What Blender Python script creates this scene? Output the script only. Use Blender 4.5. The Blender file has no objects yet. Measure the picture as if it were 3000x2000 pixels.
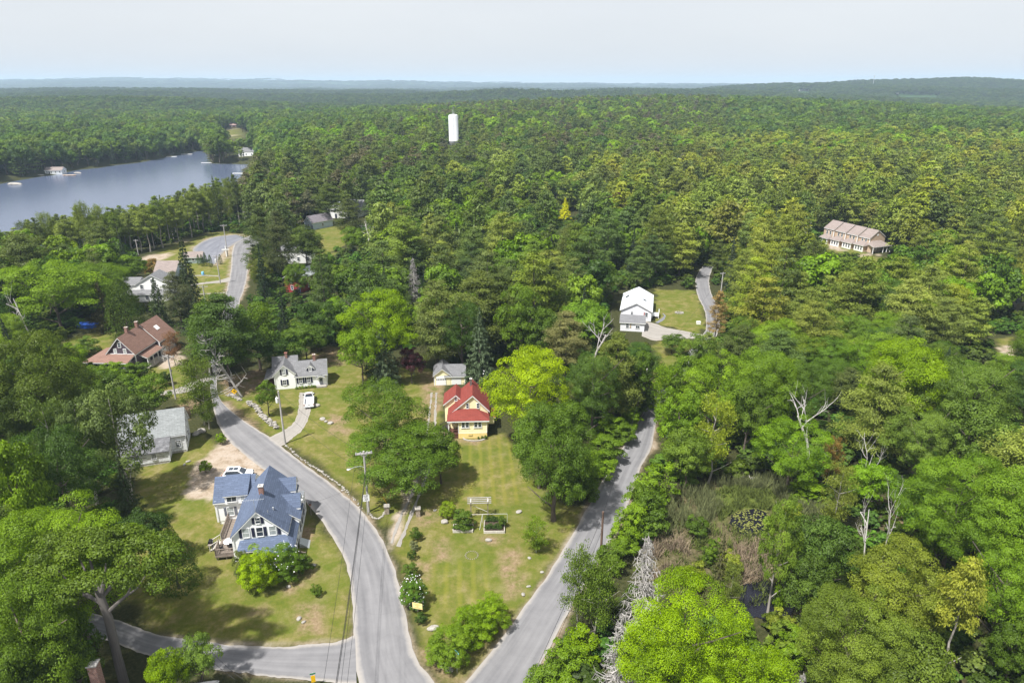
HAZE = 0.000115
import bpy, math, random
import numpy as np
from mathutils import Matrix, Vector

R = math.radians
SC = bpy.context.scene
COL = SC.collection

# ------------------------------------------------------------------ camera
CAM_H, PITCH, FPX = 60.0, R(20.7), 2000.0
cam_d = bpy.data.cameras.new('camera')
cam_d.sensor_width, cam_d.lens = 36.0, 24.0
cam_d.clip_start, cam_d.clip_end = 0.5, 60000.0
cam = bpy.data.objects.new('camera', cam_d)
COL.objects.link(cam)
cam.location = (0, 0, CAM_H)
cam.rotation_euler = (R(90) - PITCH, 0, 0)
SC.camera = cam

# ------------------------------------------------------------------ sky, sun, exposure
SUN_EL = R(61)
SUN_DIR = Vector((-0.70, -0.71, 0)).normalized()      # horizontal direction towards the sun
world = bpy.data.worlds.new('World')
SC.world = world
world.use_nodes = True
wn, wl = world.node_tree.nodes, world.node_tree.links
wn.clear()
sky = wn.new('ShaderNodeTexSky')
sky.sky_type = 'NISHITA'
sky.sun_disc = False
sky.sun_elevation = SUN_EL
sky.sun_rotation = math.atan2(SUN_DIR.x, SUN_DIR.y)
sky.altitude = 60
sky.air_density, sky.dust_density, sky.ozone_density = 1.0, 2.5, 1.0
# thin high overcast: the blue of the clear sky is mostly veiled by pale cloud
veil = wn.new('ShaderNodeMix'); veil.data_type = 'RGBA'
veil.inputs[0].default_value = 0.86
veil.inputs[7].default_value = (5.05, 5.3, 5.8, 1)
geo = wn.new('ShaderNodeTexCoord')
wmap = wn.new('ShaderNodeMapping'); wmap.inputs['Scale'].default_value = (1.2, 1.2, 5.0)
wno = wn.new('ShaderNodeTexNoise'); wno.inputs['Scale'].default_value = 1.6; wno.inputs['Detail'].default_value = 5
wl.new(geo.outputs['Generated'], wmap.inputs['Vector']); wl.new(wmap.outputs[0], wno.inputs['Vector'])
wr = wn.new('ShaderNodeValToRGB')
wr.color_ramp.elements[0].position = 0.3; wr.color_ramp.elements[0].color = (4.9, 5.03, 5.28, 1)
wr.color_ramp.elements[1].position = 0.75; wr.color_ramp.elements[1].color = (5.5, 5.56, 5.68, 1)
wl.new(wno.outputs[0], wr.inputs[0]); wl.new(wr.outputs[0], veil.inputs[7])
bg = wn.new('ShaderNodeBackground'); bg.inputs[1].default_value = 0.088
wo = wn.new('ShaderNodeOutputWorld')
wl.new(sky.outputs[0], veil.inputs[6]); wl.new(veil.outputs[2], bg.inputs[0]); wl.new(bg.outputs[0], wo.inputs[0])

sun_d = bpy.data.lights.new('sun', 'SUN')
sun_d.energy, sun_d.angle, sun_d.color = 4.6, R(1.6), (1.0, 0.975, 0.92)
sun = bpy.data.objects.new('sun', sun_d)
COL.objects.link(sun)
to_sun = Vector((SUN_DIR.x * math.cos(SUN_EL), SUN_DIR.y * math.cos(SUN_EL), math.sin(SUN_EL)))
sun.rotation_euler = to_sun.to_track_quat('Z', 'Y').to_euler()
sun.location = to_sun * 200

vs = SC.view_settings
vs.view_transform = 'Standard'; vs.look = 'None'; vs.gamma = 1; vs.use_curve_mapping = False
vs.exposure = 0.9
SC.display_settings.display_device = 'sRGB'
cy = SC.cycles
cy.max_bounces, cy.diffuse_bounces, cy.glossy_bounces, cy.transmission_bounces = 6, 3, 2, 3
cy.volume_bounces = 0; cy.transparent_max_bounces = 6
cy.use_adaptive_sampling = False; cy.use_denoising = True; cy.denoiser = 'OPENIMAGEDENOISE'; cy.denoising_input_passes = 'RGB_ALBEDO_NORMAL'; cy.denoising_prefilter = 'ACCURATE'
cy.sample_clamp_indirect = 3; cy.sample_clamp_direct = 4

# ------------------------------------------------------------------ numpy helpers
def smooth(a, b, x):
    t = np.clip((np.asarray(x, float) - a) / (b - a), 0, 1)
    return t * t * (3 - 2 * t)

def hash2(ix, iy, s=0):
    h = np.sin(ix * 127.1 + iy * 311.7 + s * 74.7) * 43758.5453
    return h - np.floor(h)

def vnoise(x, y, s=0):
    x = np.asarray(x, float); y = np.asarray(y, float)
    ix, iy = np.floor(x), np.floor(y); fx, fy = x - ix, y - iy
    fx = fx * fx * (3 - 2 * fx); fy = fy * fy * (3 - 2 * fy)
    a, b = hash2(ix, iy, s), hash2(ix + 1, iy, s)
    c, d = hash2(ix, iy + 1, s), hash2(ix + 1, iy + 1, s)
    return (a + (b - a) * fx) * (1 - fy) + (c + (d - c) * fx) * fy

def fbm(x, y, s=0, o=4):
    t, a, n = 0, 0.5, 0
    for k in range(o):
        t = t + a * vnoise(x * 2 ** k, y * 2 ** k, s + k); n += a; a *= .5
    return t / n

def inpoly(x, y, poly):
    x = np.asarray(x, float); y = np.asarray(y, float)
    ins = np.zeros(np.broadcast(x, y).shape, bool)
    n = len(poly)
    for i in range(n):
        x1, y1 = poly[i][:2]; x2, y2 = poly[(i + 1) % n][:2]
        if y1 == y2: continue
        c = ((y1 > y) != (y2 > y)) & (x < (x2 - x1) * (y - y1) / (y2 - y1) + x1)
        ins ^= c
    return ins

def dist_poly(x, y, poly, closed=True):
    x = np.asarray(x, float); y = np.asarray(y, float)
    best = np.full(np.broadcast(x, y).shape, 1e9)
    n = len(poly)
    for i in range(n if closed else n - 1):
        x1, y1 = poly[i][:2]; x2, y2 = poly[(i + 1) % n][:2]
        dx, dy = x2 - x1, y2 - y1; L = dx * dx + dy * dy + 1e-9
        t = np.clip(((x - x1) * dx + (y - y1) * dy) / L, 0, 1)
        best = np.minimum(best, np.hypot(x - x1 - t * dx, y - y1 - t * dy))
    return best

# ------------------------------------------------------------------ terrain
def ray(u, v):
    a, b = (u - 1500) / FPX, -(v - 1000) / FPX
    return np.array((a, math.cos(PITCH) + b * math.sin(PITCH), -math.sin(PITCH) + b * math.cos(PITCH)))

def P(u, v, z=0.0):
    d = ray(u, v); t = (z - CAM_H) / d[2]
    return (float(d[0] * t), float(d[1] * t), z)

def Q(x, y, z):
    dz = np.asarray(z) - CAM_H
    f = y * math.cos(PITCH) - dz * math.sin(PITCH); up = y * math.sin(PITCH) + dz * math.cos(PITCH)
    return 1500 + FPX * x / f, 1000 - FPX * up / f, f

WATER_Z = -4.0
LAKE_PX = [(-900, 545), (-200, 560), (0, 545), (60, 532), (150, 517), (200, 511), (240, 500), (340, 487), (450, 470), (520, 456), (607, 438),
           (613, 470), (622, 481), (660, 481), (725, 483), (716, 500), (700, 520), (675, 545), (640, 560), (600, 590), (540, 618), (450, 652),
           (300, 692), (150, 722), (0, 742), (-900, 900)]
LAKE = [P(u, v, WATER_Z)[:2] for u, v in LAKE_PX]

def hterr(x, y):
    x = np.asarray(x, float); y = np.asarray(y, float)
    g = lambda cx, cy, sx, sy: np.exp(-(((x - cx) / sx) ** 2 + ((y - cy) / sy) ** 2))
    h = 23 * g(250, 1080, 420, 330) + 7 * g(-60, 700, 160, 170) + 5 * g(420, 620, 180, 160)
    far = smooth(1300, 2600, y)
    h = h + 45 * g(1900, 3000, 900, 750) + 14 * g(900, 2700, 700, 500) + 30 * g(-1500, 2500, 900, 500) + 14 * g(100, 2600, 600, 420)
    h = h + far * (66 * (fbm(x / 620, y / 430, 3, 3) - .47)) + 26 * g(-850, 1500, 480, 200) + 20 * g(-250, 2150, 800, 230) + 14 * g(750, 1850, 500, 220) + 12 * g(-1500, 1150, 420, 200) - 7 * smooth(1150, 1500, y) * (1 - smooth(2400, 3400, y))
    vf = smooth(3200, 6500, y)
    h = h + vf * (-8 + 60 * (fbm(x / 2200, y / 1500, 9, 3) - .35)) + 78 * g(-5200, 9500, 3600, 1800) + 26 * g(3200, 7600, 1300, 1500) + 26 * g(0, 9500, 9000, 2500)
    sd = dist_poly(x, y, LAKE); ins = inpoly(x, y, LAKE)
    near = (y < 1600) & (x < 300)
    bank = -4.5 * (1 - smooth(0, 45, sd))
    bed = -4.6 - np.minimum(4, sd * .25)
    h = np.where(ins, bed, np.where(near, h + bank * (sd < 45), h))
    # swamp hollow at the lower right
    h = h - 0.55 * np.exp(-(((x - 30) / 11) ** 2 + ((y - 66) / 11) ** 2) ** 2)
    return h

def G(u, v):
    """the point of the ground seen at pixel u, v of the 3000 px photograph"""
    d = ray(u, v)
    t = np.concatenate([np.linspace(40, 1500, 2200), np.geomspace(1501, 14000, 2500)])
    x, y, z = d[0] * t, d[1] * t, CAM_H + d[2] * t
    below = z <= hterr(x, y)
    k = int(np.argmax(below)) if below.any() else len(t) - 1
    return (float(x[k]), float(y[k]), float(hterr(x[k], y[k])))

S0 = 3000 / 2352
def flat(pts, z=0.0):
    return [P(u, v, z)[:2] for u, v in pts]
# ------------------------------------------------------------------ materials
MATS = {}
def newmat(name):
    m = bpy.data.materials.new(name); m.use_nodes = True
    m.node_tree.nodes.clear()
    return m, m.node_tree.nodes, m.node_tree.links

def surf(name, col, rough=.75, var=.12, scale=6.0, kind=None, spec=.3, metallic=0.0, bump=.25, emit=None):
    """painted or natural solid surface with worn variation; kind adds its relief (clapboards, shingles, planks ...)"""
    if name in MATS: return MATS[name]
    m, n, l = newmat(name)
    out = n.new('ShaderNodeOutputMaterial'); b = n.new('ShaderNodeBsdfPrincipled')
    l.new(b.outputs[0], out.inputs[0])
    b.inputs['Roughness'].default_value = rough; b.inputs['Metallic'].default_value = metallic
    b.inputs['Specular IOR Level'].default_value = spec
    tc = n.new('ShaderNodeTexCoord')
    no = n.new('ShaderNodeTexNoise'); no.inputs['Scale'].default_value = scale; no.inputs['Detail'].default_value = 6
    no.inputs['Roughness'].default_value = .65
    l.new(tc.outputs['Object'], no.inputs['Vector'])
    rp = n.new('ShaderNodeValToRGB')
    rp.color_ramp.elements[0].position, rp.color_ramp.elements[1].position = .32, .68
    rp.color_ramp.elements[0].color = tuple(max(0, c * (1 - var)) for c in col[:3]) + (1,)
    rp.color_ramp.elements[1].color = tuple(min(.95, c * (1 + var)) for c in col[:3]) + (1,)
    l.new(no.outputs[0], rp.inputs[0])
    colout = rp.outputs[0]; height = no.outputs[0]
    def mixc(fac_out, c2):
        nonlocal colout
        mx = n.new('ShaderNodeMix'); mx.data_type = 'RGBA'
        l.new(fac_out, mx.inputs[0]); l.new(colout, mx.inputs[6]); mx.inputs[7].default_value = tuple(c2[:3]) + (1,)
        colout = mx.outputs[2]
    if kind in ('clap', 'peel', 'shakes'):
        sep = n.new('ShaderNodeSeparateXYZ'); l.new(tc.outputs['Object'], sep.inputs[0])
        fr = n.new('ShaderNodeMath'); fr.operation = 'FRACT'
        mu = n.new('ShaderNodeMath'); mu.operation = 'MULTIPLY'; mu.inputs[1].default_value = 5.5
        l.new(sep.outputs[2], mu.inputs[0]); l.new(mu.outputs[0], fr.inputs[0])
        iv = n.new('ShaderNodeMath'); iv.operation = 'SUBTRACT'; iv.inputs[0].default_value = 1
        l.new(fr.outputs[0], iv.inputs[1]); height = iv.outputs[0]
        lt = n.new('ShaderNodeMath'); lt.operation = 'LESS_THAN'; lt.inputs[1].default_value = .13
        l.new(fr.outputs[0], lt.inputs[0])
        ml = n.new('ShaderNodeMath'); ml.operation = 'MULTIPLY'; ml.inputs[1].default_value = .16
        l.new(lt.outputs[0], ml.inputs[0]); mixc(ml.outputs[0], [c * .45 for c in col[:3]])
    if kind == 'peel':
        p2 = n.new('ShaderNodeTexNoise'); p2.inputs['Scale'].default_value = 1.0; p2.inputs['Detail'].default_value = 9; p2.inputs['Roughness'].default_value = .75
        mp = n.new('ShaderNodeMapping'); mp.inputs['Scale'].default_value = (.8, .8, 5.0)
        l.new(tc.outputs['Object'], mp.inputs[0]); l.new(mp.outputs[0], p2.inputs['Vector'])
        r2 = n.new('ShaderNodeValToRGB'); r2.color_ramp.elements[0].position = .52; r2.color_ramp.elements[1].position = .6
        l.new(p2.outputs[0], r2.inputs[0]); mixc(r2.outputs[0], (.23, .21, .2))
    if kind in ('shingle', 'brick'):
        br = n.new('ShaderNodeTexBrick')
        mp = n.new('ShaderNodeMapping')
        if kind == 'shingle':
            br.inputs['Scale'].default_value = 1.0
            br.inputs['Brick Width'].default_value = .9; br.inputs['Row Height'].default_value = .3
            br.inputs['Mortar Size'].default_value = .03
        else:
            br.inputs['Scale'].default_value = 4.5
            br.inputs['Brick Width'].default_value = 1.0; br.inputs['Row Height'].default_value = .45
            br.inputs['Mortar Size'].default_value = .06
        br.inputs['Color1'].default_value = (1, 1, 1, 1); br.inputs['Color2'].default_value = (.0, .0, .0, 1); br.inputs['Mortar'].default_value = (.5, .5, .5, 1)
        at = n.new('ShaderNodeUVMap')
        if kind == 'shingle': l.new(at.outputs[0], br.inputs['Vector'])
        else:
            sp = n.new('ShaderNodeSeparateXYZ'); cb = n.new('ShaderNodeCombineXYZ'); ad = n.new('ShaderNodeMath')
            l.new(tc.outputs['Object'], sp.inputs[0]); l.new(sp.outputs[0], ad.inputs[0]); l.new(sp.outputs[1], ad.inputs[1])
            l.new(ad.outputs[0], cb.inputs[0]); l.new(sp.outputs[2], cb.inputs[1]); l.new(cb.outputs[0], br.inputs['Vector'])
        hs = n.new('ShaderNodeMath'); hs.operation = 'MULTIPLY'; hs.inputs[1].default_value = .55 if kind == 'shingle' else .5
        l.new(br.outputs['Color'], hs.inputs[0]); mixc(hs.outputs[0], [c * .62 for c in col[:3]])
        if kind == 'brick': mixc(br.outputs['Fac'], (.42, .38, .34))
        else:
            fm = n.new('ShaderNodeMath'); fm.operation = 'MULTIPLY'; fm.inputs[1].default_value = .5
            l.new(br.outputs['Fac'], fm.inputs[0]); mixc(fm.outputs[0], [c * .5 for c in col[:3]])
        height = br.outputs['Fac']
    if kind == 'rust' or kind == 'stain':
        s2 = n.new('ShaderNodeTexNoise'); s2.inputs['Scale'].default_value = .5; s2.inputs['Detail'].default_value = 7
        l.new(tc.outputs['Object'], s2.inputs['Vector'])
        r2 = n.new('ShaderNodeValToRGB'); r2.color_ramp.elements[0].position = .55; r2.color_ramp.elements[1].position = .75
        l.new(s2.outputs[0], r2.inputs[0]); mixc(r2.outputs[0], [c * .55 for c in col[:3]])
    if kind == 'bark':
        mp = n.new('ShaderNodeMapping'); mp.inputs['Scale'].default_value = (1, 1, .2)
        l.new(tc.outputs['Object'], mp.inputs[0]); l.new(mp.outputs[0], no.inputs['Vector'])
    if emit:
        b.inputs['Emission Color'].default_value = tuple(col[:3]) + (1,); b.inputs['Emission Strength'].default_value = emit
    l.new(colout, b.inputs['Base Color'])
    if bump:
        bp = n.new('ShaderNodeBump'); bp.inputs['Strength'].default_value = bump; bp.inputs['Distance'].default_value = .05
        l.new(height, bp.inputs['Height']); l.new(bp.outputs[0], b.inputs['Normal'])
    MATS[name] = m
    return m

def leafmat(name, source):
    """foliage: the tint comes from each tree (object colour, or the instance's tint), each leaf clump a little different"""
    m, n, l = newmat(name)
    out = n.new('ShaderNodeOutputMaterial')
    if source == 'object':
        oi = n.new('ShaderNodeObjectInfo'); tint = oi.outputs['Color']
    else:
        at = n.new('ShaderNodeAttribute'); at.attribute_type = 'INSTANCER'; at.attribute_name = 'tint'; tint = at.outputs['Color']
    av = n.new('ShaderNodeAttribute'); av.attribute_name = 'var'
    hsv = n.new('ShaderNodeHueSaturation'); hsv.inputs['Saturation'].default_value = 1.05
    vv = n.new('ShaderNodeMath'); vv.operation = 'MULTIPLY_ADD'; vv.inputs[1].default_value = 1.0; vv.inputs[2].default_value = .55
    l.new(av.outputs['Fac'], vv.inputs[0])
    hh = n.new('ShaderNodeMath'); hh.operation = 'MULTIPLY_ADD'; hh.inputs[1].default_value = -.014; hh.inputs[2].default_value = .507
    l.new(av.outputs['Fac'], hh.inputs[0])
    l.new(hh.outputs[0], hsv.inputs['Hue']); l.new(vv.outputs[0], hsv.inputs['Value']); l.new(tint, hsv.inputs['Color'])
    d = n.new('ShaderNodeBsdfDiffuse'); t = n.new('ShaderNodeBsdfTranslucent'); g = n.new('ShaderNodeBsdfGlossy')
    g.inputs['Roughness'].default_value = .5; g.inputs['Color'].default_value = (.9, .9, .9, 1)
    yl = n.new('ShaderNodeMix'); yl.data_type = 'RGBA'; yl.blend_type = 'MULTIPLY'; yl.inputs[0].default_value = 1; yl.inputs[7].default_value = (1.1, 1.1, .6, 1)
    l.new(hsv.outputs[0], yl.inputs[6])
    l.new(hsv.outputs[0], d.inputs[0]); l.new(yl.outputs[2], t.inputs[0])
    m1 = n.new('ShaderNodeMixShader'); m1.inputs[0].default_value = .33
    m2 = n.new('ShaderNodeMixShader'); m2.inputs[0].default_value = .012
    l.new(d.outputs[0], m1.inputs[1]); l.new(t.outputs[0], m1.inputs[2])
    l.new(m1.outputs[0], m2.inputs[1]); l.new(g.outputs[0], m2.inputs[2]); l.new(m2.outputs[0], out.inputs[0])
    return m

M_LEAF = leafmat('leaves', 'object')
M_LEAFI = leafmat('leaves_far', 'instancer')
M_BARK = surf('bark', (.11, .09, .075), .9, .4, 9, 'bark', .1, bump=.6)
M_BARKP = surf('pale_bark', (.34, .31, .28), .9, .3, 8, 'bark', .1, bump=.6)
M_DEAD = surf('dead_wood', (.5, .47, .45), .9, .3, 8, 'bark', .1, bump=.4)
M_DEADS = surf('silver_dead_wood', (.36, .34, .325), .9, .3, 8, 'bark', .1, bump=.4)
M_DEADB = surf('dead_brown_wood', (.33, .29, .27), .9, .3, 8, 'bark', .1, bump=.4)
M_WHITE = surf('white_clapboard', (.9, .9, .9), .6, .03, 3, 'clap', bump=.06)
M_TRIM = surf('white_trim', (.8, .8, .8), .55, .05, 5, bump=.05)
M_GLASS = surf('window_glass', (.035, .045, .06), .06, .3, .7, spec=.8, bump=0)
M_GLASSL = surf('curtained_glass', (.33, .36, .36), .1, .3, .9, spec=.7, bump=0)
M_SHUT = surf('navy_shutter', (.02, .022, .05), .6, .15, 8, bump=.1)
M_BLUE = surf('blue_shingle', (.108, .137, .208), .9, .16, 5, 'shingle', .15, bump=.3)
M_RED = surf('red_shingle', (.215, .05, .04), .9, .1, 5, 'shingle', .15, bump=.15)
M_GREY = surf('grey_shingle', (.19, .19, .2), .9, .2, 5, 'shingle', .15, bump=.3)
M_BROWN = surf('brown_shingle', (.24, .145, .115), .9, .14, 5, 'shingle', .15, bump=.25)
M_TAUPE = surf('taupe_shingle', (.27, .225, .21), .9, .12, 5, 'shingle', .15, bump=.2)
M_OLDROOF = surf('weathered_slate', (.27, .285, .29), .9, .16, 3, 'shingle', .15, bump=.4)
M_MOSSROOF = surf('mossy_old_shingle', (.16, .16, .17), .95, .5, 1.4, 'shingle', .1, bump=.5)
M_PEEL = surf('peeling_paint', (.7, .71, .74), .8, .1, 3, 'peel', .2, bump=.12)
M_YELLOW = surf('yellow_clapboard', (.86, .78, .5), .7, .06, 2, 'clap', bump=.06)
M_YELLOWF = surf('yellow_foundation', (.8, .62, .25), .8, .06, 2, bump=.1)
M_PURPLE = surf('plum_shakes', (.085, .065, .085), .85, .2, 6, 'shakes', bump=.12)
M_TAN = surf('tan_siding', (.5, .38, .28), .75, .06, 3, 'clap', bump=.06)
M_BLUEG = surf('pale_blue_siding', (.42, .5, .58), .75, .06, 3, 'clap', bump=.06)
M_REDW = surf('red_siding', (.25, .035, .035), .75, .1, 3, 'clap', bump=.06)
M_METALR = surf('white_metal_roof', (.66, .69, .74), .45, .06, 1.2, 'rust', .4, bump=.1)
M_BRICK = surf('red_brick', (.25, .09, .065), .9, .3, 5, 'brick', .1, bump=.4)
M_BRICKD = surf('dark_brick', (.06, .03, .03), .9, .3, 5, 'brick', .1, bump=.4)
M_STONE = surf('pale_stone', (.3, .28, .255), .9, .3, 3, None, .15, bump=.8)
M_ROCK = surf('grey_rock', (.4, .38, .36), .95, .35, 4, None, .15, bump=.9)
M_DECK = surf('weathered_deck', (.20, .165, .14), .9, .3, 6, 'bark', .1, bump=.4)
M_POLE = surf('weathered_pole', (.4, .38, .37), .9, .25, 5, 'bark', .1, bump=.4)
M_POLEB = surf('creosote_pole', (.13, .085, .065), .9, .3, 5, 'bark', .1, bump=.4)
M_ALU = surf('galvanised', (.55, .57, .6), .4, .1, 6, spec=.5, metallic=.6, bump=.05)
M_BLACK = surf('black_plastic', (.012, .012, .014), .5, .2, 8, bump=.1)
M_TYRE = surf('tyre_rubber', (.014, .014, .015), .85, .2, 8, bump=.2)
M_CARW = surf('white_car_paint', (.82, .83, .85), .18, .02, 2, spec=.6, bump=0)
M_WIRE = surf('wire_black', (.02, .02, .022), .7, .1, 5, bump=0)
M_TANK = surf('white_tank_paint', (.66, .67, .69), .5, .02, .3, None, bump=.0)
for _e in MATS['white_tank_paint'].node_tree.nodes: pass
M_SIGNY = surf('sign_yellow', (.85, .5, .01), .5, .05, 4, bump=0)
M_SIGNW = surf('sign_white', (.8, .8, .8), .5, .05, 4, bump=0)
M_SIGNP = surf('paper_yellow', (.85, .66, .3), .6, .05, 4, bump=0)
M_SIGNG = surf('street_sign_teal', (.16, .42, .45), .5, .05, 4, bump=0)
M_TARP = surf('blue_tarp', (.02, .09, .45), .5, .3, 3, bump=.6)
M_CONC = surf('concrete', (.42, .4, .38), .9, .2, 3, bump=.4)
M_TAIL = surf('tail_light', (.25, .01, .01), .3, .1, 3, bump=0)
M_REDP = surf('red_shutter', (.3, .05, .05), .6, .1, 6, bump=.1)
M_BROWNW = surf('brown_wood', (.11, .05, .035), .8, .2, 5, 'bark', bump=.3)
M_PAVER = surf('pink_paver', (.36, .22, .19), .9, .2, 3, 'brick', bump=.3)
M_WOODP = surf('pale_timber', (.5, .47, .42), .85, .2, 5, 'bark', bump=.3)
M_REED = surf('dry_reed', (.2, .15, .1), .9, .5, 2, bump=0)
M_FLOWER = surf('white_petals', (.8, .8, .8), .7, .05, 4, bump=0)
# ------------------------------------------------------------------ mesh building
class MB:
    def __init__(s): s.v, s.f, s.m = [], [], []
    def add(s, vs, fs, mi=0):
        o = len(s.v); s.v += [tuple(map(float, p)) for p in vs]
        s.f += [tuple(i + o for i in f) for f in fs]; s.m += [mi] * len(fs)
        return s
    def box(s, x0, x1, y0, y1, z0, z1, mi=0):
        return s.add([(x0, y0, z0), (x1, y0, z0), (x1, y1, z0), (x0, y1, z0), (x0, y0, z1), (x1, y0, z1), (x1, y1, z1), (x0, y1, z1)],
                     [(0, 3, 2, 1), (4, 5, 6, 7), (0, 1, 5, 4), (1, 2, 6, 5), (2, 3, 7, 6), (3, 0, 4, 7)], mi)
    def obox(s, c, half, rot, mi=0):
        """box with centre c, half sizes, rotated by matrix rot"""
        k = []
        for dx, dy, dz in ((-1, -1, -1), (1, -1, -1), (1, 1, -1), (-1, 1, -1), (-1, -1, 1), (1, -1, 1), (1, 1, 1), (-1, 1, 1)):
            k.append(Vector(c) + rot @ Vector((dx * half[0], dy * half[1], dz * half[2])))
        return s.add(k, [(0, 3, 2, 1), (4, 5, 6, 7), (0, 1, 5, 4), (1, 2, 6, 5), (2, 3, 7, 6), (3, 0, 4, 7)], mi)
    def prism(s, poly, z0, z1, mi=0):
        n = len(poly)
        vs = [(p[0], p[1], z0) for p in poly] + [(p[0], p[1], z1) for p in poly]
        return s.add(vs, [tuple(range(n))[::-1], tuple(range(n, 2 * n))] + [(i, (i + 1) % n, n + (i + 1) % n, n + i) for i in range(n)], mi)
    def slab(s, pts, t, mi=0):
        """roof plane: polygon pts with thickness t downward"""
        n = len(pts)
        vs = [tuple(p) for p in pts] + [(p[0], p[1], p[2] - t) for p in pts]
        a, b, c = Vector(pts[0]), Vector(pts[1]), Vector(pts[2])
        up = (b - a).cross(c - a).z > 0
        top = tuple(range(n)); bot = tuple(range(2 * n - 1, n - 1, -1))
        fs = [top, bot] + [(i, n + i, n + (i + 1) % n, (i + 1) % n) for i in range(n)]
        if not up: fs = [f[::-1] for f in fs]
        return s.add(vs, fs, mi)
    def tube(s, p0, p1, r0, r1=None, n=8, mi=0, cap=True):
        r1 = r0 if r1 is None else r1
        p0, p1 = Vector(p0), Vector(p1); d = (p1 - p0)
        if d.length < 1e-6: return s
        d.normalize(); a = d.orthogonal().normalized(); b = d.cross(a)
        vs = []
        for p, r in ((p0, r0), (p1, r1)):
            for i in range(n):
                t = 2 * math.pi * i / n
                vs.append(p + (a * math.cos(t) + b * math.sin(t)) * r)
        fs = [(i, (i + 1) % n, n + (i + 1) % n, n + i) for i in range(n)]
        if cap: fs += [tuple(range(n))[::-1], tuple(range(n, 2 * n))]
        return s.add(vs, fs, mi)
    def path(s, pts, rs, n=6, mi=0):
        """one continuous tapered tube through pts"""
        pts = [Vector(p) for p in pts]; k = len(pts)
        vs, fs = [], []
        ref = Vector((0.31, 0.17, 0.93))
        for i, p in enumerate(pts):
            d = (pts[min(i + 1, k - 1)] - pts[max(i - 1, 0)])
            d = d.normalized() if d.length > 1e-9 else Vector((0, 0, 1))
            a = d.cross(ref)
            if a.length < .05: a = d.cross(Vector((1, 0, 0)))
            a.normalize(); b = d.cross(a)
            for j in range(n):
                t = 2 * math.pi * j / n
                vs.append(p + (a * math.cos(t) + b * math.sin(t)) * rs[i])
        for i in range(k - 1):
            for j in range(n):
                fs.append((i * n + j, i * n + (j + 1) % n, (i + 1) * n + (j + 1) % n, (i + 1) * n + j))
        fs += [tuple(range(n))[::-1], tuple(range((k - 1) * n, k * n))]
        return s.add(vs, fs, mi)
    def lathe(s, prof, c=(0, 0, 0), n=24, mi=0):
        vs, fs = [], []
        for r, z in prof:
            for j in range(n):
                t = 2 * math.pi * j / n
                vs.append((c[0] + r * math.cos(t), c[1] + r * math.sin(t), c[2] + z))
        for i in range(len(prof) - 1):
            for j in range(n):
                fs.append((i * n + j, i * n + (j + 1) % n, (i + 1) * n + (j + 1) % n, (i + 1) * n + j))
        fs += [tuple(range(n))[::-1], tuple(range((len(prof) - 1) * n, len(prof) * n))]
        return s.add(vs, fs, mi)
    def data(s, name, mats, smoothf=False):
        me = bpy.data.meshes.new(name)
        me.from_pydata(s.v, [], s.f)
        mats = mats if isinstance(mats, (list, tuple)) else [mats]
        for m in mats: me.materials.append(m)
        me.polygons.foreach_set('material_index', s.m)
        uv = me.uv_layers.new(name='UVMap').data
        Z = Vector((0, 0, 1))
        for p in me.polygons:
            nn = p.normal; u = Z.cross(nn)
            u = Vector((1, 0, 0)) if u.length < .02 else u.normalized()
            w = nn.cross(u)
            for li in p.loop_indices:
                co = me.vertices[me.loops[li].vertex_index].co
                uv[li].uv = (co.dot(u), co.dot(w))
        if smoothf: me.polygons.foreach_set('use_smooth', [True] * len(me.polygons))
        me.update()
        return me
    def build(s, name, mats, parent=None, smoothf=False):
        if not s.f: return None
        return link(name, s.data(name, mats, smoothf), parent)

def link(name, data, parent=None):
    o = bpy.data.objects.new(name, data); COL.objects.link(o)
    if parent is not None: o.parent = parent
    return o

def tag(o, label=None, cat=None, group=None, kind=None):
    if label: o['label'] = label
    if cat: o['category'] = cat
    if group: o['group'] = group
    if kind: o['kind'] = kind
    return o

def empty(name, loc, rz, label, cat, group=None):
    o = bpy.data.objects.new(name, None); COL.objects.link(o)
    o.location = loc; o.rotation_euler = (0, 0, rz); o.empty_display_size = .5
    return tag(o, label, cat, group)

def text_mesh(name, txt, size, mat, parent, mw, align='CENTER'):
    c = bpy.data.curves.new(name, 'FONT'); c.body = txt; c.size = size; c.align_x = align; c.align_y = 'CENTER'; c.extrude = .002
    t = bpy.data.objects.new('tmp', c); COL.objects.link(t)
    bpy.context.view_layer.update()
    me = bpy.data.meshes.new_from_object(t.evaluated_get(bpy.context.evaluated_depsgraph_get()))
    bpy.data.objects.remove(t); bpy.data.curves.remove(c)
    me.name = name; me.materials.clear(); me.materials.append(mat)
    o = link(name, me, parent); o.matrix_local = mw
    return o

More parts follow.
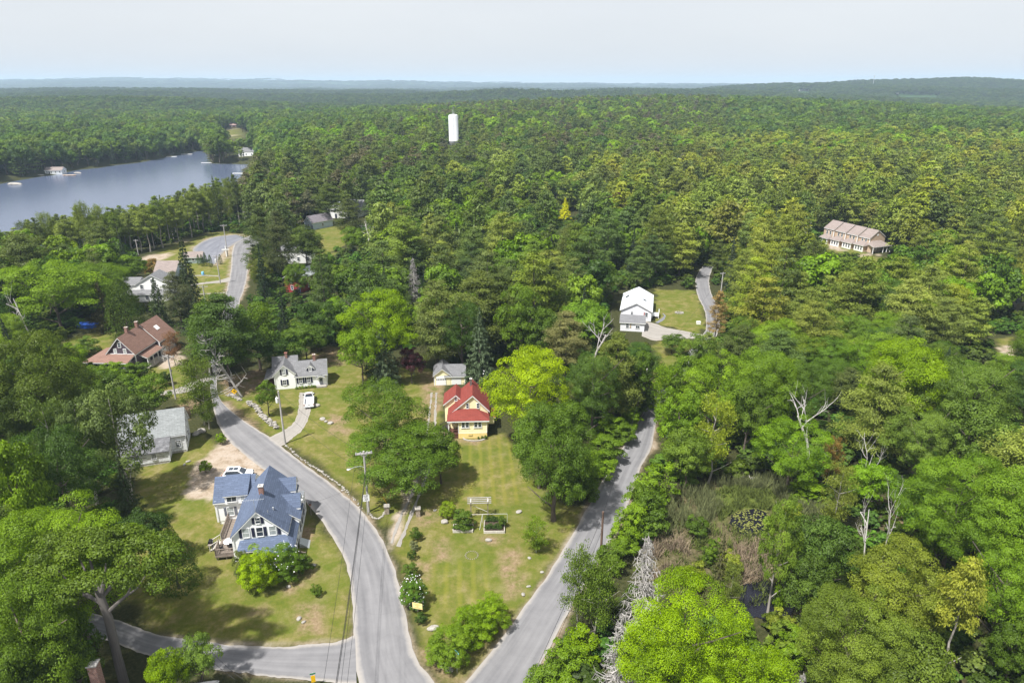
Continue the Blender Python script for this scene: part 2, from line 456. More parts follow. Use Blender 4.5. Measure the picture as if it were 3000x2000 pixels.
# ------------------------------------------------------------------ house kit (everything in the house's own frame: x along its front, y to the back)
class House:
    def __init__(s, name, label, loc, rz, wall, roof, trim=M_TRIM, cat='house', group=None):
        s.root = empty(name, loc, R(rz), label, cat, group)
        s.W, s.F, s.T = MB(), MB(), MB(); s.wm, s.rm, s.tm = wall, roof, trim
    def gable(s, x0, x1, y0, y1, zb, ze, zr, axis='y', ov=.28, xr=None, zl=None, fascia=.2, ends=(1, 1), roofmi=0, eo=.3):
        """pitched block: ridge along axis; xr offsets the ridge, zl gives the second eave another height"""
        zl = ze if zl is None else zl
        if axis == 'y':
            xr = (x0 + x1) / 2 if xr is None else xr
            pent = lambda y: [(x0, y, zb), (x1, y, zb), (x1, y, ze), (xr, y, zr), (x0, y, zl)]
            s.W.add(pent(y0) + pent(y1), [(0, 1, 2, 3, 4), (9, 8, 7, 6, 5), (1, 6, 7, 2), (5, 0, 4, 9), (2, 7, 8, 3), (4, 3, 8, 9), (0, 5, 6, 1)])
            sl0, sl1 = (zr - zl) / (xr - x0), (zr - ze) / (x1 - xr)
            a, b = y0 - ov * ends[0], y1 + ov * ends[1]
            z = .07
            s._two([(x0 - eo, a, zl - sl0 * eo + z), (xr, a, zr + z), (xr, b, zr + z), (x0 - eo, b, zl - sl0 * eo + z)],
                   [(xr, a, zr + z), (x1 + eo, a, ze - sl1 * eo + z), (x1 + eo, b, ze - sl1 * eo + z), (xr, b, zr + z)], fascia, 'y')
        else:
            yr = (y0 + y1) / 2 if xr is None else xr
            pent = lambda x: [(x, y0, zb), (x, y1, zb), (x, y1, zl), (x, yr, zr), (x, y0, ze)]
            s.W.add(pent(x0) + pent(x1), [(4, 3, 2, 1, 0), (5, 6, 7, 8, 9), (0, 5, 9, 4), (6, 1, 2, 7), (4, 9, 8, 3), (2, 3, 8, 7), (0, 1, 6, 5)])
            sl0, sl1 = (zr - ze) / (yr - y0), (zr - zl) / (y1 - yr)
            a, b = x0 - ov * ends[0], x1 + ov * ends[1]
            z = .07
            s._two([(a, y0 - eo, ze - sl0 * eo + z), (b, y0 - eo, ze - sl0 * eo + z), (b, yr, zr + z), (a, yr, zr + z)],
                   [(b, y1 + eo, zl - sl1 * eo + z), (a, y1 + eo, zl - sl1 * eo + z), (a, yr, zr + z), (b, yr, zr + z)], fascia, 'x')
        return s
    def _two(s, A, B, fascia, axis):
        for q in (A, B): s.roof(q, fascia)
    def roof(s, q, fascia=.2, t=.06):
        s.F.slab(q, t)
        if fascia:
            c = sum((Vector(p) for p in q), Vector()) / len(q)
            q2 = [tuple(c + (Vector(p) - c) * (1 - .012 / max(.3, (Vector(p) - c).length) * 1.5) - Vector((0, 0, t))) for p in q]
            s.T.slab(q2, fascia)
        return s
    def box(s, *a): s.W.box(*a); return s
    def trim(s, *a): s.T.box(*a); return s
    def corner(s, x, y, z0, z1, w=.12):
        s.T.box(x - w, x + w, y - w, y + w, z0, z1); return s
    def window(s, x, y, z, face, w=.75, h=1.25, cols=1, rows=2, shut=None, glass=None, frame=None, inside=.0):
        """(x, y, z) is the middle of the opening on the wall; face in degrees is the wall's outward direction"""
        f = R(face); n = Vector((math.cos(f), math.sin(f), 0)); a = Vector((-n.y, n.x, 0)); M = Matrix((a, n, (0, 0, 1))).transposed()
        c = Vector((x, y, z)) + n * .02
        fr = MB(); t = .09
        def bar(u, zz, hu, hz, dep=.05, off=0.): fr.obox(c + a * u + Vector((0, 0, zz)) + n * off, (hu, dep, hz), M)
        bar(-w / 2 - t / 2, 0, t / 2, h / 2 + t); bar(w / 2 + t / 2, 0, t / 2, h / 2 + t)
        bar(0, h / 2 + t / 2, w / 2, t / 2); bar(0, -h / 2 - t / 2, w / 2, t / 2, .08)
        for i in range(1, rows): bar(0, -h / 2 + h * i / rows, w / 2, .028, .035)
        for i in range(1, cols): bar(-w / 2 + w * i / cols, 0, .022, h / 2, .032)
        o = fr.build('window', frame or M_TRIM, s.root)
        pn = MB(); pn.obox(c, (w / 2 + .01, .02, h / 2 + .01), M)
        pn.build('pane', glass or M_GLASS, o)
        if shut:
            for sg in (-1, 1):
                sb = MB(); sb.obox(c + a * sg * (w / 2 + t + .2), (.17, .03, h / 2 + .05), M)
                for k in range(7): sb.obox(c + a * sg * (w / 2 + t + .2) + Vector((0, 0, -h / 2 + h * (k + .5) / 7)) + n * .032, (.13, .012, h / 22), M)
                sb.build('shutter', shut, s.root)
        return o
    def door(s, x, y, z, face, w=.9, h=2.0, mat=None, name='door', panes=0):
        f = R(face); n = Vector((math.cos(f), math.sin(f), 0)); a = Vector((-n.y, n.x, 0)); M = Matrix((a, n, (0, 0, 1))).transposed()
        c = Vector((x, y, z + h / 2)) + n * .015
        d = MB(); d.obox(c, (w / 2, .04, h / 2), M)
        if name == 'garage_door':
            for k in range(4): d.obox(c + Vector((0, 0, -h / 2 + h * (k + .5) / 4)) + n * .035, (w / 2 - .04, .015, h / 8 - .025), M)
        else:
            d.obox(c + n * .04 + Vector((0, 0, -h * .22)), (w * .32, .015, h * .18), M)
        o = d.build(name, mat or M_TRIM, s.root)
        g = MB()
        if panes:
            for k in range(panes): g.obox(c + a * (-w / 2 + w * (k + .5) / panes) + Vector((0, 0, h * .22)) + n * .052, (w / panes * .36, .008, h * .075), M)
        else: g.obox(c + Vector((0, 0, h * .2)) + n * .045, (w * .3, .01, h * .2), M)
        g.build('pane', M_GLASS, o)
        if name == 'door':
            k = MB(); k.tube(c + a * w * .4 + n * .03, c + a * w * .4 + n * .11, .03); k.build('handle', M_ALU, o)
        return o
    def chimney(s, x, y, z0, z1, w=.3, mat=None, cap=True):
        m = MB().box(x - w, x + w, y - w, y + w, z0, z1)
        o = m.build('chimney', mat or M_BRICK, s.root)
        c = MB().box(x - w - .06, x + w + .06, y - w - .06, y + w + .06, z1 - .02, z1 + .1)
        c.tube((x - w * .4, y, z1 + .1), (x - w * .4, y, z1 + .28), .09); c.build('cap', M_CONC if cap else (mat or M_BRICK), o)
        return o
    def part(s, name, mb, mat): return mb.build(name, mat, s.root)
    def done(s):
        s.W.build('wall', s.wm, s.root); s.F.build('roof', s.rm, s.root); s.T.build('trim', s.tm, s.root)
        return s.root

def railing(mb, p0, p1, h=.95, n=None, t=.03, solid=False):
    p0, p1 = Vector(p0), Vector(p1); L = (p1 - p0).length; n = n or max(2, int(L / .16))
    d = (p1 - p0).normalized()
    up = Vector((0, 0, 1)); side = d.cross(up).normalized(); M = Matrix((d, side, up)).transposed()
    mid = (p0 + p1) / 2
    mb.obox(mid + up * h, (L / 2, .06, .03), M); mb.obox(mid + up * .12, (L / 2, .03, .03), M)
    for k in range(n + 1):
        q = p0 + (p1 - p0) * (k / n)
        mb.obox(q + up * (h / 2 + .03), (.018, .018, h / 2 - .05), M)
    for q in (p0, p1): mb.obox(q + up * (h / 2 + .06), (.05, .05, h / 2 + .06), M)
# ------------------------------------------------------------------ ground sheet with lawns, dirt, gravel (masks follow plan outlines; edges ragged by noise)
def axis(lo, hi, step, end_lo, end_hi, g=1.045):
    a = list(np.arange(lo, hi + 1e-6, step)); d = step
    x = hi
    while x < end_hi: d = min(d * g, 260); x += d; a.append(x)
    d = step; x = lo
    while x > end_lo: d = min(d * g, 260); x -= d; a.insert(0, x)
    return np.array(a)

PX = {}
PX['lawn'] = [
 [(400,1440),(425,1330),(520,1290),(600,1270),(660,1330),(700,1400),(880,1420),(900,1500),(950,1555),(1000,1620),(1030,1700),(1034,1800),(1020,1880),(800,1892),(600,1878),(450,1850),(380,1750),(380,1600)],
 [(640,1158),(690,1110),(800,1090),(960,1010),(1010,1020),(1040,1075),(1120,1080),(1230,1075),(1290,1090),(1300,1280),(1290,1400),(1200,1500),(1140,1540),(1085,1500),(1010,1420),(900,1335),(790,1270),(700,1205)],
 [(1140,1560),(1200,1430),(1270,1290),(1480,1270),(1560,1400),(1650,1480),(1725,1490),(1560,1742),(1372,1992),(1300,1995),(1240,1930),(1195,1700),(1165,1620)],
 [(400,1100),(440,1070),(540,1050),(560,1150),(540,1190),(480,1150),(430,1140)], [(190,1000),(340,950),(330,1030),(260,1050),(220,1060)],
 [(1920,845),(2044,855),(2074,960),(2040,978),(1920,945)], [(1925,1000),(2020,992),(2010,1050),(1960,1130),(1900,1130)],
 [(420,800),(470,735),(560,700),(640,680),(700,686),(735,690),(690,720),(670,830),(640,885),(560,885),(560,800)],
 [(900,680),(960,655),(1035,650),(1030,700),(960,745),(920,745),(935,700)], [(900,740),(980,740),(980,790),(930,800)],
 [(2395,702),(2480,716),(2610,768),(2560,774),(2450,745)], [(640,390),(690,372),(715,395),(700,405),(690,412),(640,395)],
 [(2640,770),(2720,800),(2700,820),(2600,800)], [(2925,990),(2965,985),(2965,1050),(2930,1050)],
 [(90,512),(150,503),(140,513),(95,520)],
]
PX['dirt'] = [
 [(950,1030),(1010,1022),(1010,1070),(960,1075)], [(1080,1285),(1140,1260),(1160,1300),(1100,1330)],
 [(960,1215),(1010,1225),(1020,1270),(970,1275)],
 [(1205,1500),(1270,1485),(1290,1520),(1250,1550),(1215,1535)], [(1330,1290),(1420,1285),(1400,1305),(1350,1300)],
 [(1270,1590),(1310,1580),(1310,1640),(1265,1645)], [(1470,1620),(1520,1600),(1530,1700),(1470,1690),(1455,1650)], [(1410,1580),(1470,1560),(1480,1590),(1430,1600)],
 [(1220,1640),(1255,1655),(1250,1700),(1230,1690)], [(1480,1690),(1540,1690),(1520,1750),(1480,1760)],
 [(640,1170),(690,1190),(790,1285),(850,1330),(1000,1440),(1070,1510),(1100,1540),(1060,1520),(960,1430),(860,1350),(780,1300),(700,1225)],
 [(850,1560),(920,1530),(940,1560),(900,1600),(880,1590)], [(830,1730),(920,1650),(930,1680),(860,1740)],
 [(740,1780),(770,1775),(765,1800),(740,1795)], [(870,1770),(950,1770),(950,1860),(880,1850)], [(1225,1900),(1300,1910),(1370,1990),(1270,1990)],
 [(900,1045),(960,1012),(1010,1022),(1005,1060),(960,1072)], [(1230,1090),(1290,1100),(1300,1180),(1260,1250),(1240,1240)],
 [(560,1165),(600,1170),(590,1200),(540,1230),(510,1190)], [(640,1120),(760,1080),(800,1100),(720,1160),(660,1150)],
 [(2130,1590),(2160,1700),(2260,1690),(2240,1620)], [(2610,1480),(2650,1490),(2620,1600),(2600,1560)], [(2700,1800),(2790,1790),(2800,1990),(2740,1990)], [(2900,1880),(3010,1850),(3010,1960),(2930,1960)],
 [(1890,1195),(1935,1190),(1920,1330),(1905,1320)],
]
PX['gravel'] = [
 [(560,1400),(580,1350),(640,1300),(690,1265),(700,1300),(760,1355),(790,1385),(770,1400),(640,1440),(620,1465),(560,1455),(540,1430)],
 [(532,1445),(600,1395),(630,1440),(610,1470),(550,1455)],
 [(455,1072),(480,1040),(510,1030),(540,1040),(530,1075),(490,1078)],
 [(1130,1560),(1165,1500),(1185,1450),(1230,1370),(1250,1280),(1262,1280),(1262,1330),(1225,1420),(1190,1500),(1165,1570),(1150,1610)],
 [(415,760),(450,745),(500,742),(480,765)], [(520,705),(545,700),(540,712)], [(2395,700),(2450,720),(2480,735),(2420,728)], [(2500,750),(2560,742),(2562,748),(2505,756)],
 [(2928,1010),(2960,1015),(2960,1046),(2935,1046)], [(2680,780),(2720,775),(2715,800),(2690,795)], [(3001,478),(2980,482),(2990,492),(3010,495)],
 [(663,380),(690,373),(665,385),(672,391),(709,395),(668,402),(664,399),(700,394),(664,388)],
]
PX['shoulder'] = [
 [(625,1165),(660,1180),(780,1290),(900,1370),(1010,1440),(1080,1512),(1118,1575),(1155,1660),(1178,1740),(1205,1870),(1240,1965),(1290,2010),(1200,2010),(1150,1900),(1100,1650),(1000,1480),(700,1250)],
 [(690,1290),(880,1420),(960,1540),(1010,1620),(1042,1720),(1040,1870),(1010,1890),(900,1880),(880,1895),(1000,1900),(1070,1800),(1050,1640),(960,1490),(760,1330)],
 [(1925,1165),(1885,1205),(1800,1340),(1728,1462),(1675,1560),(1608,1672),(1560,1738),(1470,1860),(1418,1928),(1355,2000),(1420,2000),(1560,1800),(1740,1500)],
 [(1925,1200),(1922,1310),(1880,1362),(1842,1500),(1800,1580),(1770,1650),(1705,1745),(1672,1800),(1630,1890),(1600,1960),(1560,2010),(1530,2010),(1680,1700),(1860,1400)],
 [(440,1860),(680,1897),(900,1888),(1010,1880),(1010,1870),(800,1886),(560,1868)], [(590,1960),(900,1994),(900,1985),(600,1950)],
 [(655,880),(672,780),(680,735),(692,712),(730,700),(740,740),(738,790),(722,850),(706,885)], [(588,758),(560,726),(618,692),(720,686),(725,700),(640,780)],
]
PX['swamp'] = [[(1890,1500),(1960,1440),(2080,1400),(2250,1440),(2320,1480),(2320,1600),(2300,1700),(2320,1800),(2180,1800),(2060,1740),(1900,1720),(1880,1600)], [(2590,1450),(2660,1460),(2640,1620),(2560,1610)]]
PX['moss'] = [[(2080,1450),(2150,1420),(2260,1440),(2290,1480),(2250,1500),(2180,1490),(2110,1530)], [(2330,1490),(2420,1500),(2400,1540),(2340,1530)]]
PX['mown'] = [[(1350,1285),(1490,1275),(1530,1350),(1540,1470),(1450,1480),(1340,1440),(1320,1370)], [(1265,1650),(1420,1630),(1450,1750),(1400,1790),(1290,1780)]]

gx = axis(-92, 105, 0.5, -14000, 14000); gy = axis(48, 205, 0.5, 20, 15500)
XX, YY = np.meshgrid(gx, gy)
ZZ = hterr(XX, YY)
flatz = (YY < 420) & (np.abs(XX) < 320)
ZZ = ZZ + np.where(YY < 260, .05 * (fbm(XX / 3, YY / 3, 21) - .5), 0)
def mask(key, soft=.8, rag=1.3):
    jx = XX + rag * 2 * (fbm(XX / 1.9, YY / 1.9, 31) - .5) * np.clip(YY / 100, .6, 3); jy = YY + rag * 2 * (fbm(XX / 1.9, YY / 1.9, 47) - .5) * np.clip(YY / 100, .6, 3)
    m = np.zeros(XX.shape)
    for poly in PX[key]:
        w = [G(u, v)[:2] if v < 620 else P(u, v)[:2] for u, v in poly]
        a = np.array(w); pad = 4 + .03 * a[:, 1].max()
        sel = (XX > a[:, 0].min() - pad) & (XX < a[:, 0].max() + pad) & (YY > a[:, 1].min() - pad) & (YY < a[:, 1].max() + pad)
        if not sel.any(): continue
        px_, py_ = jx[sel], jy[sel]
        d = dist_poly(px_, py_, w); sd = np.where(inpoly(px_, py_, w), d, -d)
        m[sel] = np.maximum(m[sel], smooth(-soft, soft, sd))
    return m
K = {k: mask(k, soft=(.5 if k in ('gravel', 'shoulder') else 1.0), rag=(.35 if k in ('mown',) else .5 if k == 'shoulder' else 1.2)) for k in PX}
ny_, nx_ = XX.shape
verts = np.stack([XX, YY, ZZ], -1).reshape(-1, 3)
ii = np.arange(ny_ * nx_).reshape(ny_, nx_)
quads = np.stack([ii[:-1, :-1], ii[:-1, 1:], ii[1:, 1:], ii[1:, :-1]], -1).reshape(-1, 4)
def np_mesh(name, verts, quads):
    me = bpy.data.meshes.new(name); k = quads.shape[1]
    me.vertices.add(len(verts)); me.vertices.foreach_set('co', np.ascontiguousarray(verts, np.float32).ravel())
    me.loops.add(quads.size); me.loops.foreach_set('vertex_index', np.ascontiguousarray(quads, np.int32).ravel())
    me.polygons.add(len(quads)); me.polygons.foreach_set('loop_start', np.arange(0, quads.size, k, dtype=np.int32))
    me.update(calc_edges=True)
    return me
gm = np_mesh('ground', verts, quads)
gm.polygons.foreach_set('use_smooth', [True] * len(gm.polygons))
def pack(name, a, b, c):
    at = gm.attributes.new(name, 'FLOAT_COLOR', 'POINT')
    col = np.ones((len(verts), 4), np.float32)
    for i, q in enumerate((a, b, c)): col[:, i] = q.ravel()
    at.data.foreach_set('color', col.ravel())
pack('zoneA', K['lawn'], K['dirt'], K['gravel']); pack('zoneB', K['shoulder'], K['swamp'], K['moss'])
pack('zoneC', K['mown'], 0 * XX, smooth(900, 2200, YY))
ground = link('ground', gm); tag(ground, kind='structure')

def ground_mat():
    m, n, l = newmat('ground')
    out = n.new('ShaderNodeOutputMaterial'); b = n.new('ShaderNodeBsdfPrincipled'); b.inputs['Roughness'].default_value = .95; b.inputs['Specular IOR Level'].default_value = .08
    l.new(b.outputs[0], out.inputs[0])
    tc = n.new('ShaderNodeTexCoord')
    def noise(sc, det=6, rough=.6):
        t = n.new('ShaderNodeTexNoise'); t.inputs['Scale'].default_value = sc; t.inputs['Detail'].default_value = det; t.inputs['Roughness'].default_value = rough
        l.new(tc.outputs['Object'], t.inputs['Vector']); return t.outputs[0]
    def ramp(src, stops):
        r = n.new('ShaderNodeValToRGB')
        while len(r.color_ramp.elements) < len(stops): r.color_ramp.elements.new(.5)
        for e, (p, c) in zip(r.color_ramp.elements, stops): e.position = p; e.color = tuple(c) + (1,)
        l.new(src, r.inputs[0]); return r.outputs[0]
    def mix(f, a, c):
        x = n.new('ShaderNodeMix'); x.data_type = 'RGBA'
        (l.new(f, x.inputs[0]) if hasattr(f, 'links') else setattr(x.inputs[0], 'default_value', f))
        l.new(a, x.inputs[6])
        if hasattr(c, 'links'): l.new(c, x.inputs[7])
        else: x.inputs[7].default_value = tuple(c) + (1,)
        return x.outputs[2]
    def math_(op, a, c=None):
        x = n.new('ShaderNodeMath'); x.operation = op; x.use_clamp = True
        for i, q in enumerate((a, c)):
            if q is None: continue
            if hasattr(q, 'links'): l.new(q, x.inputs[i])
            else: x.inputs[i].default_value = q
        return x.outputs[0]
    def zone(name):
        a = n.new('ShaderNodeAttribute'); a.attribute_name = name; s = n.new('ShaderNodeSeparateColor'); l.new(a.outputs['Color'], s.inputs[0]); return s.outputs
    A, B, C = zone('zoneA'), zone('zoneB'), zone('zoneC')
    n1, n2, n3, n4 = noise(.09, 6), noise(.45, 7, .7), noise(2.4, 6, .7), noise(9, 4, .7)
    floor_ = ramp(n3, [(.3, (.018, .022, .008)), (.55, (.045, .048, .018)), (.75, (.09, .07, .04))])
    far_ = ramp(n1, [(.3, (.02, .045, .014)), (.7, (.04, .075, .02))])
    base = mix(C[2], floor_, far_)
    l1 = ramp(n2, [(.28, (.06, .085, .011)), (.43, (.108, .115, .02)), (.52, (.16, .138, .044)), (.64, (.25, .195, .1))])
    l2 = ramp(n3, [(.3, (.058, .082, .011)), (.7, (.15, .16, .03))])
    lawn = mix(.36, l1, l2)
    lawn = mix(math_('MULTIPLY', ramp(n1, [(.45, (0, 0, 0)), (.6, (1, 1, 1))]), .35), lawn, (.06, .105, .008))
    lawn = mix(math_('MULTIPLY', ramp(n4, [(.45, (0, 0, 0)), (.7, (1, 1, 1))]), .22), lawn, (.03, .04, .005))
    # mowing stripes
    sp = n.new('ShaderNodeSeparateXYZ'); l.new(tc.outputs['Object'], sp.inputs[0])
    xx = math_('ADD', 0); wv = n.new('ShaderNodeMath'); wv.operation = 'MULTIPLY_ADD'; wv.inputs[1].default_value = 1; wv.inputs[2].default_value = 0
    dr = n.new('ShaderNodeMath'); dr.operation = 'MULTIPLY_ADD'; dr.inputs[1].default_value = .07; l.new(sp.outputs[1], dr.inputs[0]); l.new(sp.outputs[0], dr.inputs[2])
    nz = n.new('ShaderNodeMath'); nz.operation = 'MULTIPLY_ADD'; nz.inputs[1].default_value = .9; l.new(n2, nz.inputs[0]); l.new(dr.outputs[0], nz.inputs[2])
    si = n.new('ShaderNodeMath'); si.operation = 'MULTIPLY'; si.inputs[1].default_value = 3.6; l.new(nz.outputs[0], si.inputs[0])
    sn = n.new('ShaderNodeMath'); sn.operation = 'SINE'; l.new(si.outputs[0], sn.inputs[0])
    st = math_('MULTIPLY', math_('MULTIPLY', sn.outputs[0], C[0]), .32)
    lawn = mix(st, lawn, (.2, .185, .03))
    col = mix(A[0], base, lawn)
    sw = ramp(n3, [(.3, (.03, .03, .014)), (.5, (.085, .075, .035)), (.62, (.13, .105, .065)), (.75, (.08, .1, .025))])
    col = mix(B[1], col, sw)
    col = mix(B[2], col, ramp(n3, [(.3, (.035, .06, .01)), (.5, (.075, .1, .018)), (.7, (.12, .12, .03))]))
    dirt = ramp(n3, [(.3, (.13, .09, .05)), (.55, (.23, .165, .105)), (.75, (.31, .24, .17))])
    dm = math_('MULTIPLY', A[1], ramp(n2, [(.36, (.15, .15, .15)), (.58, (1, 1, 1))]))
    col = mix(dm, col, dirt)
    sh = ramp(n2, [(.35, (.15, .105, .065)), (.5, (.26, .21, .155)), (.7, (.33, .29, .24))])
    sm = math_('MULTIPLY', B[0], ramp(n3, [(.3, (.55, .55, .55)), (.55, (1, 1, 1))]))
    col = mix(sm, col, sh)
    gr = ramp(n2, [(.35, (.22, .165, .115)), (.5, (.32, .26, .205)), (.7, (.37, .32, .275))])
    gm_ = math_('MULTIPLY', A[2], ramp(n3, [(.3, (.6, .6, .6)), (.5, (1, 1, 1))]))
    col = mix(gm_, col, gr)
    l.new(col, b.inputs['Base Color'])
    bp = n.new('ShaderNodeBump'); bp.inputs['Strength'].default_value = .5; bp.inputs['Distance'].default_value = .15
    l.new(n3, bp.inputs['Height']); l.new(bp.outputs[0], b.inputs['Normal'])
    return m
gm.materials.append(ground_mat())

# ------------------------------------------------------------------ roads
def road_mat(name, c0, c1, edge):
    m, n, l = newmat(name)
    out = n.new('ShaderNodeOutputMaterial'); b = n.new('ShaderNodeBsdfPrincipled'); b.inputs['Roughness'].default_value = .9; b.inputs['Specular IOR Level'].default_value = .15
    l.new(b.outputs[0], out.inputs[0])
    uv = n.new('ShaderNodeUVMap'); tc = n.new('ShaderNodeTexCoord')
    t1 = n.new('ShaderNodeTexNoise'); t1.inputs['Scale'].default_value = .35; t1.inputs['Detail'].default_value = 8; t1.inputs['Roughness'].default_value = .7
    l.new(tc.outputs['Object'], t1.inputs['Vector'])
    mp = n.new('ShaderNodeMapping'); mp.inputs['Scale'].default_value = (7, .05, 1); l.new(uv.outputs[0], mp.inputs[0])
    t2 = n.new('ShaderNodeTexNoise'); t2.inputs['Scale'].default_value = 1; t2.inputs['Detail'].default_value = 3; l.new(mp.outputs[0], t2.inputs['Vector'])
    t3 = n.new('ShaderNodeTexNoise'); t3.inputs['Scale'].default_value = 14; t3.inputs['Detail'].default_value = 3; l.new(tc.outputs['Object'], t3.inputs['Vector'])
    ad = n.new('ShaderNodeMath'); ad.operation = 'MULTIPLY_ADD'; ad.inputs[1].default_value = .55; l.new(t2.outputs[0], ad.inputs[0])
    m2 = n.new('ShaderNodeMath'); m2.operation = 'MULTIPLY_ADD'; m2.inputs[1].default_value = .35; m2.inputs[2].default_value = .02; l.new(t1.outputs[0], m2.inputs[0]); l.new(m2.outputs[0], ad.inputs[2])
    m3 = n.new('ShaderNodeMath'); m3.operation = 'MULTIPLY_ADD'; m3.inputs[1].default_value = .12; l.new(t3.outputs[0], m3.inputs[0]); l.new(ad.outputs[0], m3.inputs[2])
    r = n.new('ShaderNodeValToRGB'); r.color_ramp.elements[0].position = .38; r.color_ramp.elements[1].position = .66
    r.color_ramp.elements[0].color = tuple(c0) + (1,); r.color_ramp.elements[1].color = tuple(c1) + (1,)
    l.new(m3.outputs[0], r.inputs[0])
    # cracks
    vo = n.new('ShaderNodeTexVoronoi'); vo.feature = 'DISTANCE_TO_EDGE'; vo.inputs['Scale'].default_value = .16
    wp = n.new('ShaderNodeMapping'); l.new(tc.outputs['Object'], wp.inputs[0])
    nn = n.new('ShaderNodeTexNoise'); nn.inputs['Scale'].default_value = .6; nn.inputs['Detail'].default_value = 5; l.new(tc.outputs['Object'], nn.inputs['Vector'])
    mxv = n.new('ShaderNodeMix'); mxv.data_type = 'RGBA'; mxv.blend_type = 'ADD'; mxv.inputs[0].default_value = 3.0; l.new(tc.outputs['Object'], mxv.inputs[6]); l.new(nn.outputs['Color'], mxv.inputs[7])
    l.new(mxv.outputs[2], vo.inputs['Vector'])
    lt = n.new('ShaderNodeMath'); lt.operation = 'LESS_THAN'; lt.inputs[1].default_value = .005; l.new(vo.outputs[0], lt.inputs[0])
    fm = n.new('ShaderNodeMath'); fm.operation = 'MULTIPLY'; fm.inputs[1].default_value = .14; l.new(lt.outputs[0], fm.inputs[0])
    mc = n.new('ShaderNodeMix'); mc.data_type = 'RGBA'; l.new(fm.outputs[0], mc.inputs[0]); l.new(r.outputs[0], mc.inputs[6]); mc.inputs[7].default_value = (.1, .1, .1, 1)
    # sandy wash along the edges
    sp = n.new('ShaderNodeSeparateXYZ'); l.new(uv.outputs[0], sp.inputs[0])
    e1 = n.new('ShaderNodeMath'); e1.operation = 'SUBTRACT'; e1.inputs[1].default_value = .5; l.new(sp.outputs[0], e1.inputs[0])
    e2 = n.new('ShaderNodeMath'); e2.operation = 'ABSOLUTE'; l.new(e1.outputs[0], e2.inputs[0])
    e3 = n.new('ShaderNodeMath'); e3.operation = 'MULTIPLY_ADD'; e3.inputs[1].default_value = .16; e3.inputs[2].default_value = -.08; l.new(t1.outputs[0], e3.inputs[0])
    e4 = n.new('ShaderNodeMath'); l.new(e2.outputs[0], e4.inputs[0]); l.new(e3.outputs[0], e4.inputs[1])
    er = n.new('ShaderNodeValToRGB'); er.color_ramp.elements[0].position = .395; er.color_ramp.elements[1].position = .47; l.new(e4.outputs[0], er.inputs[0])
    ef = n.new('ShaderNodeMath'); ef.operation = 'MULTIPLY'; ef.inputs[1].default_value = .75; l.new(er.outputs[0], ef.inputs[0])
    me = n.new('ShaderNodeMix'); me.data_type = 'RGBA'; l.new(ef.outputs[0], me.inputs[0]); l.new(mc.outputs[2], me.inputs[6]); me.inputs[7].default_value = tuple(edge) + (1,)
    l.new(me.outputs[2], b.inputs['Base Color'])
    bp = n.new('ShaderNodeBump'); bp.inputs['Strength'].default_value = .2; bp.inputs['Distance'].default_value = .02; l.new(t3.outputs[0], bp.inputs['Height']); l.new(bp.outputs[0], b.inputs['Normal'])
    return m
M_ROAD = road_mat('old_asphalt', (.128, .126, .133), (.205, .201, .208), (.31, .285, .26))
M_ROAD2 = road_mat('bluish_asphalt', (.12, .125, .15), (.19, .195, .22), (.24, .22, .2))
M_DRIVE = road_mat('pale_drive', (.2, .185, .165), (.3, .28, .26), (.3, .27, .24))

def catmull(pts, k=6):
    p = [np.array(q, float) for q in pts]; p = [2 * p[0] - p[1]] + p + [2 * p[-1] - p[-2]]; out = []
    for i in range(1, len(p) - 2):
        for t in np.linspace(0, 1, k, endpoint=False):
            out.append(.5 * ((2 * p[i]) + (-p[i - 1] + p[i + 1]) * t + (2 * p[i - 1] - 5 * p[i] + 4 * p[i + 1] - p[i + 2]) * t ** 2 + (-p[i - 1] + 3 * p[i] - 3 * p[i + 1] + p[i + 2]) * t ** 3))
    out.append(p[-2]); return out

ROADS = []
def ribbon(name, L, Rr, mat, z=.06, k=6, world=False, n=9):
    a = catmull(L if world else flat(L), k); b = catmull(Rr if world else flat(Rr), k)
    m = min(len(a), len(b))
    def resamp(c, m):
        c = np.array(c); s = np.r_[0, np.cumsum(np.hypot(*np.diff(c, axis=0).T))]
        return np.stack([np.interp(np.linspace(0, s[-1], m), s, c[:, i]) for i in (0, 1)], 1), s[-1]
    m = 120; a, la = resamp(a, m); b, lb = resamp(b, m)
    ww = np.linspace(0, 1, n)
    pts = a[:, None, :] * (1 - ww[None, :, None]) + b[:, None, :] * ww[None, :, None]
    rag = .16 * (fbm(pts[..., 0] / .9, pts[..., 1] / .9, 5) - .5)
    for col, sg in ((0, -1), (n - 1, 1)):
        d = b - a; d = d / np.maximum(1e-6, np.hypot(d[:, 0], d[:, 1]))[:, None]
        pts[:, col] += d * (sg * 3.2 * rag[:, col])[:, None]
    zz = hterr(pts[..., 0], pts[..., 1]) + z
    v = np.concatenate([pts, zz[..., None]], -1).reshape(-1, 3)
    idx = np.arange(m * n).reshape(m, n)
    q = np.stack([idx[:-1, :-1], idx[:-1, 1:], idx[1:, 1:], idx[1:, :-1]], -1).reshape(-1, 4)
    A_ = v[q[0]]; 
    if np.cross(A_[1] - A_[0], A_[3] - A_[0])[2] < 0: q = q[:, ::-1]
    me = np_mesh(name, v, q)
    uvl = me.uv_layers.new(name='UVMap'); li = q.ravel()
    U = np.tile(ww, (m, 1)).ravel(); V = np.repeat(np.linspace(0, la, m), n)
    uvl.data.foreach_set('uv', np.stack([U[li], V[li]], 1).astype(np.float32).ravel())
    me.materials.append(mat)
    o = link(name, me); tag(o, kind='structure')
    ROADS.append(np.concatenate([a, b[::-1]]).tolist())
    return o
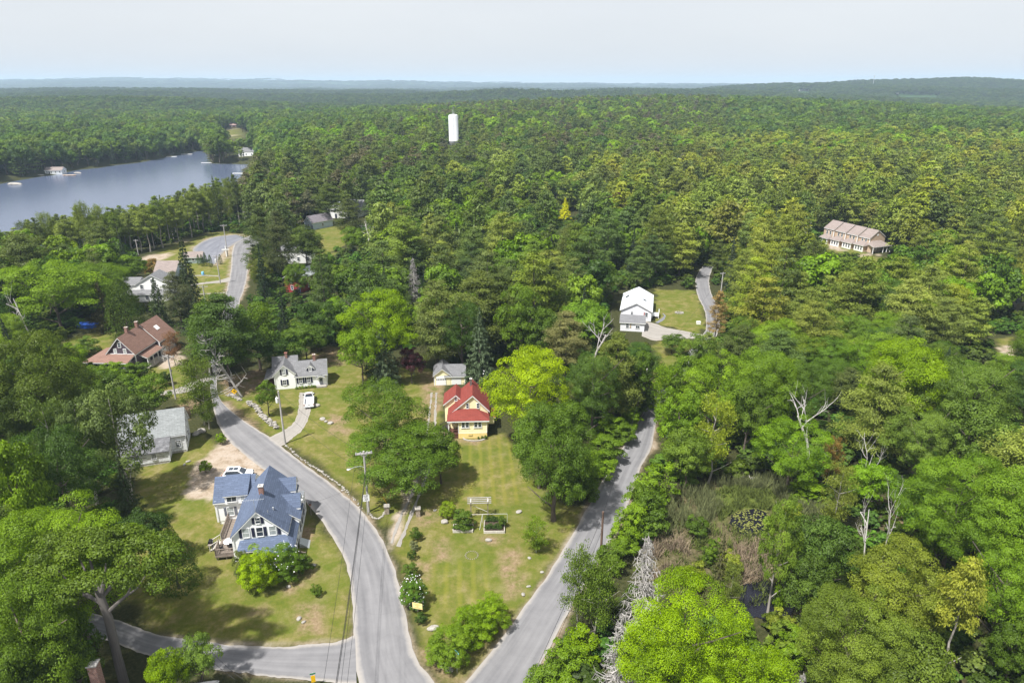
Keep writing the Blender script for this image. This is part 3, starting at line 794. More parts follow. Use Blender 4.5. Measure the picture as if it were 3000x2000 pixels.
# the street that sweeps past the white and blue-roofed houses down to the fork
ribbon('road', [(659,872),(650,930),(625,1010),(612,1080),(618,1150),(634,1230),(670,1290),(770,1375),(850,1425),(900,1475),(950,1540),(990,1600),(1018,1670),(1030,1740),(1034,1810),(1036,1880),(1045,1960),(1058,2060),(1070,2150)],
               [(703,880),(694,930),(664,1010),(640,1080),(640,1160),(700,1222),(795,1285),(880,1352),(960,1410),(1040,1478),(1090,1535),(1125,1590),(1150,1650),(1168,1710),(1186,1790),(1200,1870),(1220,1930),(1280,2010),(1340,2110)], M_ROAD)
ribbon('road', [(659,872),(667,839),(677,784),(680,739),(692,710),(735,690)], [(703,880),(720,831),(728,773),(732,745),(745,722),(785,705)], M_ROAD, z=.052)
ribbon('road', [(1040,1858),(1000,1878),(900,1889),(808,1894),(680,1890),(561,1875),(489,1865),(425,1848),(360,1820),(250,1790)],
               [(1045,2010),(980,2001),(893,1992),(808,1984),(680,1968),(591,1954),(500,1936),(420,1915),(340,1885),(230,1850)], M_ROAD, z=.075)
# the second street, from the fork up past the hedge to the ranch house
ribbon('road', [(1250,2150),(1330,2040),(1372,1988),(1425,1928),(1476,1860),(1566,1737),(1612,1672),(1680,1562),(1735,1462),(1808,1336),(1834,1296),(1887,1206),(1922,1160),(1990,1065),(2040,1000),(2066,970),(2068,930),(2060,900),(2046,872),(2036,830),(2045,800),(2060,780)],
               [(1480,2150),(1535,2050),(1561,2000),(1575,1970),(1617,1886),(1663,1800),(1697,1741),(1761,1640),(1793,1571),(1835,1488),(1876,1372),(1905,1318),(1930,1212),(1965,1150),(2040,1065),(2085,1010),(2106,965),(2108,925),(2100,895),(2084,860),(2078,828),(2082,800),(2092,780)], M_ROAD, z=.066)
ribbon('parking_lot', [(582,762),(566,728),(620,697),(690,688)], [(630,775),(647,748),(672,725),(722,697)], M_ROAD2, z=.07)
ribbon('driveway', [(876,1150),(876,1185),(868,1225),(846,1251),(787,1283),(770,1290)], [(912,1150),(911,1187),(906,1217),(887,1258),(846,1292),(818,1312)], M_DRIVE, z=.05)
ribbon('driveway', [(1884,940),(1925,950),(1948,959),(1994,968),(2040,977),(2070,982)], [(1880,985),(1918,998),(1964,992),(2000,993),(2030,992),(2075,1000)], M_DRIVE, z=.05)
ribbon('driveway', [(470,1148),(500,1142),(527,1135),(560,1120),(625,1100)], [(470,1157),(500,1155),(535,1152),(575,1140),(628,1122)], M_DRIVE, z=.05)
for pl, pr in (([(1142,1590),(1158,1540),(1175,1500),(1200,1450),(1235,1360),(1246,1285),(1255,1220),(1262,1150)], [(1150,1592),(1168,1540),(1184,1502),(1209,1450),(1242,1360),(1252,1285),(1260,1220),(1267,1150)]),
               ([(1162,1600),(1186,1545),(1203,1500),(1224,1450),(1254,1370),(1270,1290),(1272,1220),(1276,1150)], [(1172,1602),(1195,1545),(1212,1500),(1232,1452),(1261,1370),(1276,1290),(1278,1220),(1281,1150)])):
    ribbon('wheel_track', pl, pr, M_DRIVE, z=.045, n=3)
ribbon('footpath', [(1920,945),(1935,935),(1946,925),(1940,921)], [(1929,947),(1944,937),(1950,926),(1944,918)], M_ROAD2, z=.045, n=3)
ribbon('footpath', [(560,807),(600,806),(640,808)], [(560,809.5),(600,808.5),(640,810.5)], M_DRIVE, z=.045, n=3)
ribbon('driveway', [(556,834),(600,827),(640,822),(672,812)], [(558,838),(604,832),(640,829),(672,826)], M_DRIVE, z=.045, n=3)
ribbon('footpath', [(580,861),(620,859),(660,856)], [(580,863),(620,861),(660,859)], M_DRIVE, z=.045, n=3)

# ------------------------------------------------------------------ lake and ponds
def water_mat(name, deep, rough, bump, scale):
    m, n, l = newmat(name)
    out = n.new('ShaderNodeOutputMaterial'); b = n.new('ShaderNodeBsdfPrincipled')
    b.inputs['Base Color'].default_value = tuple(deep) + (1,); b.inputs['Roughness'].default_value = rough; b.inputs['IOR'].default_value = 1.33
    l.new(b.outputs[0], out.inputs[0])
    tc = n.new('ShaderNodeTexCoord'); mp = n.new('ShaderNodeMapping'); mp.inputs['Scale'].default_value = (1, 1.6, 1); mp.inputs['Rotation'].default_value = (0, 0, .5)
    l.new(tc.outputs['Object'], mp.inputs[0])
    t = n.new('ShaderNodeTexNoise'); t.inputs['Scale'].default_value = scale; t.inputs['Detail'].default_value = 5; l.new(mp.outputs[0], t.inputs['Vector'])
    w = n.new('ShaderNodeTexNoise'); w.inputs['Scale'].default_value = .013; w.inputs['Detail'].default_value = 4; l.new(mp.outputs[0], w.inputs['Vector'])
    r = n.new('ShaderNodeMapRange'); r.inputs[1].default_value = .35; r.inputs[2].default_value = .65; r.inputs[3].default_value = bump * .55; r.inputs[4].default_value = bump * 1.2
    l.new(w.outputs[0], r.inputs[0])
    bp = n.new('ShaderNodeBump'); bp.inputs['Distance'].default_value = .5; l.new(r.outputs[0], bp.inputs['Strength']); l.new(t.outputs[0], bp.inputs['Height']); l.new(bp.outputs[0], b.inputs['Normal'])
    return m
M_LAKE = water_mat('lake_water', (.075, .095, .15), .2, .12, .35)
M_POND = water_mat('dark_pond', (.01, .01, .016), .08, .15, 1.5)
wm = MB().add([(-900, 240, WATER_Z), (-150, 240, WATER_Z), (-150, 800, WATER_Z), (-900, 800, WATER_Z)], [(0, 1, 2, 3)])
tag(wm.build('lake', M_LAKE), kind='structure')
def pond(pts, z):
    w = flat(pts, 0); c = np.mean(w, 0)
    pts = [(c[0] + (p[0] - c[0]) * (1 + .25 * (vnoise(i * 1.7, 0, 3) - .5)), c[1] + (p[1] - c[1]) * (1 + .25 * (vnoise(i * 1.7, 5, 3) - .5)), z) for i, p in enumerate(catmull(w + [w[0]], 5))]
    mb = MB(); mb.add([tuple(q) for q in pts], [tuple(range(len(pts)))])
    o = mb.build('pond', M_POND); tag(o, kind='structure'); return o
def gz(x, y): return float(hterr(x, y))
pond([(2165,1712),(2220,1690),(2266,1695),(2320,1715),(2320,1790),(2255,1800),(2185,1800),(2165,1760)], gz(*P(2230,1755)[:2]) + .12)
pond([(2140,1510),(2190,1492),(2240,1500),(2256,1545),(2200,1570),(2150,1550)], gz(*P(2200,1530)[:2]) + .12)
# ------------------------------------------------------------------ foliage prototypes (unit size: width 1, height 1, base at the origin)
def rng(s): return np.random.default_rng(s)

def unit(v): return v / np.maximum(1e-9, np.linalg.norm(v, axis=-1, keepdims=True))

def leaf_quads(pos, nor, along, ln, wd, r, scale_z=1.0, droop=.25):
    """leaf clumps: 4-vertex slightly folded blades at pos; nor is the face direction, along the long side"""
    n = len(pos)
    along = unit(along - nor * np.sum(along * nor, 1, keepdims=True)); side = np.cross(nor, along)
    ln = (ln * r.uniform(.65, 1.3, n))[:, None]; wd = (wd * r.uniform(.65, 1.3, n))[:, None]
    up = nor
    a = pos - along * ln * .5; b = pos + along * ln * .5 - up * ln * droop
    s1 = pos + side * wd * .5 + along * ln * .05; s2 = pos - side * wd * .5 + along * ln * .05
    return np.stack([a, s1, b, s2], 1)

def crown_mesh(name, quads, var, mat):
    n = len(quads)
    me = np_mesh(name, quads.reshape(-1, 3), np.arange(n * 4).reshape(n, 4))
    at = me.attributes.new('var', 'FLOAT', 'FACE'); at.data.foreach_set('value', np.clip(var, 0, 1).astype(np.float32))
    me.materials.append(mat)
    return me

def gen_broad(seed, lobes=15, sub=8, per=60, leaf=.036, zc=.6, rz=.4, rxy=.5, lob=(.15, .24), core=.3, subr=.42, up=.5):
    """leafy crown: big boughs round an uneven outline, each bough a cluster of leaf tufts, with gaps between the boughs"""
    r = rng(seed); P_, N_, V_ = [], [], []
    k = np.arange(lobes) + .5
    ph = np.arccos(1 - 2 * k / lobes * .8); th = np.pi * (1 + 5 ** .5) * k + r.uniform(-.4, .4, lobes)
    for i in range(lobes):
        d = np.array([np.sin(ph[i]) * np.cos(th[i]), np.sin(ph[i]) * np.sin(th[i]), np.cos(ph[i])])
        R_ = r.uniform(*lob); reach = r.uniform(.72, 1.04); bri = r.normal(0, .12)
        C_ = np.array([d[0] * (rxy - R_ * .75) * reach, d[1] * (rxy - R_ * .75) * reach, zc + d[2] * (rz - R_ * .6) * reach])
        ns = int(sub * (R_ / lob[1]) ** 2 + 2)
        for j in range(ns):
            e = unit(r.normal(size=3) + np.array([0, 0, .45]) + d * .55)
            sr = R_ * subr * r.uniform(.7, 1.25)
            c = C_ + e * (R_ - sr * .5) * np.array([1, 1, .68]) * r.uniform(.8, 1.08)
            m = int(per * (sr / (lob[1] * subr)) ** 1.7 * r.uniform(.8, 1.25)) + 4
            q = unit(r.normal(size=(m, 3)) + e * .5); q[:, 2] = np.where((q[:, 2] < -.15) & (r.random(m) < .8), -q[:, 2], q[:, 2])
            rad = sr * np.where(r.random(m) < .8, r.uniform(.8, 1.12, m), r.uniform(.3, .8, m))
            p = c + q * rad[:, None] * np.array([1, 1, .66])
            P_.append(p); N_.append(unit(q * .8 + np.array([0, 0, up]) + e * .35 + r.normal(size=(m, 3)) * .3))
            V_.append(np.clip(.47 + bri + r.normal(0, .12, m) + r.normal(0, .09), 0, 1))
    # thin inner foliage so that the crown is not hollow
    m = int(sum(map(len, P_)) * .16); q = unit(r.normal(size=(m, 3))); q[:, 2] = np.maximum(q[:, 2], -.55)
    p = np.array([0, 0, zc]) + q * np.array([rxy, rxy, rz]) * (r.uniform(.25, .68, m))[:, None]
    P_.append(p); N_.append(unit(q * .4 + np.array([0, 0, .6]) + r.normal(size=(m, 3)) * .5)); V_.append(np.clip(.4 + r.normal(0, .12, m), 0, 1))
    p, nn, v = np.concatenate(P_), np.concatenate(N_), np.concatenate(V_)
    return leaf_quads(p, nn, r.normal(size=p.shape), leaf, leaf * .72, r), v

def gen_pine(seed, whorls=11, leaf=.05, dens=1.0, z0=.22, taper=1.5, spread=.5, wid=1.0):
    """white pine: tiers of flat, upswept boughs with air between the tiers"""
    r = rng(seed); P_, N_, A_, V_ = [], [], [], []
    for w in range(whorls):
        f = w / (whorls - 1); z = z0 + (1 - z0 - .06) * f ** .92
        rr = spread * (1 - f ** (taper * 1.35) * .8) * (.55 + .45 * min(1, f * 4 + .35)) 
        nb = int(r.integers(4, 7)) if f < .85 else 4
        a0 = r.uniform(0, 6.28)
        for b in range(nb):
            L = rr * r.uniform(.6, 1.12); az = a0 + 6.283 * b / nb + r.uniform(-.4, .4); rise = r.uniform(.02, .2) + .25 * f
            zz = z + r.uniform(-.02, .02); bright = r.normal(0, .1)
            rad = np.array([np.cos(az), np.sin(az), 0]); tan = np.array([-np.sin(az), np.cos(az), 0])
            for t in range(int(3 + 5 * L / spread)):
                s = r.uniform(.25, 1.0) ** .8; lat = r.uniform(-1, 1) * .34 * L * (1.1 - s * .55)
                c = rad * L * s + tan * lat + np.array([0, 0, zz + rise * L * s * s * .5 + r.uniform(-.008, .012)])
                m = int(26 * dens * r.uniform(.7, 1.3)); sz = .055 * r.uniform(.7, 1.3) * (.6 + .4 * L / spread)
                o = r.normal(size=(m, 3)) * np.array([sz, sz, sz * .26])
                P_.append(c + o); dirv = unit(o * np.array([1, 1, .6]) + rad * .03 + np.array([0, 0, .03]))
                A_.append(dirv); N_.append(unit(np.array([0, 0, 1.0]) + r.normal(size=(m, 3)) * .38 + dirv * .3))
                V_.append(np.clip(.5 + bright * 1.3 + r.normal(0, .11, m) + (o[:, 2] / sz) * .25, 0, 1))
    p, nn, a, v = map(np.concatenate, (P_, N_, A_, V_))
    return leaf_quads(p, nn, a, leaf, leaf * .4, r, droop=.05), v

def gen_spruce(seed, levels=22, leaf=.05, dens=1.0, z0=.04, width=.5, ragged=.2):
    r = rng(seed); P_, N_, A_, V_ = [], [], [], []
    for w in range(levels):
        f = w / (levels - 1); z = z0 + (1 - z0) * f
        rr = width * (1 - f) ** .85 + .015
        nb = max(5, int(11 * (1 - f) + 4)); a0 = r.uniform(0, 6.28)
        for b in range(nb):
            L = rr * r.uniform(1 - ragged * 1.6, 1 + ragged * .7); az = a0 + 6.283 * b / nb + r.uniform(-.25, .25)
            rad = np.array([np.cos(az), np.sin(az), 0]); tan = np.array([-np.sin(az), np.cos(az), 0])
            m = int((14 + 26 * L / width) * dens); s = r.uniform(.2, 1, m) ** .7
            lat = r.uniform(-1, 1, m) * .22 * L * (1.15 - s)
            zz = z - .18 * L * s + .1 * L * s ** 3 + r.normal(0, .006, m)
            p = rad * (L * s)[:, None] + tan * lat[:, None]; p[:, 2] += zz
            P_.append(p); A_.append(unit(rad + tan * np.sign(lat)[:, None] * .7 + r.normal(size=(m, 3)) * .25 + np.array([0, 0, -.25])))
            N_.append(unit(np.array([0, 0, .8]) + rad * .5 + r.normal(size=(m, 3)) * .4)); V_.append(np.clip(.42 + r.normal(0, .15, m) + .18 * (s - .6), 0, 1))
    p, nn, a, v = map(np.concatenate, (P_, N_, A_, V_))
    return leaf_quads(p, nn, a, leaf, leaf * .42, r, droop=.15), v

def gen_column(seed, n=5200, leaf=.035, width=.5):
    r = rng(seed); z = r.uniform(0.01, 1, n); th = r.uniform(0, 6.283, n)
    prof = width * np.clip(np.minimum(z * 6 + .5, 1) * (1 - z ** 2.6) ** .8, .02, 1) * (1 + .16 * np.sin(th * 5 + z * 9) * r.uniform(.3, 1, n))
    rad = prof * np.where(r.random(n) < .8, r.uniform(.86, 1.04, n), r.uniform(.5, .9, n))
    p = np.stack([rad * np.cos(th), rad * np.sin(th), z], 1); d = np.stack([np.cos(th), np.sin(th), .3 + 0 * z], 1)
    return leaf_quads(p, unit(d + r.normal(size=p.shape) * .5), np.array([0, 0, 1.]) + r.normal(size=p.shape) * .5, leaf, leaf * .5, r, droop=.05), np.clip(.45 + r.normal(0, .17, n), 0, 1)

def gen_birch(seed, n_br=64, leaf=.026):
    """open, airy crown: drooping sprays along thin limbs, sky showing through"""
    r = rng(seed); P_, V_ = [], []
    for i in range(n_br):
        z = r.uniform(.2, .98); az = r.uniform(0, 6.283); L = .5 * np.sin(np.pi * min(1, (z - .1) * .95)) ** .6 * r.uniform(.45, 1.05)
        rad = np.array([np.cos(az), np.sin(az), 0])
        for t in range(5):
            s = r.uniform(.3, 1); c = rad * L * s + np.array([r.normal(0, .03), r.normal(0, .03), z + .1 * s - .05 * s * s])
            m = int(r.integers(14, 34)); P_.append(c + r.normal(size=(m, 3)) * np.array([.045, .045, .03])); V_.append(np.clip(.5 + r.normal(0, .16, m) + r.normal(0, .08), 0, 1))
    p, v = np.concatenate(P_), np.concatenate(V_)
    return leaf_quads(p, unit(np.array([0, 0, .7]) + r.normal(size=p.shape) * .6), r.normal(size=p.shape), leaf, leaf * .75, r), v

def gen_umbrella(seed):
    r = rng(seed); Pq, Vq = [], []
    for i in range(74):
        a = r.uniform(0, 6.283); rad = .46 * math.sqrt(r.uniform(0, 1)); lr = r.uniform(.055, .1)
        c = np.array([rad * math.cos(a), rad * math.sin(a), .94 - .42 * rad ** 1.5 * r.uniform(.7, 1.25) - r.uniform(0, .06)])
        m = int(520 * (lr / .1) ** 1.5); q = unit(r.normal(size=(m, 3))); q[:, 2] = np.abs(q[:, 2]) * np.where(r.random(m) < .8, 1, -1)
        p = c + q * lr * r.uniform(.6, 1.1, m)[:, None] * np.array([1, 1, .45])
        Pq.append(np.concatenate([p, unit(q + np.array([0, 0, .8]) + r.normal(size=(m, 3)) * .4)], 1)); Vq.append(np.clip(.45 + r.normal(0, .16, m) + r.normal(0, .1), 0, 1))
    a, v = np.concatenate(Pq), np.concatenate(Vq)
    return leaf_quads(a[:, :3], a[:, 3:], r.normal(size=(len(a), 3)), .0165, .011, r), v

def trunk_mb(seed, h=.75, r0=.022, limbs=6, z0=.3, reach=.3, wob=.012):
    r = rng(seed); m = MB()
    pts = [(r.normal(0, wob) * (k > 0), r.normal(0, wob) * (k > 0), h * k / 6) for k in range(7)]
    m.path(pts, [r0 * (1.25 if k == 0 else 1 - .8 * k / 6) for k in range(7)], 7)
    for i in range(limbs):
        k = z0 + (h - z0) * (i + r.uniform(0, .6)) / max(1, limbs); j = min(5, int(k / h * 6)); b = np.array(pts[j])
        az = 2.4 * i + r.uniform(-.5, .5); L = reach * r.uniform(.6, 1.1)
        e = b + np.array([math.cos(az) * L, math.sin(az) * L, L * r.uniform(.35, .8)]); md = (b + e) / 2 + np.array([0, 0, -.03 * L])
        m.path([b, md, e], [r0 * .42, r0 * .28, r0 * .1], 5)
    return m

def gen_dead(seed, kind='broad'):
    """bare dead tree: trunk and branching limbs only"""
    r = rng(seed); m = MB()
    if kind == 'broad':
        def grow(p, d, L, rad, depth):
            n = 4; pts, rs = [p], [rad]
            for k in range(n):
                d = unit(d + r.normal(size=3) * .16 + np.array([0, 0, .05])); p = p + d * L / n; pts.append(p); rs.append(rad * (1 - .55 * (k + 1) / n))
            m.path(pts, rs, 5 if depth else 7)
            if depth < 3:
                for k in range(int(r.integers(3, 6)) if depth == 0 else int(r.integers(2, 4))):
                    j = int(r.integers(2, n + 1)) if depth == 0 else int(r.integers(1, n + 1)); q = pts[j]
                    nd = unit(d * .55 + unit(r.normal(size=3)) * np.array([1, 1, .5]) * .95 + np.array([0, 0, .15])); grow(q, nd, L * r.uniform(.45, .72), rs[j] * .66, depth + 1)
        grow(np.zeros(3), np.array([.0, 0, 1.]), .55, .022, 0)
    else:
        m.path([(0, 0, 0), (.005, 0, .4), (0, .005, .8), (0, 0, 1)], [.028, .02, .009, .002], 7)
        for i in range(170 if kind == 'spruce' else 70):
            z = r.uniform(.12, .97); az = r.uniform(0, 6.283); L = .5 * (1 - z) ** .75 * r.uniform(.5, 1.1) + .02
            rad = np.array([math.cos(az), math.sin(az), 0]); pts = [np.array([0, 0, z])]
            for k in range(1, 5): pts.append(np.array([0, 0, z]) + rad * L * k / 4 + np.array([r.normal(0, .012), r.normal(0, .012), -.16 * L * math.sin(k / 4 * 2.6) + r.normal(0, .006)]))
            m.path(pts, [.009, .0075, .006, .0045, .0022], 4)
            for k in range(2, 5):
                for sg in (-1, 1):
                    if r.random() < .75:
                        tan = np.array([-rad[1], rad[0], 0]) * sg; q = pts[k]; tl = L * r.uniform(.15, .4)
                        m.path([q, q + (tan * .8 + rad * .5) * tl * .5 + np.array([0, 0, -.02]), q + (tan * .8 + rad * .6) * tl + np.array([0, 0, -.06 * r.random()])], [.005, .004, .0018], 3)
    return m

PROTO = {}
def gen_fan(seed):
    r = rng(seed); m = MB(); tr = [np.array([0.01 * math.sin(k), 0, k / 8]) for k in range(9)]
    m.path(tr, [.03 * (1 - .85 * k / 8) for k in range(9)], 7)
    for i in range(58):
        z = r.uniform(.12, .95); az = r.uniform(0, 6.283); L = .5 * (1 - z) ** .4 * r.uniform(.45, 1.1); d = np.array([math.cos(az), math.sin(az), .55]); p = np.array([0, 0, z]); pts = [p]
        for k in range(4): d = unit(d + r.normal(size=3) * .2); p = p + d * L / 4 * np.array([1, 1, .55]); pts.append(p)
        m.path(pts, [.009, .0075, .006, .004, .0018], 4)
        for k in range(2, 5):
            if r.random() < .7: e = unit(d + r.normal(size=3) * .8); m.path([pts[k], pts[k] + e * L * .2, pts[k] + e * L * .34 + np.array([0, 0, .01])], [.0045, .0035, .0012], 3)
    return m
def norm1(m):
    v = np.array(m.v); top = v[:, 2].max(); w = np.percentile(np.abs(v[:, :2]), 99) * 2
    m.v = [tuple(p) for p in v / np.array([w, w, top])]; return m
def proto(kind, i, crown, trunk, bark):
    q, v = crown if crown is not None else (None, None)
    cm = crown_mesh(kind + '_crown', q, v, M_LEAF) if q is not None else None
    tm = trunk.data(kind + '_trunk', bark) if trunk is not None else None
    PROTO.setdefault(kind, []).append((cm, tm))
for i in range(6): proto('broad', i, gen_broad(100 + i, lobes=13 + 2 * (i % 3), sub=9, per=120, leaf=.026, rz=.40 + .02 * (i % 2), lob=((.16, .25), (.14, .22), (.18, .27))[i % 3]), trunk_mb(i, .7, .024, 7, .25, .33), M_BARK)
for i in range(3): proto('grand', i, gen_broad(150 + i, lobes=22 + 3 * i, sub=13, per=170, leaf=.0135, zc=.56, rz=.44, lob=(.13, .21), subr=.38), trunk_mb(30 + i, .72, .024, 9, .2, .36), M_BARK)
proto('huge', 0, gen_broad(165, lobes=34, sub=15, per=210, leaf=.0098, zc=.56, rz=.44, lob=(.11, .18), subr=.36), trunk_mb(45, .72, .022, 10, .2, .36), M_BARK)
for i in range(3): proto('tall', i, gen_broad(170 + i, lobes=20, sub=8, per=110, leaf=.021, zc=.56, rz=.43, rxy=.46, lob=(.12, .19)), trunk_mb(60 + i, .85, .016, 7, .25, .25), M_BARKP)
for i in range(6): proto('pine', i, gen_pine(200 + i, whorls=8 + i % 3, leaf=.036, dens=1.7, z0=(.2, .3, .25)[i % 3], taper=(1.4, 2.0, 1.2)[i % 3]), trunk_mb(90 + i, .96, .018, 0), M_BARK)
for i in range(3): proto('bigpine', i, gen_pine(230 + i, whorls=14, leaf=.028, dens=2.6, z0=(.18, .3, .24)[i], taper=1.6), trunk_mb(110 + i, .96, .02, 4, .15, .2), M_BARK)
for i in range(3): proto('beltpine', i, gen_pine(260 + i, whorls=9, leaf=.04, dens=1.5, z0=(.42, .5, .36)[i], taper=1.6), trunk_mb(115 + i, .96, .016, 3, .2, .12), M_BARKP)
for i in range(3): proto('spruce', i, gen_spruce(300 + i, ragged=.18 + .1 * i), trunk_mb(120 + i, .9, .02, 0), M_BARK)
for i in range(2): proto('column', i, gen_column(320 + i), trunk_mb(130 + i, .3, .03, 0), M_BARK)
for i in range(3): proto('birch', i, gen_birch(340 + i), trunk_mb(140 + i, .92, .014, 8, .2, .25), M_BARKP)
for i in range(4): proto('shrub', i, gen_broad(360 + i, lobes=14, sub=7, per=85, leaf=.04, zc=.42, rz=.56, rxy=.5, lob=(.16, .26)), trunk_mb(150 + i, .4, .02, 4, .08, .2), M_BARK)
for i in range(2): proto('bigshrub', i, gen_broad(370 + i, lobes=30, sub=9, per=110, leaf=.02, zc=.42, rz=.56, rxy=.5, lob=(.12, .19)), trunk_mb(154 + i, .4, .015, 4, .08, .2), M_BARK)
for i in range(3): proto('deadbroad', i, None, norm1(gen_dead(400 + i)), M_DEAD)
for i in range(2): proto('deadspruce', i, None, gen_dead(410 + i, 'spruce'), M_DEADS)
for i in range(2): proto('deadpine', i, None, gen_dead(420 + i, 'pine'), M_DEADB)
proto('deadfan', 0, None, gen_fan(430), M_DEADS)
proto('umbrella', 0, gen_umbrella(500), None, M_BARK)

NAMES = dict(broad='maple_tree', grand='maple_tree', huge='maple_tree', tall='poplar_tree', pine='pine_tree', bigpine='pine_tree', beltpine='pine_tree', spruce='spruce_tree', column='cedar_tree', birch='birch_tree', shrub='shrub', bigshrub='shrub',
             deadbroad='dead_tree', deadfan='dead_tree', deadspruce='dead_spruce_tree', deadpine='dead_pine_tree', umbrella='pine_tree')
PLACED = []      # (x, y, radius, height)
rt = random.Random(7)
def plant(kind, x, y, w, h, tint=(.06, .1, .015), label='', cat='tree', group=None, lean=(0, 0), rz=None, i=None, z=None, bark=None, foliage='crown'):
    cm, tm = PROTO[kind][(rt.randrange(len(PROTO[kind])) if i is None else i) % len(PROTO[kind])]
    name = NAMES[kind]
    z = (gz(x, y) if z is None else z)
    rz = (0 if lean != (0, 0) else rt.uniform(0, 6.28)) if rz is None else rz
    root = bpy.data.objects.new(name, None); COL.objects.link(root)
    root.location = (x, y, z); root.rotation_euler = (lean[0], lean[1], rz); root.scale = (w, w, h)
    root.empty_display_size = .2
    tag(root, label, cat, group)
    if cm is not None:
        c = link(foliage if cat == 'tree' else 'foliage', cm, root); c.color = tuple(tint) + (1,)
    if tm is not None:
        t = link('trunk' if cat == 'tree' else 'stem', tm, root)
        if cat == 'tree' and cm is not None and h > 0:
            k = min(1.6, max(.7, .75 * h / max(w, .1)))
            t.scale = (k, k, 1)
        if bark is not None:
            t.data = tm
    PLACED.append((x, y, w * .5, h))
    return root

# tints (base colours of foliage)
T = dict(dark=(.022, .044, .010), deep=(.030, .060, .012), mid=(.046, .082, .013), green=(.060, .104, .014), fresh=(.085, .145, .015), bright=(.13, .215, .014), lime=(.19, .275, .014),
         olive=(.058, .088, .017), olivey=(.092, .118, .02), pine=(.045, .064, .02), pineg=(.038, .06, .02), pinel=(.085, .114, .03), piney=(.115, .14, .034), spruce=(.035, .053, .030), bluesp=(.058, .085, .06),
         grey=(.085, .1, .062), purple=(.06, .02, .035), gold=(.56, .6, .03), yolive=(.128, .168, .03), brown=(.12, .085, .035), straw=(.26, .2, .1), pink=(.24, .15, .12))
for _k in T: T[_k] = tuple(c * (1.0 if _k in ('gold', 'straw', 'pink', 'purple') else 1.3 if _k in ('lime', 'bright', 'yolive', 'piney') else 2.05 if 'pine' in _k or 'olive' in _k else 1.72) * (1.07, 1, .75)[i] for i, c in enumerate(T[_k]))
TB = lambda t: tuple(c * 1.72 * (1.06, 1, .75)[i] for i, c in enumerate(t))
def hero(kind, u, vt, vb, wpx, tint, label, cat='tree', lean=(0, 0), i=None, group=None, kmid=.5):
    """u, v in the 2352 px wide view: crown middle u, crown top, foot of the trunk on the ground, crown width"""
    u, vt, vb, wpx = u * S0, vt * S0, vb * S0, wpx * S0
    x, y, z = P(u, vb)
    z = gz(x, y)
    lo, hi = 0.5, 45.0
    for _ in range(40):
        h = (lo + hi) / 2
        if Q(x, y, z + h)[1] > vt: lo = h
        else: hi = h
    f = Q(x, y, z + h * .6)[2]
    x = (u - 1500) / FPX * f
    w = wpx * f / FPX
    tn = T[tint] if isinstance(tint, str) else TB(tint)
    j = rt.uniform(.93, 1.07)
    return plant(kind, x, y, w, h, tuple(c * j for c in tn), label, cat, group, lean, i=i, z=z)
# ------------------------------------------------------------------ trees and shrubs that can be told apart, each from its place in the picture
H = hero
H('huge',150,1160,1470,330,'fresh','bright green broad maple between the umbrella pine and the lone tall grey spruce',i=0)
H('grand',20,1190,1480,200,'fresh','fresh green maple at the picture edge beside the broad bright maple',i=1)
H('grand',60,1330,1660,250,'green','low leafy maple under the umbrella pine with pale leaves',i=2)
H('broad',150,1420,1640,160,'mid','small dark maple behind the trunk of the umbrella pine')
H('broad',30,1470,1700,170,'mid','dark maple in the bottom corner beside the brick chimney')
H('column',395,1222,1350,105,'deep','rounded dark green cedar on the edge of the lawn behind the umbrella pine',i=0)
H('broad',335,1170,1300,120,'dark','dark dense maple behind the rounded cedar on the lawn edge')
H('spruce',283,1050,1200,80,'spruce','tall grey green spruce standing over the lawn beside the old white barn',i=2)
H('grand',138,975,1240,220,'deep','big dark green maple beside the tall grey green spruce',i=1)
H('broad',30,1000,1330,170,'fresh','pale green maple at the picture edge below the dark rounded tree')
H('tall',265,870,1150,190,(.058,.085,.03),'grey green poplar leaning over the old white barn roof',i=0)
H('tall',185,900,1160,130,(.06,.09,.034),'grey green poplar next to the poplar that overhangs the barn',i=1)
H('birch',120,920,1170,120,(.065,.1,.03),'thin pale birch among the poplars by the barn',i=0)
H('grand',80,762,1050,240,(.046,.07,.012),'huge round olive green maple beside the house with plum walls',i=2)
H('grand',20,850,1080,150,(.037,.06,.012),'dark olive maple at the picture edge beside the huge round one')
H('broad',330,858,968,120,'green','bright maple behind the roof of the old white barn')
H('broad',235,850,960,120,'mid','green maple between the plum house hedge and the poplars')
H('broad',180,900,1010,110,'mid','mid green maple below the hedge of the plum house')
H('birch',455,832,975,95,(.062,.094,.018),'ragged olive birch on the verge at the bend of the street',i=1)
H('birch',470,880,985,60,(.058,.09,.018),'low ragged sapling beside the olive birch at the bend',i=2)
H('bigpine',510,668,893,170,(.034,.062,.016),'tall white pine with a bare trunk beside the leaning dead tree',i=1)
H('pine',470,690,860,110,'mid','bushy green pine beside the tall white pine at the bend')
H('broad',585,690,850,110,'green','green maple behind the tall white pine at the bend')
H('broad',640,765,850,110,'deep','dark round maple behind the white house gable')
H('broad',700,740,840,110,'mid','mid green maple behind the white house roof')
H('broad',730,690,805,110,'deep','deep green maple above the white house')
H('shrub',725,735,806,70,'deep','dense green shrub on the bank behind the white house',cat='shrub')
H('grand',865,660,872,180,'bright','bright green maple standing above the blue grey spruce',i=0)
H('broad',828,752,892,95,'fresh','fresh green maple squeezed beside the blue grey spruce')
H('spruce',880,745,888,88,'bluesp','blue grey spruce beside the purple leaved tree',i=0)
H('broad',943,798,880,66,'purple','small purple leaved tree between the spruce and the yellow garage')
H('grand',882,868,1075,200,(.055,.095,.013),'tall spreading oak beside the driveway of the yellow house',i=1)
H('grand',920,985,1128,245,(.05,.09,.013),'broad dark oak in front over the two wheel tracks',i=2)
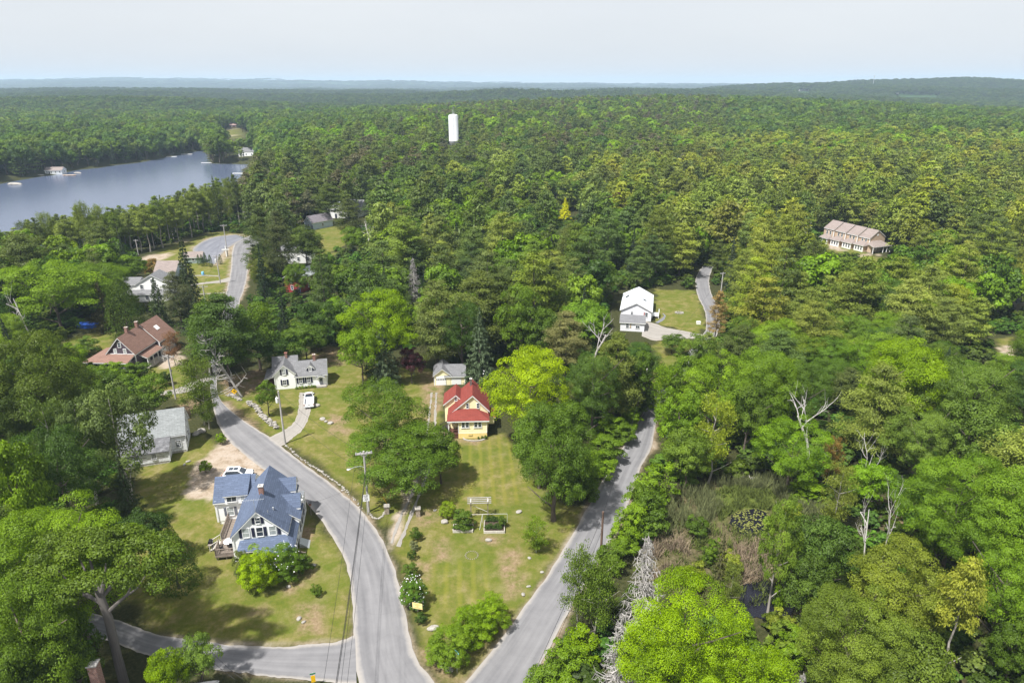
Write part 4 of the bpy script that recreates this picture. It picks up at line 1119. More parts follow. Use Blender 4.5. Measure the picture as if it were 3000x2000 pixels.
H('broad',1010,985,1110,100,(.05,.085,.013),'lower leafy bough of oak reaching towards the yellow house')
H('spruce',1102,708,885,90,'bluesp','tall blue green spruce behind the yellow garage',i=1)
H('bigpine',1003,638,850,140,(.08,.105,.034),'tall pale white pine behind the purple leaved tree',i=0)
H('grand',1062,682,860,110,'deep','dark tall maple between the pale pine and the garage spruce',i=0)
H('broad',1195,655,850,110,'green','green maple behind the tall garage spruce')
H('birch',1190,665,840,70,(.09,.12,.045),'pale thin topped birch among the trees behind the garage')
H('broad',1240,700,850,110,'mid','mid green maple behind the bright yellow green tree')
H('grand',1215,793,1030,205,'lime','big bright yellow green maple beside the yellow house',i=1)
H('grand',1275,920,1195,200,(.05,.09,.014),'dense dark green maple standing on the lawn by the second street',i=2)
H('broad',1240,930,1120,130,(.05,.088,.016),'green maple between the yellow green tree and the lawn')
H('broad',1320,1040,1150,100,'mid','dark green maple in the hedge row of the second street')
H('grand',1365,800,1010,140,(.042,.076,.016),'dark maple behind the yellow green tree by the second street',i=0)
H('bigpine',1415,760,980,130,(.07,.092,.024),'pale tufted pine in front of the ranch house driveway',i=2)
H('broad',1470,800,960,90,'mid','green maple on the corner beside the ranch driveway')
H('bigpine',1300,710,880,110,(.1,.105,.05),'thin straggling brownish pine beside the white dead tree',i=1)
H('shrub',1405,950,1010,80,'fresh','vine covered shrub shaped like a cone beside the second street',cat='shrub')
for k,(u,vt,vb,w,t,lb) in enumerate([(1390,1000,1065,95,'green','leafy hedge shrub below the vine cone by the second street'),(1365,1040,1100,90,'fresh','hedge shrub halfway along the second street bank'),(1340,1075,1140,90,'green','hedge shrub at the lower end of the second street bank'),
    (1430,965,1020,70,'green','hedge shrub at the upper end of the second street bank'),(1450,930,985,60,'fresh','hedge shrub beside the tall bare pole'),(1475,890,950,70,'mid','hedge shrub near the bend of the second street')]): H('shrub',u,vt,vb,w,t,lb,cat='shrub',group='hedge shrubs along the inner bank of the second street')
# outer verge of the second street, top to bottom
for u,vt,vb,w,t,lb in [(1510,1062,1160,110,'fresh','round bright bush at the head of the verge thicket'),(1475,1105,1200,95,'green','second bush down the verge thicket, mid green'),(1455,1150,1235,85,'fresh','lumpy light bush of the verge thicket by the brown pole'),(1490,1130,1225,100,'mid','dark bush at the back of the verge thicket'),
    (1432,1205,1270,80,'fresh','small bush beside the brown pole in the verge thicket'),(1405,1245,1310,75,'green','low bush just below the brown pole'),(1300,1475,1560,110,'fresh','bright low bush near the bottom of the verge'),(1260,1520,1610,110,'green','bush at the very bottom of the verge thicket'),(1335,1440,1520,100,'bright','yellow green bush below the birch on the verge'),(1290,1560,1650,130,'fresh','bush cut by the bottom edge beside the verge')]:
    H('shrub',u,vt,vb,w,t,lb,cat='shrub',group='bushes of the verge thicket on the second street')
H('birch',1372,1285,1470,120,(.065,.105,.02),'leaning birch hanging over the second street below the brown pole',i=0)
H('birch',1330,1270,1460,95,(.07,.11,.022),'thin birch with a bare bough reaching over the road',i=1)
H('deadspruce',1482,1222,1460,125,'mid','tall silver grey dead spruce beside the swamp',i=0)
H('deadspruce',1425,1400,1635,135,'mid','lower silver grey dead spruce beside the bright maple',i=1)
H('deadspruce',1835,1540,1680,70,'mid','tip of a dead grey spruce at the bottom edge of the picture',i=0)
H('huge',1578,1340,1680,300,'bright','big bright green maple at the bottom edge in front of the swamp',i=0)
H('grand',1730,1490,1730,220,'bright','bright green maple joined to the big one at the bottom edge',i=1)
H('grand',2068,1248,1480,215,'yolive','yellowish olive maple below the forked white dead trees',i=2)
H('huge',1960,1360,1640,270,(.075,.11,.02),'wide soft green maple in front of the yellowish olive one',i=0)
H('broad',2080,1450,1680,200,(.07,.105,.02),'olive green maple at the bottom between the wide one and the forked pine')
H('huge',2200,1045,1330,250,(.075,.135,.016),'very large round green maple at the side of the swamp',i=1)
H('grand',2320,1075,1360,210,(.08,.14,.016),'large green maple at the picture edge beside the very large round one',i=2)
H('grand',2310,1250,1480,190,(.08,.14,.016),'green maple below the large one at the picture edge',i=0)
H('broad',2160,1180,1330,120,'green','smaller green maple tucked under the very large round maple')
H('broad',2330,1420,1600,110,'mid','green maple low at the picture edge above the bank')
H('beltpine',2205,1275,1565,125,(.13,.15,.03),'yellow green pine with a pale forked trunk at the bottom',i=1)
H('tall',1790,1130,1400,110,(.075,.12,.022),'slender light green tree with a white trunk in the swamp',i=2)
H('broad',1880,1185,1370,150,(.045,.08,.018),'dark green rounded tree behind the dark swamp pool')
H('broad',1850,1280,1430,120,(.05,.085,.018),'dark green tree beside the dark swamp pool')
H('birch',1928,1075,1220,90,(.11,.14,.035),'pale feathery tree at the back of the swamp',i=2)
H('spruce',1655,1225,1400,70,(.08,.085,.05),'ragged faded spruce at the edge of the swamp',i=2)
H('birch',1680,1300,1420,60,(.09,.12,.035),'small pale sapling at the edge of the dark pool')
H('shrub',1790,1340,1398,36,'fresh','small light green sapling standing by the dark pool',cat='shrub')
H('grand',1650,808,1020,160,(.09,.15,.016),'light green maple behind the second street beyond the verge',i=1)
H('grand',1745,795,1010,170,(.075,.13,.016),'broad green maple below the pale pines',i=2)
H('grand',1840,825,1010,130,(.05,.09,.016),'darker green maple next to the broad one below the pale pines',i=0)
H('birch',1640,918,1110,105,(.14,.18,.03),'yellowish feathery tree at the near corner of the wood',i=0)
H('broad',1560,890,1080,110,(.08,.14,.016),'light green tree at the edge of the second street bend')
H('broad',1580,980,1120,110,(.075,.12,.02),'green tree standing behind the verge thicket')
H('grand',1820,960,1130,170,(.08,.145,.014),'bright leafy maple at the back of the swamp',i=1)
H('bigpine',2020,830,1060,170,(.1,.13,.035),'pale layered pine in front of the brightest green maple',i=0)
H('grand',2085,775,1010,190,'bright','brightest green maple in the wood on the far side',i=2)
H('grand',2235,815,1060,220,(.06,.1,.02),'great dull green maple towards the picture edge',i=0)
H('grand',2120,930,1120,160,(.075,.12,.025),'soft green maple below the brightest one')
H('broad',2240,930,1130,170,(.06,.1,.02),'green maple carrying bare white twigs near the picture edge')
H('birch',1910,1010,1120,55,'brown','rusty brown half dead tree at the back of the swamp')
H('broad',2000,1060,1180,110,(.08,.15,.014),'bright small maple behind the forked white dead trees')
H('broad',1720,880,1060,90,(.06,.1,.018),'dark maple beside the white dead tree in the wood')
H('shrub',1860,1100,1150,90,'fresh','bright bush on the far rim of the swamp',cat='shrub')
H('broad',1562,812,975,100,'green','leafy tree leaning over the hidden stretch of the second street')
H('broad',1600,762,915,88,(.06,.1,.018),'leafy tree hiding the second street below the ranch drive')
H('pine',1625,760,868,65,'pinel','pale pine at the side of the ranch drive mouth',i=1)
H('birch',1530,842,985,75,'fresh','feathery sapling at the upper end of the second street')
# bare dead trees
H('deadbroad',1878,878,1075,115,'mid','bare white dead tree with many upright limbs in the wood',i=0)
H('deadbroad',1985,985,1150,85,'mid','bare forked white dead tree at the back of the swamp',i=1)
H('deadbroad',2005,1120,1330,100,'mid','tall white dead tree forked in two above the yellowish maple',i=2)
H('deadbroad',2052,1095,1300,80,'mid','slim white dead tree beside the tall forked one',i=1)
H('deadbroad',1362,712,850,80,'mid','bare grey dead tree near the ranch garage',i=0)
H('deadbroad',55,640,800,95,'mid','bare pale dead tree above the huge round maple',i=2)
H('deadbroad',845,505,570,60,'mid','bare silver dead tree in front of the pale blue house',i=0)
H('deadbroad',1845,880,960,40,'mid','small bare white tree leaning beside the white dead tree',i=1)
H('deadbroad',2275,605,680,70,'mid','white dead branches above the wood at the picture edge',i=2)
H('deadspruce',950,588,715,50,'mid','brownish grey dead spruce standing in the pine wood',i=1)
H('deadfan',540,748,912,105,'mid','leaning bare dead tree on the verge beside the tall white pine',lean=(0,-.42),i=0)
H('deadpine',1590,815,890,60,'mid','small grey dead pine by the far bend of the second street',i=1)
H('pine',1650,665,790,55,'straw','dry straw coloured pine beside the far bend of the second street',i=2)
H('birch',395,765,840,45,'pink','pinkish blossoming tree in front of the plum house garage',i=1)
H('spruce',1298,455,512,40,'gold','golden yellow conical tree rising out of the wood',i=1)
H('broad',1420,440,520,60,'purple','dark purple tree far in the wood below the white tower')
H('broad',965,640,700,30,'dark','small dark tree beside the brownish dead spruce')
# conifers round the upper street
H('spruce',425,540,705,62,(.035,.05,.028),'tall dark spruce beside the white house near the upper street',i=0)
H('spruce',360,640,750,70,(.035,.052,.028),'dark spruce in front of the white house near the upper street',i=1)
H('spruce',430,690,760,80,(.03,.045,.026),'dark spruce covering the end of the white house',i=2)
H('bigpine',405,620,765,75,(.05,.06,.035),'grey green pine against the white house near the upper street',i=1)
H('column',280,640,770,85,(.04,.066,.014),'broad green cedar behind the plum house',i=0)
H('spruce',230,640,760,70,(.055,.055,.03),'brownish spruce behind the plum house',i=2)
H('column',470,685,735,35,'deep','small dark cedar beside the upper lawn',i=1)
H('bigpine',600,470,640,90,(.04,.06,.018),'tall green pine beside the upper street',i=0)
H('bigpine',640,480,665,80,(.045,.058,.026),'tall grey green pine next to the upper street pine',i=2)
H('broad',700,520,615,85,(.045,.07,.014),'leafy tree in front of the white building by the upper street')
H('bigpine',755,420,515,85,(.045,.066,.018),'spreading pine on the lawn of the pale blue house',i=1)
H('broad',680,600,690,60,'green','green maple covering the end of the red house')
H('pine',740,570,720,90,(.042,.066,.02),'green pine beside the red house',i=0)
H('broad',600,590,670,60,(.07,.09,.02),'olive maple on the outer edge of the upper street')
H('grand',120,595,760,230,'fresh','wide bright green maple above the plum house',i=1)
H('grand',220,600,720,150,'green','green maple beside the wide bright one above the plum house',i=2)
H('broad',300,585,660,75,'green','rounded maple below the gravel patch on the upper lawn')
H('shrub',352,588,640,40,'brown','reddish brown shrub beside the brown roofed house',cat='shrub')
for k in range(5): H('column',(455,463,472,482,505)[k],584,(608,612,611,613,607)[k],(9,9,9,10,10)[k],'deep',('first','second','third','fourth','fifth')[k]+' clipped dark cedar in the row at the edge of the parking lot',i=k,group='clipped cedars beside the parking lot')
# shrubs on the lawns
H('bigshrub',590,1255,1352,95,(.13,.2,.012),'big yellow green shrub at the foot of the blue roofed house',cat='shrub',i=0)
RH = H('bigshrub',650,1252,1325,90,(.06,.11,.014),'dark leaved shrub with white blossoms below the blue roofed house',cat='shrub',i=1)
H('shrub',555,1255,1340,50,(.1,.125,.05),'grey green shrub against the porch of the blue roofed house',cat='shrub')
H('shrub',700,1272,1312,40,'mid','small dark shrub beside the porch steps of the blue roofed house',cat='shrub')
H('shrub',725,1338,1368,26,'green','little round shrub on the lawn below the flower bed',cat='shrub')
H('bigshrub',1030,1440,1520,110,(.075,.125,.014),'lower half of the long thicket on the fork of the streets',cat='shrub',i=1)
H('bigshrub',1085,1395,1470,110,(.085,.145,.012),'middle of the long thicket on the fork of the streets',cat='shrub',i=0)
H('bigshrub',1130,1365,1440,90,(.09,.15,.012),'upper end of the long thicket on the fork of the streets',cat='shrub',i=1)
H('shrub',1005,1460,1500,40,'mid','small dark bush at the road end of the long thicket',cat='shrub')
WF = H('bigshrub',948,1325,1392,66,(.05,.1,.014),'round shrub covered with white blossoms beside the road',cat='shrub',i=0)
WF2 = H('shrub',957,1365,1402,36,(.05,.085,.03),'small shrub with white blossoms next to the paper sign',cat='shrub')
H('shrub',965,1405,1432,30,'deep','little dark shrub behind the yellow paper sign',cat='shrub')
H('shrub',953,1208,1240,30,'mid','first small bush in the row beside the wheel tracks',cat='shrub')
H('shrub',950,1240,1262,22,'grey','second tiny grey bush in the row beside the wheel tracks',cat='shrub')
H('shrub',946,1262,1285,22,'deep','third small dark bush in the row beside the wheel tracks',cat='shrub')
H('shrub',943,1290,1325,40,'mid','fourth rounded bush in the row above the white blossoms',cat='shrub')
H('bigshrub',1028,1150,1185,42,(.1,.15,.016),'round light green shrub on the lawn near the slatted bench',cat='shrub',i=1)
H('shrub',1065,1168,1212,55,'mid','dark green shrub behind the raised garden bed',cat='shrub')
H('birch',1232,1195,1268,72,(.08,.13,.016),'small open fruit tree on the lawn by the second street',i=2)
H('broad',612,875,955,55,'green','round young maple beside the transformer pole')
H('broad',1545,768,812,60,'mid','round young tree on the grass below the ranch driveway')
H('shrub',198,770,815,60,(.06,.1,.02),'rounded shrub on the grass beside the plum house',cat='shrub')
H('shrub',378,850,885,30,'dark','small dark shrub on the lawn beside the leaning pole',cat='shrub')
for u,vt,vb,w,t,lb in [(215,832,880,60,'green','first hedge bush below the plum house porch'),(255,828,880,65,'fresh','second hedge bush, brighter, below the plum house porch'),(295,830,875,60,'green','third hedge bush below the plum house porch'),(330,828,868,45,'mid','fourth dark hedge bush by the plum house steps')]: H('shrub',u,vt,vb,w,t,lb,cat='shrub')
H('column',326,798,842,10,'deep','narrow dark cedar at the corner of the plum house',i=0)
H('broad',455,1460,1590,95,(.07,.115,.025),'soft green young tree at the edge of the side road',i=0)
H('broad',385,1490,1620,90,'bright','bright yellow green young tree beside the side road')
H('shrub',470,1055,1085,30,'fresh','small bright shrub at the corner of the main street',cat='shrub')
H('shrub',505,992,1020,25,'bright','bright little bush at the roadside below the bend',cat='shrub')
H('broad',470,730,800,70,'green','green tree above the plum house drive')
H('shrub',850,835,868,40,'deep','dark shrub at the foot of the blue grey spruce',cat='shrub')
# the umbrella-crowned pine at the lower corner: trunk and limbs shaped one by one
up = H('umbrella',228,1232,1585,375,(.056,.09,.014),'tall pine with a flat umbrella crown and bare forking trunk',i=0)
tb = MB(); hh, ww = up.scale[2], up.scale[0]
def U(x, y, z): return (x, y, z)
tb.path([U(.02,0,0),U(.022,.0,.25),U(.03,0,.5),U(.012,0,.66)],[.034,.03,.028,.024],12)
for e, b, r0 in [((-.2,.0,.8),.58,.013),((-.3,-.05,.8),.6,.01),((.1,.0,.84),.64,.016),((-.03,.08,.86),.64,.016),((.25,-.02,.74),.52,.012),((.33,.02,.78),.53,.008),((.03,-.12,.84),.62,.012),((.2,.15,.84),.62,.011),((-.15,.18,.84),.62,.011)]:
    s = np.array([.018, 0, b]); e = np.array(e)
    tb.path([s, s + (e - s) * np.array([.35,.35,.3]), s + (e - s) * np.array([.75,.75,.62]), e], [r0, r0 * .85, r0 * .6, r0 * .25], 7)
tk = link('trunk', tb.data('umbrella_trunk', surf('grey_pine_bark', (.13, .118, .11), .95, .4, 7, 'bark', .1, bump=.8)), up)
up.rotation_euler = (0, 0, 0); up.scale = (ww, ww * .66, hh)
for ch in up.children:
    if ch.name.startswith('crown'): ch.location.y = .12
# white blossoms are parts of their shrubs
def blossoms(root, n, seed, size, zmin=.3, side=None):
    r = rng(seed); m = MB(); w, h = root.scale[0], root.scale[2]
    for k in range(n):
        d = unit(r.normal(size=3)); d[2] = abs(d[2]) * 1.2
        p = np.array([d[0] * .47, d[1] * .47, .42 + min(1, d[2]) * .54]) * r.uniform(.94, 1.04)
        if p[2] < zmin: continue
        s = size * r.uniform(.6, 1.2)
        for a in range(3):
            t = unit(r.normal(size=3) + d * .8)
            u_ = unit(np.cross(t, [.3, .5, .8])); v_ = np.cross(t, u_)
            q = [p + (u_ * c * s / w + v_ * q2 * s / w) * np.array([1, 1, w / h]) for c, q2 in ((-1, 0), (0, -1), (1, 0), (0, 1))]
            m.add(q, [(0, 1, 2, 3)])
    m.build('blossom', M_FLOWER, root)
blossoms(WF, 60, 1, .07); blossoms(WF2, 60, 2, .065); blossoms(RH, 45, 3, .085)
for k,(u,vt,vb,w,t,lb) in enumerate([(1600,1285,1345,60,'olivey','olive bush among the dry reeds of the swamp'),(1640,1235,1290,50,'green','green bush in the middle of the swamp'),(1680,1265,1320,60,'olivey','broad olive bush near the lily pool'),(1820,1150,1210,60,'olivey','pale bush on the green mound of the swamp'),(1600,1180,1230,55,'mid','bush among the tall reeds by the verge thicket'),(1700,1420,1480,80,'green','dense bush between the bright maple and the dark pool'),(1800,1400,1460,70,'olivey','bush on the bank beyond the dark pool'),(1830,1440,1510,90,'fresh','leafy bush at the bottom beside the wide soft maple')]): H('shrub',u,vt,vb,w,t,lb,cat='shrub')

H('bigpine',800,452,548,75,(.045,.06,.02),'broad dark pine beside the lawn of the pale blue cottage',i=2)
H('broad',812,520,590,60,'green','green tree at the end of the lawn by the pale blue cottage')
H('broad',715,548,612,55,(.05,.078,.016),'olive tree before the long white house by the parked car')
H('pine',585,560,640,55,'pine','pine leaning towards the upper street by the parking lot',i=3)
# ------------------------------------------------------------------ the woods
# what the camera must still see: outline in the photograph and how far away the thing stands; no wood tree may grow in front of it
KEEP = [
 ([(600,1350),(900,1350),(920,1660),(600,1660)],92), ([(1210,1040),(1460,1130),(1460,1300),(1210,1300)],140), ([(765,1025),(975,1025),(975,1160),(765,1160)],138),
 ([(255,925),(560,925),(560,1130),(255,1080)],158), ([(400,1190),(570,1190),(570,1390),(400,1390)],112), ([(1810,835),(1935,835),(2030,1000),(1880,1000),(1810,960)],195), ([(1920,845),(2100,815),(2110,980),(1920,980)],200),
 ([(2420,645),(2612,700),(2606,745),(2440,715),(2415,680)],292), ([(400,800),(500,760),(500,880),(400,880)],250), ([(890,620),(945,620),(1040,640),(1040,720),(890,720)],330), ([(950,590),(1070,590),(1070,650),(950,650)],400),
 ([(832,770),(885,770),(885,850),(832,850)],220), ([(835,700),(920,720),(920,775),(835,775)],260), ([(1318,345),(1345,345),(1345,415),(1318,415)],645), ([(2955,850),(3045,850),(3045,930),(2955,930)],172),
 ([(655,690),(740,690),(730,890),(650,890)],270), ([(560,690),(740,690),(690,870),(540,900),(560,770)],300), ([(400,720),(560,700),(560,780),(400,780)],310), ([(-10,430),(620,430),(700,500),(640,520),(590,540),(500,565),(400,595),(300,605),(250,600),(100,640),(-10,665)],500), ([(620,470),(740,475),(700,520),(640,560),(600,530)],560),
 ([(1900,1160),(1925,1150),(1925,1260),(1880,1380),(1860,1480),(1300,2050),(1000,2050),(1000,1300),(1320,1290),(1560,1300),(1700,1480),(1760,1420),(1880,1200)],130),
 ([(380,1290),(1050,1150),(1060,2050),(300,2050),(420,1860),(400,1600)],128), ([(610,1080),(700,1120),(1010,1430),(700,1400)],135), ([(1920,1440),(2320,1440),(2320,1800),(1960,1750)],95),
 ([(700,420),(745,440),(740,462),(705,465)],600), ([(850,470),(885,480),(885,500),(850,500)],560), ([(130,490),(190,490),(190,520),(130,520)],540), ([(655,360),(720,355),(725,402),(660,402)],900), ([(2105,800),(2128,800),(2125,855),(2105,855)],215),
 ([(1880,1080),(1900,1080),(1900,1200),(1875,1200)],130), ([(1740,690),(1765,690),(1765,740),(1740,740)],290), ([(2335,655),(2362,655),(2362,690),(2335,690)],330), ([(2340,258),(2372,258),(2372,270),(2340,270)],2600), ([(2620,272),(2745,276),(2745,284),(2640,284)],2500),
 ([(1635,575),(1680,575),(1685,635),(1635,635)],340),([(1690,905),(1760,915),(1770,1010),(1690,1010)],150),
 ([(480,1040),(560,1040),(560,1180),(480,1180)],150), ([(250,1990),(540,1990),(540,2010),(230,2010)],57),([(2915,975),(2970,975),(2970,1055),(2915,1055)],165),
]
BASE_OFF = [[P(u, v)[:2] if v > 620 else G(u, v)[:2] for u, v in p] for k in ('lawn', 'gravel') for p in PX[k]] + ROADS + [[P(u, v)[:2] for u, v in p] for p in (
    [(1180,1390),(1290,1080),(1480,1080),(1560,1300),(1740,1420),(1900,1190),(1940,1200),(1540,2060),(1300,2060),(980,2060),(300,2000),(330,1830),(420,1300),(640,1150),(760,1030),(960,1010),(1100,1070),(1250,1020),(1330,1030)],
    [(400,1190),(570,1190),(600,1390),(400,1420)], [(250,930),(560,930),(570,1150),(400,1130),(250,1080)], [(1900,1500),(1960,1430),(2320,1430),(2330,1800),(1960,1760)], [(1810,860),(1950,850),(1950,1000),(1810,980)])]
def blocked(x, y, w, h, soft=.42):
    bad = inpoly(x, y, LAKE) | ((hterr(x, y) < -3.4))
    for p in BASE_OFF:
        a = np.array(p); sel = (x > a[:, 0].min() - 3) & (x < a[:, 0].max() + 3) & (y > a[:, 1].min() - 3) & (y < a[:, 1].max() + 3)
        if sel.any(): bad[sel] |= inpoly(x[sel], y[sel], p) | (dist_poly(x[sel], y[sel], p) < 1.6)
    z = hterr(x, y)
    for fx, fz in ((0, 1), (0, .75), (0, .45), (-soft, .6), (soft, .6), (-.3, .85), (.3, .85), (-.38, .35), (.38, .35)):
        u, v, f = Q(x + fx * w, y, z + fz * h)
        for poly, dist in KEEP:
            bad |= inpoly(u, v, poly) & (y < dist)
    return bad

rf = rng(11)
def jitter(y0, y1, sp, wide=.83, extra=30):
    """staggered grid points inside the view"""
    ys = np.arange(y0, y1, sp); out = []
    for k, y in enumerate(ys):
        hw = wide * (y + 10) + extra; xs = np.arange(-hw, hw, sp) + (k % 2) * sp / 2
        out.append(np.stack([xs + rf.uniform(-.38, .38, len(xs)) * sp, y + rf.uniform(-.38, .38, len(xs)) * sp], 1))
    return np.concatenate(out)

def zone_of(x, y):
    """share of pines, share of spruces and a palette for a spot in the woods"""
    u, v, _ = Q(x, y, hterr(x, y))
    n = fbm(x / 60, y / 60, 77, 3)
    pine = np.full(x.shape, .45); spr = np.full(x.shape, .06); pal = np.zeros(x.shape, int)
    def put(sel, p, s, c):
        pine[sel] = p; spr[sel] = s; pal[sel] = c
    put((y > 380) & (y < 1500) & (x > -160 + 0 * y), .72, .07, 1)                 # tank hill, olive pines
    put((y > 600) & (x > .30 * y), .25, .05, 2)                                  # lower country on that side
    put((y > 1250) | ((y > 700) & (x < -.14 * y)), .2, .08, 2)                    # far woods
    put((y > 420) & (x < -170), .22, .16, 2)                                      # beyond the lake
    put((y < 430) & (y > 150) & (x > 45), .66, .02, 3)                            # sunlit yellowish pines
    put((y < 600) & (y > 430) & (x > 130), .7, .04, 3)
    put((y <= 150) & (x > 40), .2, .02, 4)                                        # maples by the swamp
    put((y < 430) & (y > 190) & (x <= 45) & (x > -70), .5, .08, 5)               # middle wood
    put((y < 240) & (x <= -70), .2, .1, 4)
    put((y >= 240) & (y < 430) & (x <= -70), .78, .06, 1)
    put((y < 190) & (y > 125) & (x <= 45) & (x > -70), .35, .1, 5)
    pine = np.clip(pine + (n - .5) * .9, 0, .97)
    return pine, spr, pal
PALP = {0: ['pine', 'pineg'], 1: ['pine', 'pine', 'pineg', 'olive', (.056, .076, .018), (.058, .06, .038)], 2: ['pineg', 'pine', (.04, .066, .024)], 3: ['pinel', 'piney', 'olivey', 'pine', (.1, .13, .028), (.07, .1, .022)], 4: ['pineg', 'pinel', 'pine'], 5: ['pineg', 'pine', 'olive', 'pinel', (.05, .075, .024)]}
PALB = {0: ['mid', 'green'], 1: ['green', 'fresh', 'mid', 'deep', (.09, .15, .016)], 2: ['mid', 'green', (.052, .092, .024), (.04, .075, .02), (.07, .11, .026)], 3: ['fresh', 'green', (.1, .13, .022), 'yolive', 'mid'], 4: ['green', 'mid', 'fresh', 'deep', (.08, .13, .018)], 5: ['green', 'mid', 'deep', 'fresh', (.085, .14, .02)]}

def choose(x, y):
    pine, spr, pal = zone_of(x, y)
    r = rf.random(len(x)); kind = np.where(r < spr, 2, np.where(r < spr + pine, 1, 0)); tint = np.zeros((len(x), 3))
    for i in range(len(x)):
        c = (PALP if kind[i] == 1 else PALB)[int(pal[i])]; c = c[int(rf.integers(len(c)))]
        c = np.array(T[c] if isinstance(c, str) else TB(c)) if kind[i] < 2 else np.array((.045, .066, .036)) * rf.uniform(.8, 1.4)
        tint[i] = c * rf.uniform(.82, 1.2) * np.array([rf.uniform(.9, 1.1), 1, rf.uniform(.85, 1.2)])
    return kind, tint, pal

# --- the pine belt along the near shore of the lake
for row in range(3):
    for u in np.arange(-60, 705, (24, 22, 26)[row]):
        uu = u + rt.uniform(-9, 9)
        vb = np.interp(uu, [-60, 90, 255, 447, 560, 640, 700], [770, 765, 758, 730, 690, 660, 655]) - row * 13 + rt.uniform(-5, 5)
        vt = np.interp(uu, [-60, 40, 100, 250, 300, 400, 450, 500, 590, 640, 700], [700, 655, 640, 600, 608, 593, 580, 560, 535, 512, 500]) + rt.uniform(-6, 26) + (0, 4, 8)[row]
        hero(('beltpine', 'beltpine', 'pine')[row] if rt.random() < .86 else ('spruce', 'birch')[rt.randrange(2)], uu / S0, vt / S0, vb / S0, rt.uniform(32, 52), ('pine', 'pinel', 'olive', 'pinel')[rt.randrange(4)], 'tall bare trunked tree of the pine belt on the near lake shore', group='lake shore pine belt')
# --- near woods: one tree at a time
pts = jitter(46, 480, 7.2)
x, y = pts[:, 0], pts[:, 1]
kind, tint, pal = choose(x, y)
h = np.where(kind == 1, rf.uniform(13, 24, len(x)), np.where(kind == 2, rf.uniform(11, 18, len(x)), rf.uniform(9, 17.5, len(x))))
w = np.where(kind == 1, h * rf.uniform(.5, .74, len(x)), np.where(kind == 2, h * rf.uniform(.3, .42, len(x)), h * rf.uniform(.62, .88, len(x))))
lowz = (y < 160) & (x > 10) & (x < 120); h = np.where(lowz, h * .82, h)
small = rf.random(len(x)) < .12; h = np.where(small, h * .6, h); w = np.where(small, w * .7, w)
bad = blocked(x, y, w, h)
hp = np.array([(p[0], p[1], p[2], p[3]) for p in PLACED])
for hx, hy, hr, hh_ in hp:
    bad |= np.hypot(x - hx, y - hy) < (.62 * hr + .30 * w)
    if hh_ > 5: bad |= (np.abs(x / y - hx / hy) * hy < hr * .55 + w * .2) & (y < hy) & (y > hy - hh_ * .95)   # keep told-apart trees in the open
ok = ~bad
x, y, h, w, kind, tint, pal = (q[ok] for q in (x, y, h, w, kind, tint, pal))
order = np.argsort(y)
x, y, h, w, kind, tint, pal = (q[order] for q in (x, y, h, w, kind, tint, pal))
caps = {0: 185, 1: 205, 2: 170}; used = {0: 0, 1: 0, 2: 0}
ZONE_TXT = {1: 'the pine wood between the lake and the white tower', 2: 'the wood across the lake', 3: 'the sunlit pine wood beyond the second street', 4: 'the maple wood', 5: 'the middle wood behind the yellow house'}
def where_txt(a, b, p):
    u, v, _ = Q(a, b, 0)
    if u < 420 and v > 1150: return 'the wood at the near corner behind the umbrella pine'
    if u < 700 and v > 820: return 'the wood round the plum coloured house'
    if u < 760: return 'the pine belt along the lake shore'
    if u > 1950 and v > 1250: return 'the thicket round the swamp'
    if u > 1950 and v > 960: return 'the leafy wood behind the swamp'
    if u > 1950: return 'the sunlit pine wood round the row of tan houses'
    if v < 700: return 'the hillside wood below the white tower'
    if u < 1250: return 'the wood behind the white house with the truck'
    return 'the wood between the yellow garage and the ranch house'
def look(t):
    lum = .3 * t[0] + .6 * t[1] + .1 * t[2]; yel = t[0] / t[1]
    return ('pale ' if lum > .095 else 'dark ' if lum < .05 else '') + ('yellowish' if yel > .88 else 'olive green' if yel > .68 else 'green' if lum > .05 else 'deep green')
far_idx = []
for i in range(len(x)):
    k = int(kind[i])
    if used[k] >= caps[k]: far_idx.append(i); continue
    used[k] += 1
    nm = {0: 'maple', 1: 'pine', 2: 'spruce'}[k]; wt = where_txt(x[i], y[i], pal[i])
    sz = 'small ' if h[i] < 10 else ''
    lb = f'{sz}{look(tint[i])} {nm} in {wt}'
    near = y[i] < 150
    kd = ('broad' if not near else ('grand' if w[i] > 8 else 'broad')) if k == 0 else ('pine' if not near else 'bigpine') if k == 1 else 'spruce'
    plant(kd, float(x[i]), float(y[i]), float(w[i]), float(h[i]), tint[i], lb, 'tree', group=f'{look(tint[i])} {sz}{nm}s of {wt}')
far_idx = np.array(far_idx, int)

